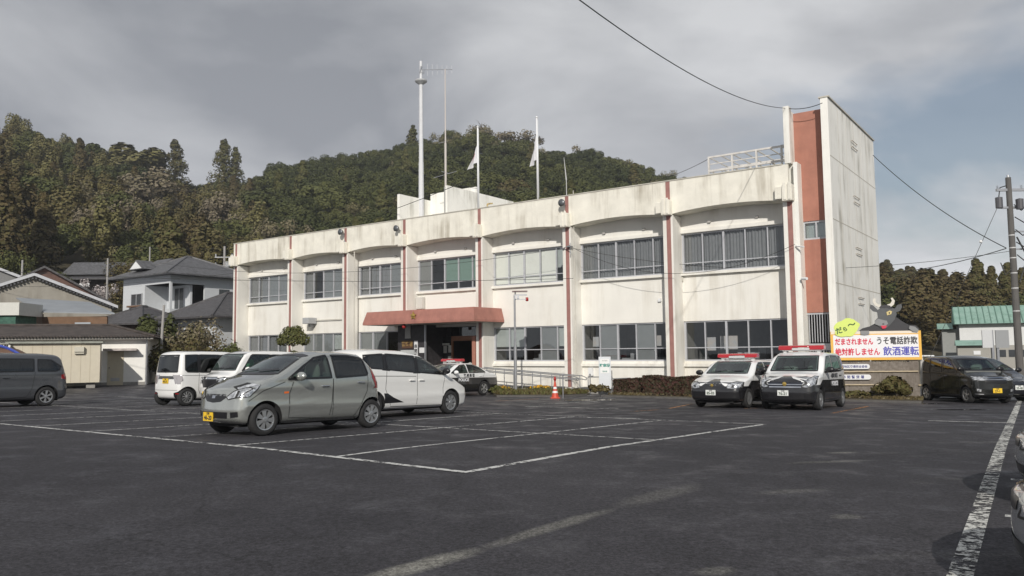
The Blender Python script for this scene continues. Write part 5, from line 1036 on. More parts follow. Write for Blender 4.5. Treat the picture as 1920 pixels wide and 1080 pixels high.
while y < 345:
    step = 7.2 + (y - 98) * .009; x = -.80 * y
    while x < .80 * y:
        X = x + rg.uniform(-2.2, 2.2); Y = y + rg.uniform(-2.2, 2.2); px = pxof(X, Y); x += step
        if px < -180 or px > 2080: continue
        D0 = float(np.interp(px, [200, 700, 1500, 1700], [62, 95, 95, 78])); D1 = float(np.interp(px, [0, 450, 800, 1300, 1500, 1800, 2100], [235, 285, 300, 285, 300, 330, 330]))
        if Y < max(D0 + 14, 96) or Y > D1 + 12: continue
        if 95 < px < 255 and Y < 114: continue            # the farmhouse stands here
        if px > 1310 and px < 1560: continue            # hidden behind the building
        if 450 < px < 1560:
            if CAMH + (horizon(px) - (457 - .1447 * (px - 440)) - 6) / 1480 * Y > hill(X, Y) + 14: continue
        t = (Y - D0) / (D1 - D0); kd, tint = kind_at(px, t); s = {'round': 11.0, 'cedar': 14.0, 'bamboo': 12.0, 'bare': 10.5}[kd] * rg.uniform(.72, 1.22)
        if t > .93: s *= .85
        if px > 1600: s *= .8
        if t > .86 and kd == 'cedar': kd, tint, s = 'round', .3, 8.5
        PTS.append((X, Y, hill(X, Y) - .1 * s, kd, int(rg.integers(0, 3)), tint + rg.normal(0, .04), s, rg.random() * 6.28, rg.uniform(.95, 1.25) * (1.1 if kd == 'round' else 1.35 if px > 1560 else 1))); cnt += 1
    y += step * .85
pc = bpy.data.collections.new('woodland_kinds'); protos = {}      # crowns the wood is grown from; not linked to the scene themselves
TB = {'round': [.04, .12, .20, .28, .36], 'cedar': [.44, .50, .57], 'bamboo': [.62, .70, .78], 'bare': [.86, .93, .99]}; order = []
for kd, sh in SHP.items():
    for vi, v in enumerate(sh):
        for tb in TB[kd]:
            nm = 'wood_%02d' % len(order); n_ = len(v) // 4; rng = np.random.default_rng(len(order)); o = quads_obj(nm, v, np.repeat(np.clip(tb + rng.normal(0, .035, n_), 0, 1), 4), M_LEAF); C.objects.unlink(o); pc.objects.link(o); order.append((kd, vi, tb))
me = bpy.data.meshes.new('hillside_woodland'); me.from_pydata([p[:3] for p in PTS], [], []); idx = []
for p in PTS: tb = min(TB[p[3]], key=lambda q: abs(q - p[5])); idx.append(order.index((p[3], p[4], tb)))
me.attributes.new('pick', 'INT', 'POINT').data.foreach_set('value', idx)
me.attributes.new('turn', 'FLOAT_VECTOR', 'POINT').data.foreach_set('vector', [c for p in PTS for c in (0, 0, p[7])]); me.attributes.new('size', 'FLOAT_VECTOR', 'POINT').data.foreach_set('vector', [c for p in PTS for c in (p[6] * p[8], p[6] * p[8], p[6])])
me.materials.append(M_LEAF); wood = bpy.data.objects.new('hillside_woodland', me); C.objects.link(wood)
ng = bpy.data.node_groups.new('grow_wood', 'GeometryNodeTree'); ng.interface.new_socket('Geometry', in_out='INPUT', socket_type='NodeSocketGeometry'); ng.interface.new_socket('Geometry', in_out='OUTPUT', socket_type='NodeSocketGeometry')
gi, go = ng.nodes.new('NodeGroupInput'), ng.nodes.new('NodeGroupOutput'); ci = ng.nodes.new('GeometryNodeCollectionInfo'); ci.inputs['Collection'].default_value = pc; ci.inputs['Separate Children'].default_value = True; ci.inputs['Reset Children'].default_value = True
ip = ng.nodes.new('GeometryNodeInstanceOnPoints'); ip.inputs['Pick Instance'].default_value = True
def nattr(name, typ): q = ng.nodes.new('GeometryNodeInputNamedAttribute'); q.data_type = typ; q.inputs['Name'].default_value = name; return q.outputs['Attribute']
ng.links.new(gi.outputs[0], ip.inputs['Points']); ng.links.new(ci.outputs[0], ip.inputs['Instance']); ng.links.new(nattr('pick', 'INT'), ip.inputs['Instance Index']); e2r = ng.nodes.new('FunctionNodeEulerToRotation'); ng.links.new(nattr('turn', 'FLOAT_VECTOR'), e2r.inputs[0]); ng.links.new(e2r.outputs[0], ip.inputs['Rotation']); ng.links.new(nattr('size', 'FLOAT_VECTOR'), ip.inputs['Scale']); ng.links.new(ip.outputs[0], go.inputs[0])
md = wood.modifiers.new('grow', 'NODES'); md.node_group = ng
wood['kind'] = 'stuff'; wood['label'] = 'mixed evergreen, cedar and bamboo wood covering the hillside behind the station'
print('wood trees', cnt)
# single trees one can tell apart
def tree(name, label, kind, loc, h, tint, n, size, wd=1.0, seed=1, group=None, tr=.02, bark=None, limbs=6, hz=1.0):
    t = thing(name, label, 'tree', loc, random.uniform(0, 6), group); rng = np.random.default_rng(seed)
    v = crown(kind, rng, n, size / h); v[:, :2] *= h * wd; v[:, 2] *= h * hz
    quads_obj('crown', v, np.repeat(np.clip(tint + rng.normal(0, .04, n), 0, 1), 4), M_LEAF, t)
    trunk(MB(), h * .92, h * tr, limbs, {'cedar': .06, 'bare': .22, 'round': .22, 'bamboo': .1}[kind], .3, seed).build('trunk', bark or M_BARK, t, smooth=True); return t
def on_hill(px, D): x = (px - 960) / 1480 * D; return (x, D, hill(x, D) - .3)
def top_at(px, ytop, D): return CAMH + (horizon(px) - ytop) / 1480 * D
def skyline(name, label, kind, px, ytop, D, tint, n, size, wd=1.0, seed=1, group=None, **kw):
    l = on_hill(px, D); h = top_at(px, ytop, D) - l[2]; return tree(name, label, kind, l, h, tint, n, size, wd * 1.0, seed, group, **kw)
skyline('cedar_tree', 'dark pointed cedar on the skyline, left of the pair', 'cedar', 321, 256, 262, .50, 3600, 0.231, 1.35, 3, 'cedars on the skyline')
skyline('cedar_tree', 'dark pointed cedar on the skyline, right of the pair and a little broader', 'cedar', 415, 256, 262, .48, 3600, 0.231, 1.3, 4, 'cedars on the skyline')
skyline('cedar_tree', 'shorter cedar touching the right side of the taller skyline cedar', 'cedar', 436, 272, 264, .47, 2400, 0.231, 1.1, 5, 'cedars on the skyline')
skyline('cedar_tree', 'small cedar tip on the skyline just left of the radio mast', 'cedar', 774, 230, 296, .45, 1680, 0.22, 1.5, 6)
skyline('bare_tree', 'thin leafless tree standing above the hilltop, between the flagpoles and the antenna', 'bare', 911, 206, 300, .92, 2090, 0.31, .9, 7)
skyline('bare_tree', 'pale feathery bare tree on the hilltop just left of the right flagpole', 'bare', 965, 232, 300, .98, 1710, 0.31, 1.6, 8)
skyline('bare_tree', 'small bare tree on the ridge to the right of both flagpoles', 'bare', 1108, 268, 290, .95, 950, 0.31, 1.1, 9)
skyline('bamboo_clump', 'feathery yellow-green bamboo clump on the left skyline', 'bamboo', 232, 262, 245, .80, 5280, 0.275, 3.2, 10)
skyline('broadleaf_tree', 'bushy dark evergreen on the skyline left of the bamboo', 'round', 150, 255, 240, .20, 3360, 0.303, 1.3, 11)
skyline('broadleaf_tree', 'large dark evergreen crown on the slope left of the station roof', 'round', 505, 345, 190, .16, 6240, 0.275, 1.15, 12, 'large crowns on the slope')
skyline('broadleaf_tree', 'broad bright-edged evergreen crown above the left end of the station roof', 'round', 600, 330, 205, .33, 5760, 0.275, 1.2, 13, 'large crowns on the slope')
skyline('broadleaf_tree', 'olive rounded crown on the slope behind the radio mast', 'round', 735, 320, 215, .28, 5280, 0.275, 1.25, 14, 'large crowns on the slope')
skyline('broadleaf_tree', 'dark purple-brown rounded crown on the slope between the two flags', 'round', 965, 325, 200, .55, 5280, 0.248, 1.0, 15, 'large crowns on the slope')
skyline('cedar_tree', 'russet cedar on the left slope below the dark evergreens', 'cedar', 88, 300, 170, .58, 4080, 0.231, 1.2, 16)
skyline('bare_tree', 'spreading leafless brown tree in the middle of the left slope', 'bare', 268, 318, 190, .97, 4940, 0.31, 1.5, 17, bark=M_PALEBARK, limbs=9)
skyline('bare_tree', 'pale bare tree on the slope right of the spreading brown one', 'bare', 402, 352, 180, .99, 3420, 0.31, 1.0, 18, bark=M_PALEBARK, limbs=9)
for k, (px, yt, wd) in enumerate(((1836, 487, 1.0), (1862, 500, .9), (1893, 496, 1.0), (1918, 505, .9), (1950, 498, 1))):
    D = 118; l = on_hill(px, D); h = top_at(px, yt, D) - l[2]
    tree('cedar_tree', ['tallest pointed cedar behind the green-roofed house', 'slim cedar second from the left behind the green roof', 'cedar directly behind the utility pole', 'cedar half cut by the right edge of the photo', 'cedar just beyond the right edge of the photo'][k], 'cedar', l, h, .50 + .03 * (k % 2), 7000, .15, wd * 1.15, 30 + k, 'cedars behind the green-roofed house')
# far low ridge shrubs on the left around the houses
def bush(name, label, loc, r, tint, n, size, seed=1, group=None, cat='shrub', stem=True, flat=.2):
    t = thing(name, label, cat, loc, 0, group); rng = np.random.default_rng(seed); m = 12
    c = np.stack([rng.normal(0, .42, m) * r[0], rng.normal(0, .42, m) * r[1], (.35 + .5 * rng.random(m)) * r[2]], 1); q = np.stack([np.full(m, .38 * r[0]), np.full(m, .38 * r[1]), np.full(m, .30 * r[2])], 1)
    v = leaves(c, q, n, size, rng, flat, .35); v[:, 2] = np.maximum(v[:, 2], .01)
    quads_obj('foliage', v, np.repeat(np.clip(tint + rng.normal(0, .05, n), 0, 1), 4), M_LEAF, t)
    if stem: trunk(MB(), r[2] * .7, .02 + .02 * r[2], 6, .4 * r[0] / r[2], .1, seed, 5).build('stem', M_BARK, t)
    return t
def gp_(px, Y): x = (px - 960) / 1480 * Y; return Vector((x, Y, gz(x, Y) if Y > 46 else zg(x, Y)))
BSH = [(288, 'dark green evergreen tree beside the leaning pole', 52, (1.5, 1.5, 4.0), .15, 2600, .11), (345, 'reddish brown shrub left of the station, under the tiled roof', 47, (1.6, 1.4, 2.6), .55, 1800, .08), (372, 'large tan half-bare shrub beside the left end of the station', 49, (1.9, 1.5, 3.6), .93, 2800, .07),
    (410, 'green shrub against the left corner of the station', 48, (1.3, 1.2, 2.2), .25, 1400, .08), (318, 'low brownish shrub behind the boxy white kei minivan', 46, (1.8, 1.2, 1.9), .5, 1600, .07), (425, 'low dark red shrub by the station corner', 46.5, (1.4, 1.0, 1.5), .55, 1200, .07), (300, 'yellow-green shrub at the end of the white shed', 49, (1.1, 1.0, 1.8), .42, 1200, .08), (390, 'tall twiggy tan shrub behind the reddish shrubs', 53, (1.6, 1.2, 4.2), .96, 1500, .07), (335, 'pale twiggy bush below the tiled roof', 52, (1.4, 1.2, 3.4), .97, 1300, .07)]
for k, (px, lb, Y, r, tn, n, sz) in enumerate(BSH): bush('garden_shrub', lb, gp_(px, Y), r, tn, n, sz, 60 + k, 'garden shrubs left of the station')
for k, (px, Y, r, tn, lb) in enumerate(((150, 84, (5, 3, 1.5), .3, 'green shrubbery below the old farmhouse'), (205, 80, (4.5, 3, 1.4), .45, 'mixed shrubs right of the leafless pole on the bank'), (242, 78, (3, 2, 3.0), .75, 'yellowish bush left of the white two-storey house'), (112, 90, (3, 3, 2.5), .25, 'dark bush left of the old farmhouse'), (90, 92, (3, 3, 4.0), .2, 'dark evergreen behind the brown gable'), (20, 95, (4, 3, 5.0), .3, 'bush behind the far left roof'), (262, 96, (4, 3, 5), .6, 'brown bush behind the two-storey house'), (425, 92, (4, 3, 6), .35, 'tall bush between the two-storey house and the station'), (180, 88, (6, 3, 1.2), .72, 'dry grass bank in front of the old farmhouse'), (235, 100, (3.5, 3, 6), .55, 'russet bush behind the farmhouse gable'))):
    bush('bank_shrub', lb, gp_(px, Y) + Vector((0, 0, .0)), r, tn, 5500, .10, 80 + k, 'shrubs on the bank')
# plum in blossom
t = thing('plum_tree', 'small plum tree in pale pink blossom beside the old farmhouse', 'tree', gp_(183, 86)); trunk(MB(), 3.6, .10, 8, .33, .2, 5).build('trunk', M_PALEBARK, t)
M_BLOS = leafmat('blossom', [(.55, .50, .49), (.42, .38, .37)]); rng = np.random.default_rng(2); c = np.stack([rng.normal(0, .9, 14), rng.normal(0, .9, 14), 3.2 + rng.normal(0, .7, 14)], 1); quads_obj('blossom', leaves(c, np.full((14, 3), .65), 1500, .075, rng, 0, .2), rng.random(6000), M_BLOS, t)
# cloud-pruned tree in front of the station
p = BP(-18.9, -1.9, -.30); t = thing('pruned_tree', 'small pruned evergreen with a round top and lower tufts in front of the station', 'tree', p)
trunk(MB(), 2.9, .10, 4, .18, .4, 9).build('trunk', M_BARK, t, smooth=True); rng = np.random.default_rng(8)
c = np.array([(0, 0, 3.75), (.55, 0, 3.7), (-.55, .1, 3.7), (.2, .2, 4.15), (-.25, 0, 4.1), (.75, 0, 3.4), (-.7, 0, 3.4), (0, 0, 3.35), (.4, 0, 2.15), (-.35, 0, 2.1), (.75, 0, 2.2), (.1, 0, 2.4), (-.1, 0, 1.7), (.3, 0, 1.6)]); r = np.array([[.55, .5, .38]] * 8 + [[.40, .4, .30]] * 6)
quads_obj('foliage', leaves(c * .86, r * .86, 4600, .05, rng, .3, .5), np.repeat(np.clip(.36 + rng.normal(0, .06, 4600), 0, 1), 4), M_LEAF, t)
t = thing('bare_shrub', 'thin leafless twiggy shrub against the third pillar, over the white minivan roof', 'shrub', BP(-15.4, -1.5, -.3)); mb = MB(); rr = random.Random(4)
for k in range(26):
    a = rr.uniform(0, 6.28); e = (math.cos(a) * rr.uniform(.2, .7), math.sin(a) * rr.uniform(.2, .5), rr.uniform(1.5, 2.6)); mb.tube((0, 0, .1), (e[0] * .4, e[1] * .4, e[2] * .5), .012, 4, .008); mb.tube((e[0] * .4, e[1] * .4, e[2] * .5), e, .008, 4, .003)
mb.build('twigs', M_BARK, t)
# ------------------------------------------------------------------ planting strip in front of the station
M_SOIL = mat('planting_soil', (.07, .055, .04), .95, col2=(.10, .085, .05), vscale=3, bump=.6, bscale=12); M_KERB = mat('kerb_concrete', (.11, .105, .10), .85, var=.2, vscale=3, bump=.2)
def strip(name, poly, h, m, kerb=True):
    mb = MB(); n = len(poly); top = [(x, y, zg(x, y) + h) for x, y in poly]; bot = [(x, y, zg(x, y) - .2) for x, y in poly]
    mb.add(top + bot, [tuple(range(n))] + [(i, (i + 1) % n, n + (i + 1) % n, n + i) for i in range(n)]); return mb.build(name, m)
def g2(px, py): p = G2(px, py); return (p.x, p.y)
def bp2(s, o): p = BP(s, o); return (p.x, p.y)
fr_pts = [bp2(-27.5, -1.6), bp2(-14.5, -2.2)]; 
S1 = [g2(932, 744), g2(1040, 744.5), g2(1098, 742)]; S1 = S1 + [bp2(1.3, .02), bp2(-5.4, .02)]
struct(strip('planting_bed', S1, .05, M_SOIL)); S2 = [g2(1130, 744), g2(1200, 746), g2(1330, 750), g2(1440, 752), g2(1560, 752), g2(1728, 756), (16.3, 31.5), bp2(13.6, -1.5), bp2(13.2, -.05), bp2(3.2, .02)]
struct(strip('planting_bed', S2, .06, M_SOIL)); struct(strip('planting_bed', [bp2(-28, -2.8), bp2(-14.6, -3.0), bp2(-14.6, .02), bp2(-28, .02)], .12, M_SOIL))
def kerb(name, pts, h=.07, w=.10):
    mb = MB()
    for (ax, ay), (bx, by) in zip(pts[:-1], pts[1:]):
        d = Vector((bx - ax, by - ay)).normalized(); nn = Vector((d.y, -d.x)) * w; q = [(ax, ay), (bx, by), (bx + nn.x, by + nn.y), (ax + nn.x, ay + nn.y)]
        mb.add([(x, y, zg(x, y) - .1) for x, y in q] + [(x, y, zg(x, y) + h) for x, y in q], [(4, 5, 6, 7), (0, 1, 5, 4), (1, 2, 6, 5), (2, 3, 7, 6), (3, 0, 4, 7)])
    return struct(mb.build(name, M_KERB))
kerb('kerb', S1[:3]); kerb('kerb', S2[:6])
struct(strip('entrance_ramp', [bp2(1.35, -1.0), bp2(3.1, -1.0), bp2(3.1, .02), bp2(1.35, .02)], .14, M_CONC))
# grass and small flowers of the strip
def scatter(name, poly, n, hgt, tints, size, label, seed, m=M_LEAF):
    rng = np.random.default_rng(seed); P_ = np.array(poly); mn, mx_ = P_.min(0), P_.max(0); out_ = []
    while len(out_) < n:
        x, y = rng.uniform(mn[0], mx_[0]), rng.uniform(mn[1], mx_[1]); ins = False; j = len(P_) - 1
        for i in range(len(P_)):
            if (P_[i][1] > y) != (P_[j][1] > y) and x < (P_[j][0] - P_[i][0]) * (y - P_[i][1]) / (P_[j][1] - P_[i][1]) + P_[i][0]: ins = not ins
            j = i
        if ins and math.sin(x * 2.1 + seed) + math.sin(y * 1.7 + x) + rng.normal(0, .6) > -.5: out_.append((x, y, zg(x, y) + .1))
    b = np.array(out_); a = rng.random(n) * 6.28; h = hgt * (.4 + rng.random(n)); w = size * (.6 + rng.random(n)); dx = np.cos(a) * w; dy = np.sin(a) * w; lx = rng.normal(0, .4, n) * h; ly = rng.normal(0, .4, n) * h
    v = np.stack([np.stack([b[:, 0] - dx, b[:, 1] - dy, b[:, 2]], 1), np.stack([b[:, 0] + dx, b[:, 1] + dy, b[:, 2]], 1), np.stack([b[:, 0] + dx * .4 + lx, b[:, 1] + dy * .4 + ly, b[:, 2] + h], 1), np.stack([b[:, 0] - dx * .4 + lx, b[:, 1] - dy * .4 + ly, b[:, 2] + h], 1)], 1).reshape(-1, 3)
    o = quads_obj(name, v, np.repeat(rng.choice(tints, n), 4), m); o['kind'] = 'stuff'; o['label'] = label; return o
scatter('strip_grass', S1, 4200, .11, [.38, .45, .75, .58, .58], .03, 'rough green grass in the bed beside the ramp', 3)
scatter('strip_grass', S2, 4500, .06, [.55, .58, .6, .62, .95], .03, 'thin weeds along the bed by the hedges and fence', 4)
M_YEL = leafmat('yellow_flowers', [(.60, .42, .03), (.65, .30, .03)])
for k, (px, py, lb) in enumerate(((1012, 736, 'clump of yellow flowers in the bed left of the traffic cone'), (938, 738, 'orange-yellow flowers in the bed behind the police sedan'))):
    g = G2(px, py); t = thing('flower_clump', lb, 'flowers', g + Vector((0, 0, .1)), 0, 'yellow flower clumps'); rng = np.random.default_rng(20 + k)
    quads_obj('blossom', leaves(np.array([(0, 0, .22), (.3, .1, .18), (-.3, 0, .16)]), np.array([[.25, .2, .08]] * 3), 150, .035, rng, 1), rng.random(600), M_YEL, t); quads_obj('foliage', leaves(np.array([(0, 0, .10), (.3, .1, .10), (-.3, 0, .1)]), np.array([[.3, .25, .1]] * 3), 300, .04, rng, 1), np.full(1200, .4), M_LEAF, t)
# clipped hedges
M_HEDGE = leafmat('hedge_leaves', [(.075, .030, .026), (.060, .040, .025), (.05, .05, .025)])
def hedge(label, a, b, w, h, n, seed):
    a = Vector(a); b = Vector(b); L_ = (b - a).length; ang = math.atan2(b.y - a.y, b.x - a.x); mid_ = (a + b) / 2; t = thing('clipped_hedge', label, 'hedge', (mid_.x, mid_.y, zg(mid_.x, mid_.y) + .1), ang, 'clipped hedges in front of the station'); rng = np.random.default_rng(seed)
    p = rng.uniform(-1, 1, (n, 3)); ax = rng.integers(0, 3, n); sgn = np.sign(rng.normal(size=n)); sgn[ax == 2] = 1; e = np.abs(rng.normal(0, .06, n)); rows = np.arange(n); p[rows, ax] = sgn * (1 - e)
    p = p * np.array([L_ / 2, w / 2, h / 2]) * (1 + rng.normal(0, .02, (n, 1))); p[:, 2] += h / 2 + .04 * np.sin(p[:, 0] * 3.1)
    nr = np.zeros((n, 3)); nr[rows, ax] = sgn; nr += rng.normal(0, .6, (n, 3)); nr /= np.linalg.norm(nr, axis=1)[:, None]; tt = np.cross(nr, rng.normal(size=(n, 3))); tt /= np.linalg.norm(tt, axis=1)[:, None]; bb = np.cross(nr, tt); s = .045
    v = np.stack([p - tt * s - bb * s, p + tt * s - bb * s, p + tt * s + bb * s, p - tt * s + bb * s], 1).reshape(-1, 3); quads_obj('foliage', v, np.repeat(rng.random(n), 4), M_HEDGE, t)
    MB().box(-L_ / 2 + .1, L_ / 2 - .1, -w / 2 + .08, w / 2 - .08, 0, h - .1).build('twig_core', mat('twig_core_brown', (.04, .028, .022), .95, bump=.6), t)
a = Vector(g2(1158, 742)) + Vector((.1, .55)); b = Vector(g2(1205, 743)) + Vector((.1, .55)); hedge('short reddish clipped hedge next to the white standing board', a, b, .9, .62, 3000, 1)
a = Vector(g2(1213, 744)) + Vector((.2, .6)); b = Vector(g2(1345, 748)) + Vector((.4, .8)); hedge('long reddish clipped hedge running behind the police estate car', a, b, .9, .72, 7000, 2)
bush('low_shrub', 'low brown tuft of dry leaves at the foot of the white standing board', G2(1140, 743) + Vector((-.3, .5, .1)), (.55, .35, .35), .6, 500, .05, 41, stem=False)
bush('low_shrub', 'leafy olive shrub at the foot of the reed fence below the sign', G2(1690, 751) + Vector((.0, .35, .1)), (.75, .4, .75), .52, 1500, .06, 42)
bush('low_shrub', 'small weedy tuft with litter at the left foot of the reed fence', G2(1610, 750) + Vector((0, .3, .08)), (.8, .25, .25), .5, 500, .045, 43, stem=False)
bush('low_shrub', 'small green tuft behind the rear bumper of the police sedan', G2(917, 741) + Vector((.2, .5, .05)), (.5, .35, .35), .35, 500, .05, 44, stem=False)
# ------------------------------------------------------------------ street furniture in front of the station
# lamp post with a small panel roof
g = G2(967, 738); t = thing('lamp_post', 'thin grey post with a small top panel and red lamp before the ground-floor windows', 'lamp post', g)
MB().tube((0, 0, 0), (0, 0, 2.3), .075, 10).tube((0, 0, 2.3), (0, 0, 4.75), .05, 10).lathe([(.13, 0), (.13, .05), (.08, .08)], 12).build('pole', M_STEEL, t, smooth=False)
q = MB(); q.box(-.12, .62, -.3, .3, 4.88, 4.92); q.build('solar_panel', mat('reddish_panel', (.16, .09, .09), .3), t); q = MB().box(-.05, .60, -.06, .06, 4.70, 4.76).box(-.05, .62, -.05, .05, 4.50, 4.54).box(.0, .06, -.05, .05, 4.5, 4.88).box(.1, .22, -.1, .1, 4.55, 4.70); q.build('frame', M_STEEL, t)
MB().lathe([(0, 4.62), (.07, 4.6), (.07, 4.44), (0, 4.42)], 10, (.60, 0, 0)).build('red_lamp', mat('red_lamp_glass'), t, smooth=True)
# traffic cone
M_ORC = mat('cone_red_orange', (.55, .07, .035), .5); M_WCONE = mat('cone_white_band', (.75, .75, .75), .4)
g = G2(1041, 747); t = thing('traffic_cone', 'red traffic cone with white bands standing at the kerb by the handrail', 'traffic cone', g)
MB().box(-.19, .19, -.19, .19, 0, .04).build('base', M_ORC, t, bevel=.015)
MB().lathe([(.15, .04), (.115, .22)], 18).lathe([(.098, .30), (.082, .38)], 18).lathe([(.068, .46), (.055, .54)], 18).lathe([(.055, .54), (.03, .68), (.0, .70)], 18).build('cone', M_ORC, t, smooth=True)
MB().lathe([(.117, .22), (.10, .30)], 18).lathe([(.084, .38), (.07, .46)], 18).build('white_band', M_WCONE, t, smooth=True)
MB().lathe([(.03, .66), (.035, .70), (.06, .76), (.04, .86), (0, .88)], 12).build('beacon', mat('red_lamp_glass'), t, smooth=True)
for k, (px, py) in enumerate(((1056, 747), (1107, 742))):
    g = G2(px, py); t = thing('short_pole', ['short thin steel pole just right of the traffic cone', 'short thin steel pole at the left of the white standing board'][k], 'pole', g); MB().tube((0, 0, 0), (0, 0, .9), .025, 8).blob((0, 0, .93), (.04, .04, .04), 8, 6).build('rod', M_STEEL, t)
# ramp with handrails
t = thing('ramp_handrail', 'grey steel handrails of the ramp sloping down beside the ground-floor wall', 'handrail', BO, BRZ)
rm = MB()
for o in (-1.0, -.25):
    q0, q1 = (-5.2, .98), (.9, .58); 
    for dz in (0, -.16): rm.tube((q0[0], o, q0[1] + dz), (q1[0], o, q1[1] + dz), .024)
    rm.path([(q1[0], o, q1[1]), (q1[0] + .25, o, q1[1] - .1), (q1[0] + .2, o, q1[1] - .2), (q1[0], o, q1[1] - .16)], .024)
rm.build('rail', M_STEEL, t)
for o in (-1.0, -.25):
    for k in range(6): s_ = -5.0 + k * 1.15; z = .98 - .4 * (s_ + 5.2) / 6.1; MB().tube((s_, o, -.3), (s_, o, z), .022).build('post', M_STEEL, t)
rp = MB(); rp.add([(-5.6, -1.1, -.5), (1.1, -1.1, -.5), (1.1, -.12, -.5), (-5.6, -.12, -.5), (-5.6, -1.1, .02), (1.1, -1.1, -.24), (1.1, -.12, -.24), (-5.6, -.12, .02)], [(4, 5, 6, 7), (0, 1, 5, 4), (2, 3, 7, 6), (1, 2, 6, 5), (3, 0, 4, 7)])
o = struct(rp.build('ramp', M_CONC)); o.location = BO; o.rotation_euler = (0, 0, BRZ)
t = thing('step_handrail', 'pair of bent steel handrails at the steps left of the white standing board', 'handrail', BP(0, 0, 0), BRZ)
for k, (s_, o) in enumerate(((1.6, -.9), (2.9, -1.4))): MB().path([(s_, o, -.35), (s_, o, .55), (s_ + 1.3, o, .57), (s_ + 1.3, o, -.3)] if k == 0 else [(s_, o, -.35), (s_, o, .35), (s_ + .25, o, .5), (s_ + 1.2, o, .55)], .024).build('rail', M_STEEL, t)
# white standing information board
g = G2(1135, 741); t = thing('standing_board', 'tall white information board on legs in front of the ground-floor windows', 'sign board', g, R(-8))
MB().box(-.27, .27, -.02, .02, .28, 1.72).build('panel', mat('board_white', (.66, .69, .72), .4), t, bevel=.008); MB().box(-.20, .20, -.026, -.021, .98, 1.62).build('paper', mat('board_paper', (.80, .81, .80), .5), t)
MB().tube((.31, 0, 0), (.31, 0, 1.1), .022).tube((-.24, 0, 0), (-.24, 0, .3), .022).build('leg', M_STEEL, t)
M_GRN = mat('green_ink', (.10, .30, .26), .6); text_mesh('board_lettering', '駐車場', .155, M_GRN, t, (0, -.03, 1.32), (R(90), 0, 0), bold=.008); text_mesh('board_lettering', '来庁者用', .06, mat('grey_ink', (.25, .27, .28), .6), t, (0, -.03, 1.54), (R(90), 0, 0)); text_mesh('board_lettering', '警察署', .07, M_GRN, t, (0, -.03, 1.06), (R(90), 0, 0))
# ------------------------------------------------------------------ reed fence, painted sign, bull figure
FL = Vector((12.15, 30.65)); FR_ = Vector((15.35, 30.0)); FD = (FR_ - FL).normalized(); fang = math.atan2(FD.y, FD.x); fz = zg(14, 31) + .08
t = thing('reed_fence', 'weathered grey-brown reed fence with two bamboo rails below the painted sign', 'fence', (FL.x, FL.y, fz), fang); Lf = (FR_ - FL).length
rr = random.Random(3); rd_ = MB(); x = -.9
M_REED = mat('weathered_reed', (.17, .145, .12), .9, col2=(.28, .25, .22), vscale=7, streak=((.10, .075, .055), .6, 4))
while x < Lf: w = rr.uniform(.018, .035); rd_.box(x, x + w * .9, rr.uniform(-.012, .0), .03, 0, 1.42 + rr.uniform(-.08, .05)); x += w
rd_.build('reed_screen', M_REED, t)
M_BAM = mat('dry_bamboo', (.46, .38, .26), .55, var=.12, vscale=3)
for z, x1 in ((1.00, Lf - .05), (.50, Lf - 1.35)):
    b_ = MB(); xx = -.9
    while xx < x1: e = min(xx + .42, x1); b_.tube((xx, -.05, z), (e - .01, -.05, z + .005), .028, 8); b_.tube((e - .012, -.05, z), (e, -.05, z), .033, 8); xx = e
    b_.build('bamboo_rail', M_BAM, t)
bc = MB(); 
for x in (.95, 1.6): bc.box(x, x + .5, .03, .05, .6, 1.5)
bc.box(-.6, 1.55, .031, .06, 1.05, 1.55); bc.build('backing_board', mat('mossy_board', (.36, .37, .33), .9, var=.25, vscale=4), t)
p0 = FL + FD * (Lf + .12); t = thing('concrete_post', 'round pale concrete post at the right end of the reed fence', 'post', (p0.x, p0.y, fz)); MB().tube((0, 0, -.15), (0, 0, 1.38), .075, 14, .07).lathe([(.07, 1.38), (.05, 1.43), (0, 1.44)], 14).build('shaft', mat('post_concrete', (.42, .41, .39), .9, var=.25, vscale=6, bump=.4), t, smooth=True); MB().tube((-.2, -.02, .48), (.22, -.02, .5), .03).build('bamboo_end', M_BAM, t)
M_NAVY = mat('navy_ink', (.05, .06, .22), .6)
for k, (z, w, txt, sp_) in enumerate(((1.20, 1.22, '串間地区交通安全協会', .105), (.80, 1.28, '串 間 警 察 署', .13))):
    c = FL + FD * (.90); t = thing('name_board', ['upper white round-ended name board on the reed fence', 'lower white round-ended name board on the reed fence'][k], 'sign', (c.x, c.y, fz + z), fang, 'white name boards on the reed fence')
    hh = .095; pts = [(w / 2 - hh + hh * math.cos(a), hh * math.sin(a)) for a in [R(-90 + 18 * i) for i in range(11)]] + [(-w / 2 + hh + hh * math.cos(a), hh * math.sin(a)) for a in [R(90 + 18 * i) for i in range(11)]]
    pts = [(x, z_) for x, z_ in pts]; MB().prism(pts, 'y', -.10, -.085).build('panel', M_SIGNW, t); text_mesh('lettering', txt, sp_, M_NAVY, t, (0, -.104, -.005), (R(90), 0, 0), bold=.002)
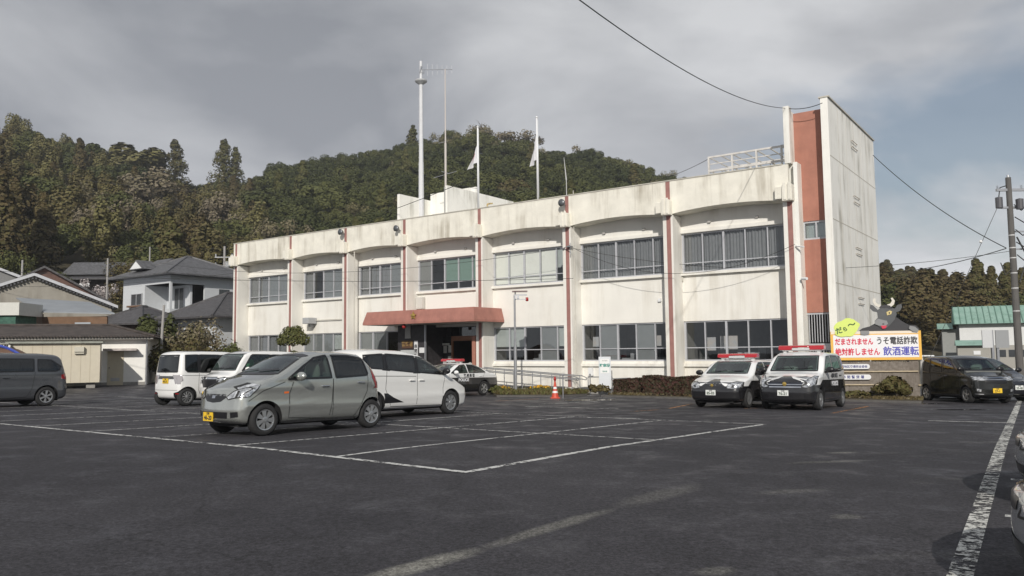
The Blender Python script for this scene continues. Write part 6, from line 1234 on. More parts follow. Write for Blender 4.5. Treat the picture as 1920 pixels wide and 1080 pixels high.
# painted sign on top: at Y about 29.8, slightly turned
A_ = at(1558, 650, 30.5); B_ = at(1728, 650, 29.9); A2 = Vector((A_.x, A_.y)); B2_ = Vector((B_.x, B_.y)); sd_ = (B2_ - A2).normalized(); sang = math.atan2(sd_.y, sd_.x); SWd = (B2_ - A2).length
zt_ = at(1640, 621, 30.3).z; zb2 = at(1640, 675, 30.3).z; mid_ = (A2 + B2_) / 2; hh = (zt_ - zb2) / 2
t = thing('painted_sign', 'large white orange-bordered sign with red, black and blue Japanese slogans above the fence', 'sign', (mid_.x, mid_.y, (zt_ + zb2) / 2), sang)
w2 = SWd / 2; M_OR = mat('sign_orange', (.80, .46, .08), .5)
MB().box(-w2, w2, 0, .05, -hh, hh).build('border_panel', M_OR, t); MB().box(-w2 + .02, w2 - .10, -.006, 0, hh - .10, hh).build('top_strip', mat('sign_pale', (.80, .70, .58), .5), t)
MB().box(-w2 + .09, w2 - .10, -.008, -.001, -hh + .10, hh - .14).build('white_field', mat('sign_white', (.80, .80, .82), .5), t)
M_RI = mat('red_ink', (.62, .03, .07), .5); M_BI = mat('blue_ink', (.07, .07, .42), .5)
zr1, zr2 = hh * .28, -hh * .45
tw_ = 2 * w2 - .22
def row(s_, xa, xb, z, m, size, bold):
    n = len(s_); pitch = (xb - xa) / n
    for k, ch in enumerate(s_):
        o = text_mesh('slogan_character', ch, size, m, t, (xa + pitch * (k + .5), -.011, z), (R(90), 0, 0), bold=bold, sx=min(1.25, pitch / size * 1.0), depth=.002)
        # a heavier brush: the same strokes once more, a hair to the side and above
        me = o.data; n0 = len(me.vertices); bm = bmesh.new(); bm.from_mesh(me)
        for dx, dy, dz in ((.016, .004, .0004), (.008, -.010, .0008)):
            g = bmesh.ops.duplicate(bm, geom=list(bm.verts)[:n0] + [e for e in bm.edges if all(v.index < n0 and v.index >= 0 for v in e.verts)] + [f for f in bm.faces if all(v.index < n0 and v.index >= 0 for v in f.verts)])
            bmesh.ops.translate(bm, verts=[v for v in g['geom'] if isinstance(v, bmesh.types.BMVert)], vec=(dx, dy, dz))
        bm.to_mesh(me); bm.free()
xl = -w2 + .14
row('だまされません', xl, xl + tw_ * .46, zr1 - .01, M_RI, .27, .003); row('うそ電話詐欺', xl + tw_ * .49, xl + tw_ * .98, zr1 + .01, M_INK, .31, .0)
row('絶対許しません', xl, xl + tw_ * .535, zr2, M_RI, .29, .002); row('飲酒運転', xl + tw_ * .57, xl + tw_ * .99, zr2 + .01, M_BI, .36, .0)
lg = MB()
for x in (-w2 + .5, w2 - .4): MB().box(x - .05, x + .05, .36, .44, -hh - 1.7, hh - .1).build('leg', M_STEEL, t)
lg.box(-w2 + .4, w2 - .3, .06, .36, -hh + .1, -hh + .16); lg.build('cross_rail', M_STEEL, t)
# bull painted on board, leaning over the sign (local x, z in metres; origin = sign centre)
M_BD = mat('bull_dark_grey', (.035, .035, .04), .6); M_BG = mat('bull_grey', (.085, .09, .095), .6, var=.08); M_BM = mat('bull_muzzle_grey', (.24, .245, .25), .6); M_HORN = mat('horn_ivory', (.66, .63, .56), .5)
bt = thing('bull_cutout', 'flat painted cut-out of a grey bull with white horns leaning over the sign', 'cutout', (mid_.x, mid_.y, zt_), sang)
PXM = 1480 / 30.3
def bz(px, py): return ((px - 1643) / PXM, (621 - py) / PXM)
def cut_poly(name, pts, m, y, th=.02, par=bt): return MB().prism([bz(*p) for p in pts], 'y', y, y + th).build(name, m, par)
cut_poly('body', [(1617, 627), (1616, 619), (1622, 615), (1634, 612), (1645, 606), (1655, 600), (1672, 596), (1682, 596), (1692, 604), (1702, 610), (1714, 611), (1720, 617), (1718, 622), (1700, 623), (1617, 624)], M_BD, .02)
cut_poly('head', [(1648, 583), (1655, 577), (1668, 576), (1680, 580), (1682, 590), (1678, 600), (1670, 609), (1664, 615), (1656, 617), (1650, 612), (1644, 609), (1643, 602), (1649, 596)], M_BG, -.01)
cut_poly('ear', [(1650, 582), (1642, 573), (1637, 571), (1636, 578), (1641, 584), (1649, 586)], M_BG, .0); cut_poly('ear', [(1677, 583), (1684, 573), (1691, 571), (1692, 577), (1688, 584), (1680, 587)], M_BG, .0)
cut_poly('horn', [(1652, 577), (1645, 573), (1641, 566), (1642, 560), (1647, 560), (1646, 566), (1650, 571), (1655, 572)], M_HORN, -.005); cut_poly('horn', [(1667, 576), (1666, 572), (1672, 570), (1675, 565), (1673, 560), (1676, 559), (1680, 565), (1678, 572), (1673, 576)], M_HORN, -.005)
cut_poly('forelock', [(1651, 578), (1656, 573), (1664, 572), (1671, 574), (1675, 580), (1664, 578)], M_BD, -.02)
cut_poly('muzzle', [(1643, 608), (1643, 602), (1649, 598), (1656, 600), (1664, 602), (1666, 608), (1660, 612), (1650, 611)], M_BM, -.03); cut_poly('tongue', [(1653, 611), (1664, 611), (1661, 616), (1656, 617)], M_RI, -.035)
cut_poly('eye', [(1664, 586), (1670, 583), (1674, 585), (1672, 590), (1665, 592)], mat('eye_yellow', (.62, .50, .22), .5), -.03); cut_poly('pupil', [(1668, 586), (1670, 586), (1670, 589), (1668, 589)], M_INK, -.037); cut_poly('nostril', [(1656, 607), (1659, 607), (1659, 609), (1656, 609)], M_INK, -.037)
cut_poly('hoof', [(1617, 620), (1632, 620), (1632, 627), (1624, 628), (1617, 627)], M_BM, -.05); cut_poly('hoof', [(1703, 612), (1712, 614), (1718, 620), (1716, 624), (1708, 623), (1701, 617)], M_BM, -.05)
t = thing('speech_bubble', 'yellow-green painted speech bubble board at the upper left of the sign', 'cutout', (mid_.x, mid_.y, zt_), sang)
bp_ = []
for k in range(28): a = 2 * math.pi * k / 28; r_ = 1 + .06 * math.sin(5 * a + 1) + .03 * math.sin(9 * a); bp_.append((1592.5 + 22.5 * r_ * math.cos(a), 614 - 17 * r_ * math.sin(a) - 3.5 * math.cos(a)))
cut_poly('panel', bp_, mat('bubble_yellow', (.66, .78, .18), .5), -.045, .02, t)
for ch, px, py, sz in (('だ', 1579, 620, .26), ('ら', 1590, 617, .18), ('〜', 1602, 609, .30)): x, z = bz(px, py); text_mesh('bubble_lettering', ch, sz, mat('dark_green_ink', (.04, .10, .03), .6), t, (x, -.05, z), (R(90), R(-18), 0), bold=.008)
# ------------------------------------------------------------------ shed, container, tarpaulin at the left
def W3(px, py, Y): return at(px, py, Y)
M_SHED = mat('white_shed_wall', (.84, .83, .79), .85, var=.03, streak=((.5, .47, .4), .25, 1.5)); M_ROOFT = mat('dark_brown_roof_tiles', (.060, .048, .042), .8, var=.5, vscale=2.5, bump=.8, bscale=6)
c0 = Vector((-20.4, 44.0)); th = R(18); t = thing('white_shed', 'long low white shed with a dark tiled roof and a beige door at the left', 'building', (c0.x, c0.y, -.10), th)
Ls = 16.0
w_ = MB().box(-Ls, 0, 0, .15, 0, 2.72).box(-.15, 0, .15, 6, 0, 2.72).box(-Ls, -Ls + .15, .15, 6, 0, 2.72).box(-Ls + .15, -.15, 5.85, 6, 0, 2.72); wl = w_.build('wall', M_SHED, t); MB().box(-Ls, .02, -.02, 0, -.1, .16).build('footing', M_CONC, t)
rf = MB(); rf.add([(-Ls - .5, -.55, 2.62), (.5, -.55, 2.62), (.5, 6.5, 2.62), (-Ls - .5, 6.5, 2.62), (-Ls + 2.2, 3, 3.36), (-2.2, 3, 3.36)], [(0, 1, 5, 4), (1, 2, 5), (2, 3, 4, 5), (3, 0, 4), (0, 3, 2, 1)]); rfo = rf.build('roof', M_ROOFT, t)
rdg = MB(); rdg.tube((-Ls + 2.2, 3, 3.38), (-2.2, 3, 3.38), .09).tube((-2.2, 3, 3.38), (.5, -.55, 2.66), .07).tube((-2.2, 3, 3.38), (.5, 6.5, 2.66), .08); rdg.build('ridge_tiles', M_ROOFT, rfo)
et = MB()
for k in range(110): x = -Ls - .4 + k * .152; et.tube((x, -.6, 2.645), (x, -.52, 2.66), .055, 6)
et.build('eaves_tiles', M_ROOFT, rfo); MB().box(-Ls - .4, .4, -.45, 0.0, 2.5, 2.60).build('eaves_board', mat('grey_eaves', (.30, .29, .27), .8), t); MB().tube((.06, -.06, 0), (.06, -.06, 2.55), .045).build('drainpipe', M_STEEL, t)
d = MB().box(-1.90, -1.10, -.03, 0, 0, 1.86); do = d.build('door', mat('beige_door', (.55, .50, .38), .6, var=.05), t); MB().box(-1.72, -1.28, -.036, -.03, .22, .40).build('vent_grille', M_STEEL, do); MB().blob((-1.80, -.06, .95), (.03, .03, .03), 8, 6).build('door_knob', M_BLACK, do)
MB().box(-2.02, -.40, -.62, 0, 1.90, 1.97).box(-2.04, -.38, -.66, -.6, 1.88, 2.0).build('door_awning', mat('awning_grey', (.42, .38, .36), .8, var=.3), t)
# container: beige site store in front of it
t = thing('storage_container', 'beige corrugated storage hut raised on blocks in front of the white shed', 'hut', (-21.0, 40.3, -.12), R(26))
M_BEI = mat('beige_hut_panels', (.60, .55, .44), .7, var=.04, streak=((.40, .22, .10), .35, 1.0)); b_ = MB().box(-3.9, 0, 0, 2.4, .30, 2.28); b_.build('body', M_BEI, t)
g_ = MB()
for k in range(9): x = -.45 - k * .42; g_.box(x, x + .015, -.008, 0, .32, 2.26)
g_.build('panel_joint', mat('joint_brown', (.44, .39, .30), .8), t); MB().box(-4.1, .12, -.18, 2.6, 2.28, 2.37).build('roof', mat('hut_roof_grey', (.30, .31, .27), .7, var=.2), t); MB().box(-1.15, -.72, -.2, -.012, 1.85, 2.1).box(-1.15, -.72, -.14, -.012, 1.75, 1.85).build('vent_hood', mat('hut_vent', (.58, .55, .46), .6), t)
for x in (-3.8, -.6, -1.9): MB().box(x, x + .4, .2, .6, 0, .3).build('block', M_CONC, t)
t = thing('rusty_shelter', 'rust-red corrugated panels between the beige hut and the tarpaulin', 'shelter', (-24.6, 38.5, -.1), R(26)); q = MB()
for k in range(12): q.box(-1.4 + k * .115, -1.32 + k * .115, .05 * (k % 2), .05 * (k % 2) + .02, 1.0, 2.2)
q.build('corrugated_panel', mat('rust_corrugated', (.30, .14, .08), .85, var=.35, vscale=5, col2=None), t); MB().box(-2.2, .1, -.4, 1.6, 2.22, 2.28).build('roof', mat('old_roof_sheet', (.32, .32, .27), .8, var=.3), t); MB().tube((-1.45, 0, -.1), (-1.45, 0, 2.2), .04).tube((-.0, 0, -.1), (-.0, 0, 2.2), .04).build('post', mat('rusty_steel'), t)
p = at(20, 650, 33); t = thing('tarpaulin_heap', 'brown heap with a blue tarpaulin edge behind the dark grey minivan', 'heap', (p.x - .8, 33, zg(p.x, 33)), R(-12)); mb = MB(); bl = MB()
mb.blob((0, 0, 0), (2.7, 1.6, 2.12), 28, 14, jit=.015); mb.build('heap', mat('brown_tarp', (.14, .08, .05), .8, var=.3, vscale=2, bump=.4, bscale=5), t, smooth=True)
for k in range(18):
    a0, a1 = R(8 + k * 5.2), R(8 + (k + 1) * 5.2); f = lambda a, s: (2.74 * s * math.cos(a), -.25, 2.15 * s * math.sin(a)); bl.tube(f(a0, 1), f(a1, 1), .055, 6)
bl.build('tarpaulin_edge', mat('blue_tarpaulin', (.04, .07, .35), .5), t)
p = G2(276, 727); t = thing('pink_bucket', 'pink plastic bucket on the ground beside the white shed corner', 'bucket', (p.x + .0, p.y - 0, p.z)); MB().lathe([(0, .02), (.20, .0), (.26, .62), (.24, .62), (.18, .05)], 16).build('bucket_body', mat('pink_plastic', (.72, .22, .26), .5), t, smooth=True)
# ------------------------------------------------------------------ houses
M_TL = mat('grey_roof_tiles', (.10, .10, .105), .55, var=.45, vscale=3.5, bump=1.0, bscale=9, streak=((.05, .05, .05), .6, 2.0)); M_TLD = mat('dark_roof_tiles', (.07, .067, .07), .6, var=.45, vscale=4, bump=1.0, bscale=9)
M_HW = mat('pale_house_wall', (.56, .58, .60), .8, var=.04); M_HWS = mat('white_house_wall', (.70, .71, .71), .8, var=.04); M_WG = mat('dark_window_pane', (.05, .055, .06), .12); M_BRW = mat('brown_timber', (.15, .085, .05), .8, var=.2, vscale=3)
def hip(mb, x0, x1, y0, y1, z, h, ov, thick=.12):
    X0, X1, Y0, Y1 = x0 - ov, x1 + ov, y0 - ov, y1 + ov; r = min(X1 - X0, Y1 - Y0) / 2
    if X1 - X0 >= Y1 - Y0: a, b = (X0 + r, (Y0 + Y1) / 2, z + h), (X1 - r, (Y0 + Y1) / 2, z + h); F = [(0, 1, 5, 4), (1, 2, 5), (2, 3, 4, 5), (3, 0, 4)]
    else: a, b = ((X0 + X1) / 2, Y0 + r, z + h), ((X0 + X1) / 2, Y1 - r, z + h); F = [(0, 1, 4), (1, 2, 5, 4), (2, 3, 5), (3, 0, 4, 5)]
    cn = [(X0, Y0, z), (X1, Y0, z), (X1, Y1, z), (X0, Y1, z)]; mb.add(cn + [a, b], F); mb.box(X0, X1, Y0, Y1, z - thick, z - .003)
    mb.tube(a, b, .14, 6)
    for c_ in cn: q = a if (Vector(c_) - Vector(a)).length < (Vector(c_) - Vector(b)).length else b; mb.tube(c_, q, .10, 6)
    return mb
def win(mbf, x0, x1, z0, z1, parent, nm='window', y=0, panes=2):
    f = MB(); f.box(x0, x1, y - .05, y, z0, z0 + .05).box(x0, x1, y - .05, y, z1 - .05, z1); 
    for k in range(panes + 1): x = x0 + (x1 - x0) * k / panes; f.box(x - .025, x + .025, y - .05, y, z0 + .05, z1 - .05)
    o = f.build(nm, M_ALU, parent); MB().box(x0 + .02, x1 - .02, y - .02, y - .012, z0 + .03, z1 - .03).build('pane', M_WG, o); return o
# white two-storey house; near corner at px 318
cx = at(318, 600, 70); t = thing('two_storey_house', 'pale two-storey house with a grey hipped tile roof and recessed balcony', 'house', (cx.x, cx.y, .6), BRZ)
# local: x to the right-near (BD), y away (BN). near corner = (0,0)
zE = 8.15; w_ = MB(); w_.box(-8, -.0, 0, .2, 0, 5.0).box(-8, 0, 0, .2, 7.3, zE).box(-8, -6.6, 0, .2, 5.0, 7.3).box(-4.6, -4.2, 0, .2, 5, 7.3).box(-.2, 0, 0, .2, 5.0, 7.3)
w_.box(-.2, 0, .2, 8.5, 0, 5.0).box(-.2, 0, .2, 8.5, 7.3, zE).box(-.2, 0, 3.4, 8.5, 5.0, 7.3).box(-6.6, -4.6, .01, .2, 6.6, 7.3).box(-6.6, -4.6, .0, .2, 5, 5.5).box(-8, 0, 8.3, 8.5, 0, zE).box(-8, -7.8, .2, 8.3, 0, zE)
w_.build('wall', M_HW, t); MB().box(-4.2, -.4, 2.2, 2.4, 5.0, 7.3).box(-4.4, -4.2, .2, 2.4, 5, 7.3).box(-4.2, -.2, .2, 2.2, 4.9, 5.0).build('balcony_recess', M_HW, t)
win(None, -6.5, -4.7, 5.5, 6.6, t); win(None, -2.9, -1.4, 5.1, 7.1, t, y=2.2)
bw = MB(); 
for y0_, y1_ in ((.9, 1.5), (1.7, 2.3)): bw.box(-.26, -.21, y0_, y1_, 5.1, 7.0)
bw = MB(); bw.box(0, .03, 4.9, 6.0, 5.9, 7.0); bw.build('side_window', M_WG, t); bx_ = MB().box(-6.7, -4.5, -.35, -.05, 5.35, 5.5); bx_.build('window_box', M_BRW, t)
rf = hip(MB(), -8, 0, 0, 8.5, zE, 2.15, .95).build('roof', M_TL, t); gb = MB(); gb.prism([(1.6, zE + .9), (5.4, zE + .9), (3.5, zE + 2.1)], 'x', -8.4, -5.6); gb.build('gable_dormer', M_TL, rf); MB().prism([(2.0, zE + .95), (5.0, zE + .95), (3.5, zE + 1.9)], 'x', -8.43, -8.4).build('white_gable', M_HWS, rf)
gb = MB(); gb.prism([(-6.9, zE + .72), (-4.3, zE + .72), (-5.6, zE + 1.62)], 'y', -.15, 1.4); gb.build('front_gable', M_TL, rf); MB().prism([(-6.6, zE + .78), (-4.6, zE + .78), (-5.6, zE + 1.46)], 'y', -.18, -.15).build('white_gable', M_HWS, rf)
# lower tiled house nearer the station
cx = at(405, 600, 58); t = thing('tiled_house', 'low house with a dark hipped tile roof beside the left end of the station', 'house', (cx.x, cx.y, .0), BRZ)
MB().box(-5.5, 0, 0, .2, 0, 4.3).box(-.2, 0, .2, 9, 0, 4.3).box(-5.5, -5.3, .2, 9, 0, 4.3).box(-5.3, -.2, 8.8, 9, 0, 4.3).build('wall', M_HW, t); hip(MB(), -5.5, 0, 0, 9, 4.3, 2.0, 1.0).build('roof', M_TLD, t); hip(MB(), -6.5, -3.5, -2.0, 1.0, 2.9, .9, .6).build('porch_roof', M_TLD, t); MB().box(-6.3, -3.7, -1.8, 0, 0, 2.8).build('porch_wall', M_BRW, t); win(None, -2.9, -1.2, 1.0, 2.6, t)
# small dark-roofed house
cx = at(265, 620, 62); t = thing('small_tiled_house', 'small dark brown house with a tiled roof between the shed and the two-storey house', 'house', (cx.x, cx.y, .4), R(-20)); MB().box(-4.5, 0, 0, 5, 0, 3.6).build('wall', M_BRW, t); hip(MB(), -4.5, 0, 0, 5, 3.6, 1.5, .8).build('roof', M_TLD, t); hip(MB(), -4.5, 0, -1.6, -.1, 2.3, .5, .4).build('porch_roof', M_TLD, t); MB().box(-4.2, -.2, -1.4, 0, 0, 2.2).build('porch_wall', M_BRW, t); win(None, -3.6, -.8, .8, 2.0, t, y=-1.41, panes=4)
# old farmhouse up the bank
cx = at(232, 540, 100); zf_ = at(180, 519, 100).z; t = thing('old_farmhouse', 'old long farmhouse with a grey tiled roof up on the bank under the hill', 'house', (cx.x, cx.y, zf_ - 2.3), R(4))
MB().box(-7.0, 0, 0, 5, 0, 2.6).build('wall', mat('old_timber_wall', (.14, .12, .11), .9, var=.3), t); r_ = MB(); r_.prism([(-.8, 2.5), (5.8, 2.5), (2.5, 4.4)], 'x', -7.4, .4); r_.build('roof', M_TL, t); r_ = MB(); r_.prism([(-2.6, 1.7), (-.2, 2.25), (-.2, 2.35), (-2.6, 1.82)], 'x', -6.9, .3); r_.build('lean_to_roof', M_TLD, t); MB().box(-4.4, -3.2, -2.3, -2.25, .9, 1.25).build('white_tarpaulin', M_WHITE, t)
# warehouse gable
ZW = 62; g_r = at(65, 512, ZW); t = thing('warehouse', 'wide gabled warehouse end with weathered beige sheet cladding at the far left', 'building', (g_r.x, ZW, -.3), R(31)); zr_ = g_r.z + .3; he = 5.5; ze = zr_ - 2.35
MB().prism([(-he, 0), (he, 0), (he, ze - .1), (0, zr_ - .25), (-he, ze - .1)], 'y', 0, 14).build('cladding', mat('weathered_cladding', (.33, .31, .27), .9, var=.12, vscale=1.0, streak=((.17, .15, .12), .8, 1.3)), t)
r_ = MB(); 
for sg in (1, -1): r_.prism([(0, zr_), (sg * (he + .45), ze - .12), (sg * (he + .45), ze - .34), (0, zr_ - .24)], 'y', -.35, 14.3)
ro = r_.build('roof', mat('pale_roof_sheet', (.52, .53, .56), .6, var=.1), t); r_ = MB()
for k in range(24):
    for sg in (1, -1): u = (k + .5) / 24; x = sg * u * (he + .2); z = zr_ - .36 - u * 2.28; r_.box(x - .06, x + .06, -.33, -.1, z - .1, z + .02)
r_.build('roof_batten', mat('batten_dark', (.10, .10, .11), .8), ro)
# brown gable behind, and the far-left roof
t = thing('brown_gable_house', 'dark brown gabled house roof showing behind the warehouse', 'house', (at(82, 560, 74).x, 74, 1.2), R(29)); zz = at(82, 499, 74).z - 1.2; MB().prism([(-5, 0), (5, 0), (5, zz - 3.0), (0, zz - .2), (-5, zz - 3.0)], 'y', 0, 9).build('wall', mat('red_brown_boards', (.13, .075, .06), .85, var=.15), t); r_ = MB()
for sg in (1, -1): r_.prism([(0, zz), (sg * 5.7, zz - 3.3), (sg * 5.7, zz - 3.5), (0, zz - .2)], 'y', -.5, 9.5)
r_.build('roof', M_TLD, t)
t = thing('left_roof_house', 'pale roofed house corner at the extreme left edge above the warehouse', 'house', (at(-30, 560, 80).x, 80, 1.5), R(31)); zz = at(-20, 492, 80).z - 1.5; MB().prism([(-3, 0), (3, 0), (3, zz - 1.2), (0, zz - .2), (-3, zz - 1.2)], 'y', 0, 8).build('wall', mat('grey_boards', (.22, .22, .22), .85), t); r_ = MB()
for sg in (1, -1): r_.prism([(0, zz), (sg * 3.6, zz - 1.45), (sg * 3.6, zz - 1.75), (0, zz - .25)], 'y', -.4, 8.4)
r_.build('roof', mat('pale_roof_sheet'), t)
# lean-to with metal roof
ZL = 55; a1 = at(30, 560, ZL + 4); b1 = at(168, 568, ZL + 4); c1_ = at(215, 589, ZL); d1 = at(72, 586, ZL); t = thing('lean_to_store', 'brown timber lean-to with a grey sheet-metal roof in front of the warehouse', 'building', (0, 0, 0))
r_ = MB(); up_ = Vector((0, 0, .08)); v = [a1, b1, c1_, d1]; r_.add([p + up_ for p in v] + v, [(0, 1, 2, 3), (7, 6, 5, 4)] + [(i, i + 4, (i + 1) % 4 + 4, (i + 1) % 4) for i in range(4)]); r_.build('roof', mat('grey_sheet_roof', (.30, .32, .34), .5, .3, var=.08, vscale=1.0), t)
w_ = MB(); z0_ = -.4
w_.prism([(d1.x + .1, d1.y + .35), (c1_.x - .7, c1_.y + .35), (c1_.x - .7, c1_.y + .5), (d1.x + .1, d1.y + .5)], 'z', z0_, min(d1.z, c1_.z) - .12); w_.prism([(a1.x + .1, a1.y), (a1.x + .2, a1.y), (d1.x + .2, d1.y + .3), (d1.x + .1, d1.y + .3)], 'z', z0_, d1.z - .1)
w_.build('wall', mat('brown_board_wall', (.17, .10, .06), .85, var=.2, vscale=2.5), t); x = at(151, 600, ZL).x; q = MB().box(x - .55, x + .55, d1.y + .28, d1.y + .34, 2.9, 3.85); q.build('window', mat('grey_window', (.40, .44, .48), .3), t)
t = thing('white_panel_store', 'white panelled store wall at the left edge with green netting beneath', 'building', (at(-25, 600, 52).x, 52, -.3), R(4)); xr = at(33, 590, 52).x - at(-25, 600, 52).x; z1_ = at(10, 567, 52).z + .3; z0_ = at(10, 591, 52).z + .3; MB().box(-6, xr, 0, 3, z0_, z1_).build('panel', mat('white_panel', (.60, .60, .56), .7, var=.05), t); MB().box(-6, xr - .3, .2, 2.8, 0, z0_ - .003).build('green_net', mat('green_net', (.05, .12, .09), .9, var=.4, vscale=4), t)
# ------------------------------------------------------------------ right side: green-roofed house, annex, back of signs
M_GR = mat('green_copper_roof', (.20, .34, .28), .6, col2=(.30, .44, .38), vscale=1.2, streak=((.10, .18, .13), .7, 3.5)); YH = 60
x0_ = at(1790, 640, YH).x; zE_ = at(1800, 606, YH).z; zR_ = at(1800, 577, YH + 3).z; gH = -.75
t = thing('green_roof_house', 'low white house with a faded green metal roof beyond the car park on the right', 'house', (x0_ + .4, YH, gH), R(-27)); hE = zE_ - gH; hR = zR_ - gH
MB().box(0, 15, 0, .2, 0, hE).box(0, .2, .2, 4, 0, hE).box(14.8, 15, .2, 4, 0, hE).box(.2, 14.8, 3.8, 4, 0, hE).build('wall', M_HWS, t)
r_ = MB(); r_.prism([(-.5, hE - .08), (2.0, hR), (4.5, hE - .08), (2.0, hE - .08)], 'x', -.35, 15.5); ro = r_.build('roof', M_GR, t); r_ = MB()
for k in range(40): x = -.33 + k * .40; r_.add([(x, -.52, hE - .03), (x + .05, -.52, hE - .03), (x + .05, 2.0, hR + .05), (x, 2.0, hR + .05)], [(0, 1, 2, 3)])
r_.build('standing_seam', mat('seam_green', (.12, .22, .17), .6), ro)
wg = MB(); wg.box(-1.15, -.003, .6, 3.2, 0, hE - .45); wg.build('grey_wing', mat('grey_render', (.28, .29, .28), .8, var=.05), t); r_ = MB(); r_.prism([(.2, hE - .42), (1.9, hE + .05), (3.6, hE - .42)], 'x', -1.45, -.40); r_.build('wing_roof', M_GR, t); MB().box(-.95, -.2, .53, .58, 1.0, 1.75).build('wing_window', M_WG, t)
MB().box(6.3, 9.0, -.06, 0, 1.3, 2.3).build('window', mat('pale_window', (.42, .45, .47), .3), t)
YA = 52; xa = at(1795, 650, YA).x; t = thing('annex', 'low annex with a small green roof and dark openings in front of the white house', 'building', (xa, YA, gH), R(-27)); hA = at(1800, 648, YA).z - gH; MB().box(0, 5.2, 0, .2, 0, hA).box(0, .2, .2, 1.4, 0, hA).box(5, 5.2, .2, 1.4, 0, hA).build('wall', mat('grey_beige_wall', (.36, .35, .32), .8), t); r_ = MB(); r_.prism([(-.3, hA), (.7, hA + .35), (1.7, hA)], 'x', -.1, 1.9); r_.build('roof', M_GR, t); MB().box(2.2, 2.7, -.03, 0, hA - .75, hA - .3).box(2.85, 4.2, -.03, 0, hA - .75, hA - .3).build('opening', M_WG, t); MB().box(.9, 1.3, -.04, 0, hA - .6, hA - .35).build('small_sign', M_WHITE, t)
# grey sign seen from the back + white one
YS = 40
for k, (xa_, xb_, ya_, yb_, m, lb) in enumerate(((1841, 1862, 619, 652, mat('pale_sign_back', (.56, .57, .58), .5), 'pale back of a roadside board left of its post'), (1866, 1893, 619, 652, mat('grey_sign_back', (.30, .31, .32), .5), 'grey back of a roadside board right of its post'))):
    A1, B1 = at(xa_, ya_, YS), at(xb_, yb_, YS); t = thing('roadside_board', lb, 'sign', (A1.x, YS, zg(A1.x, YS)), 0, 'roadside boards seen from behind'); g0 = zg(A1.x, YS); MB().box(0, B1.x - A1.x, 0, .05, B1.z - g0, A1.z - g0).build('panel', m, t); xx = (B1.x - A1.x) * (.95 if k == 0 else .1); MB().box(xx, xx + .12, .06, .16, -.2, A1.z - g0).build('post', M_STEEL, t)
YG = 42; xa = at(1840, 680, YG).x; t = thing('white_guard_fence', 'low white fence behind the parked black cars', 'fence', (xa, YG, zg(xa, YG)), 0); MB().box(0, 6, 0, .05, .75, 1.15).build('rail', M_WHITE, t); 
for k in range(5): MB().box(k * 1.45, k * 1.45 + .1, .06, .14, -.1, 1.1).build('post', M_STEEL, t)
t = thing('white_bar', 'thin white bar sticking out behind the painted sign above the black kei wagon', 'bar', at(1727, 667.5, 38)); MB().tube((0, 0, 0), (.62, 0, 0), .035).tube((.05, 0, 0), (.05, 0, -2.4), .03).build('rod', M_WHITE, t)
# ------------------------------------------------------------------ poles and wires
M_PCON = mat('pole_concrete', (.115, .11, .105), .85, var=.15, vscale=2); M_WIRE = mat('wire_black', (.02, .02, .02), .6)
def insulators(mb, x, z, y=0): 
    for k in range(3): mb.lathe([(.0, z + .05 * k), (.05, z + .01 + .05 * k), (.0, z + .03 + .05 * k)], 8, (x, y, 0))
PX = 19.55; PY = 31.0; pz = zg(PX, PY); ptop = at(1890, 333, PY).z - pz
t = thing('utility_pole', 'tall dark concrete utility pole with cross gear and white bands at the right edge', 'utility pole', (PX + .25, PY, pz)); MB().tube((0, 0, -.2), (0, 0, ptop), .145, 14, .10).build('pole', M_PCON, t, smooth=False)
for z in (4.3, 4.9, 5.5, 5.9, 3.4, 6.4): MB().lathe([(.146 - .005 * z, z), (.146 - .005 * z, z + .04)], 14).build('white_band', mat('band_white', (.6, .6, .6), .6), t)
cg = MB(); cg.box(-.5, 1.2, -.05, .05, ptop - .55, ptop - .45).box(-.35, 1.3, -.05, .05, ptop - 1.25, ptop - 1.17).box(.05, 1.0, -.03, .03, ptop - 2.2, ptop - 2.14).box(.05, 1.0, -.03, .03, ptop - 2.9, ptop - 2.84); insulators(cg, -.45, ptop - .45); insulators(cg, .5, ptop - .45); insulators(cg, 1.0, ptop - .45); cg.lathe([(0, ptop - .1), (.05, ptop - .1), (.05, ptop + .1), (0, ptop + .1)], 8)
cg.build('cross_arm', M_STEEL, t); tf_ = MB(); tf_.lathe([(0, ptop - 1.25), (.13, ptop - 1.22), (.13, ptop - .8), (0, ptop - .76)], 12, (-.42, 0, 0)); tf_.build('transformer_can', mat('can_grey', (.09, .09, .10), .5), t); tf_ = MB(); tf_.lathe([(0, ptop - 1.3), (.13, ptop - 1.3), (.14, ptop - .9), (0, ptop - .86)], 12, (.3, -.15, 0)); tf_.build('transformer_can', mat('can_grey', (.09, .09, .10), .5), t)
lp = MB()
for k in range(5): z = ptop - 1.1 - .5 * k; lp.path([(.1, -.1, z), (.35 + .1 * (k % 2), -.15, z - .25), (.55, -.1, z - .1), (.9, 0, z + .25)], .02)
lp.path([(.12, -.12, ptop - 2.4), (.5, -.12, ptop - 3.2), (.12, -.12, ptop - 4.2)], .03); lp.path([(-.42, 0, ptop - .8), (-.35, 0, ptop - .4), (0, 0, ptop - .3)], .02); lp.path([(0, 0, ptop - 3.6), (-.35, 0, ptop - 3.9), (-.5, 0, ptop - 3.4)], .018); lp.build('cable_loop', M_WIRE, t)
p2 = at(1904, 700, 30.6); t = thing('thin_service_pole', 'slim pale pipe pole close to the big utility pole', 'pole', (20.05, 30.2, zg(20, 30))); MB().tube((0, 0, -.1), (0, 0, 4.6), .045, 8).build('pipe', M_STEEL, t); MB().box(-.1, .1, -.12, -.04, 2.9, 3.25).build('meter_box', mat('meter_dark', (.08, .08, .09), .5), t)
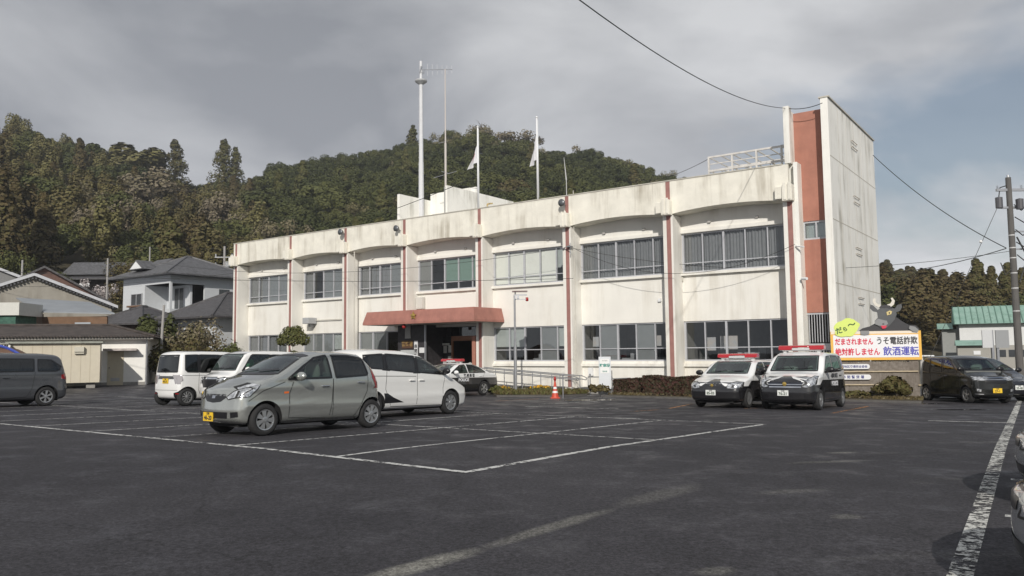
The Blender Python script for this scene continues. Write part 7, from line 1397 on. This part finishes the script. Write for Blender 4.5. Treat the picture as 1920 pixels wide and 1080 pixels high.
def small_pole(px, yt, Y, label, arms=0, lean=0, r=.10, yb=None):
    x = (px - 960) / 1480 * Y; z0 = gz(x, Y) if Y > 46 else zg(x, Y); h = top_at(px, yt, Y) - z0; t = thing('utility_pole', label, 'utility pole', (x, Y, z0), 0, 'distant poles'); MB().tube((0, 0, -.3), (lean, 0, h), r, 8, r * .8).build('pole', mat('pale_pole', (.34, .33, .32), .8), t)
    if arms:
        q = MB()
        for k in range(arms): q.box(-1.0, .9, -.05, .05, h - 1.2 - k * .9, h - 1.1 - k * .9); q.tube((-.9, 0, h - 1.1 - k * .9), (-.9, 0, h - .8 - k * .9), .07).tube((.8, 0, h - 1.1 - k * .9), (.8, 0, h - .8 - k * .9), .07)
        q.tube((.25, .1, h - 2.6), (.25, .1, h - 1.6), .2, 8); q.build('cross_arm', mat('arm_grey', (.40, .41, .42), .6), t)
small_pole(299, 572, 46.5, 'leaning pale pole behind the white kei minivans', 0, .22, .09); small_pole(277, 462, 92, 'thin pole rising left of the two-storey house roof', 0, 0, .10); small_pole(198, 484, 84, 'short pole on the bank beside the plum tree', 0, 0, .12)
small_pole(418, 461, 82, 'utility pole with cross arms between the two-storey house and the station', 2, 0, .14); small_pole(37, 487, 88, 'short pole at the far left under the hill', 0, 0, .12)
def wire(label, a, b, sag, r=.014, grp='overhead wires'):
    a, b = Vector(a), Vector(b); n = 22; pts = [a.lerp(b, k / n) - Vector((0, 0, sag * 4 * (k / n) * (1 - k / n))) for k in range(n + 1)]; o = MB().path(pts, r, 5).build('overhead_wire', M_WIRE); tag(o, label, 'wire', grp)
twl = BP(11.05, .1, 12.1); wire('thick wire sagging from the top edge of the photo to the stair tower', at(1040, -35, 14), twl, .55, .013)
wire('short wire crossing between the two fins at the top of the stair tower', twl, BP(12.6, .0, 12.0), .12, .016)
wire('wire from the back of the stair tower down to the utility pole', BP(12.85, TD - .5, 11.4), (PX, PY, at(1885, 465, PY).z), .35, .018)
wire('lower wire running left from the utility pole behind the stair tower', (PX, PY, at(1882, 466, PY).z), at(1600, 506, 62), .5, .018)
wire('slanting guy wire with a pale ball right of the painted sign', at(1872, 385, 36), at(1735, 690, 36), .0, .012); 
t = thing('wire_marker', 'small pale ball on the slanting guy wire', 'marker', at(1839, 453, 36)); MB().blob((0, 0, 0), (.07, .07, .07), 10, 8).build('ball', M_WHITE, t, smooth=True)
wire('thin wire crossing the station front from left to right at window height', at(-60, 505, 36), at(1075, 522, 33), .3, .010); wire('thin cable from the cable bracket to the right along the station front', BP(.3, -.3, 6.95), at(1900, 470, 31), .9, .010)
wire('thin cable drooping across the first-floor wall from the cable bracket', BP(.4, -.4, 7.0), BP(11.3, -.2, 6.15), 1.3, .010); wire('thin cable leaving the bracket leftwards at first-floor height', BP(-.1, -.3, 6.95), at(300, 493, 60), 1.0, .011)
wire('long wire low over the left roofs', at(-60, 536, 60), at(440, 512, 62), .4, .012); wire('dark wire high on the left wooded slope', at(150, 336, 110), at(520, 362, 112), .6, .03); wire('faint wire across the lower left slope', at(-20, 410, 110), at(420, 465, 110), 1.5, .02)
wire('wire running left from the roof frame of the station', BP(6.8, 2, 10.9), at(1190, 335, 75), .5, .014); wire('wire from the pole by the house to the station corner', at(418, 488, 82), BP(-27.5, .0, 8.7), .3, .012)
wire('dark cable across the rooftop penthouse', BP(-15.5, 2.8, 10.95), BP(-5.9, .4, 11.6), .05, .02); wire('thin wire from the mast foot toward the roof edge on the right', BP(-11.45, 4, 12.6), BP(-2.0, .4, 10.4), .3, .012)
# ------------------------------------------------------------------ damp air
hz_ = MB().box(-420, 420, -60, 520, -6, 130).build('haze', [mat('haze_air')], None); hz_['kind'] = 'stuff'; hz_['label'] = 'thin damp air between the car park and the hills'
m = MATS['haze_air']; t = m.node_tree; t.nodes.clear(); o_ = N(t, 'ShaderNodeOutputMaterial'); v_ = N(t, 'ShaderNodeVolumePrincipled'); v_.inputs['Color'].default_value = (.86, .90, .96, 1); v_.inputs['Density'].default_value = .00038; v_.inputs['Anisotropy'].default_value = .2
t.links.new(v_.outputs[0], o_.inputs['Volume']); S.cycles.volume_bounces = 0
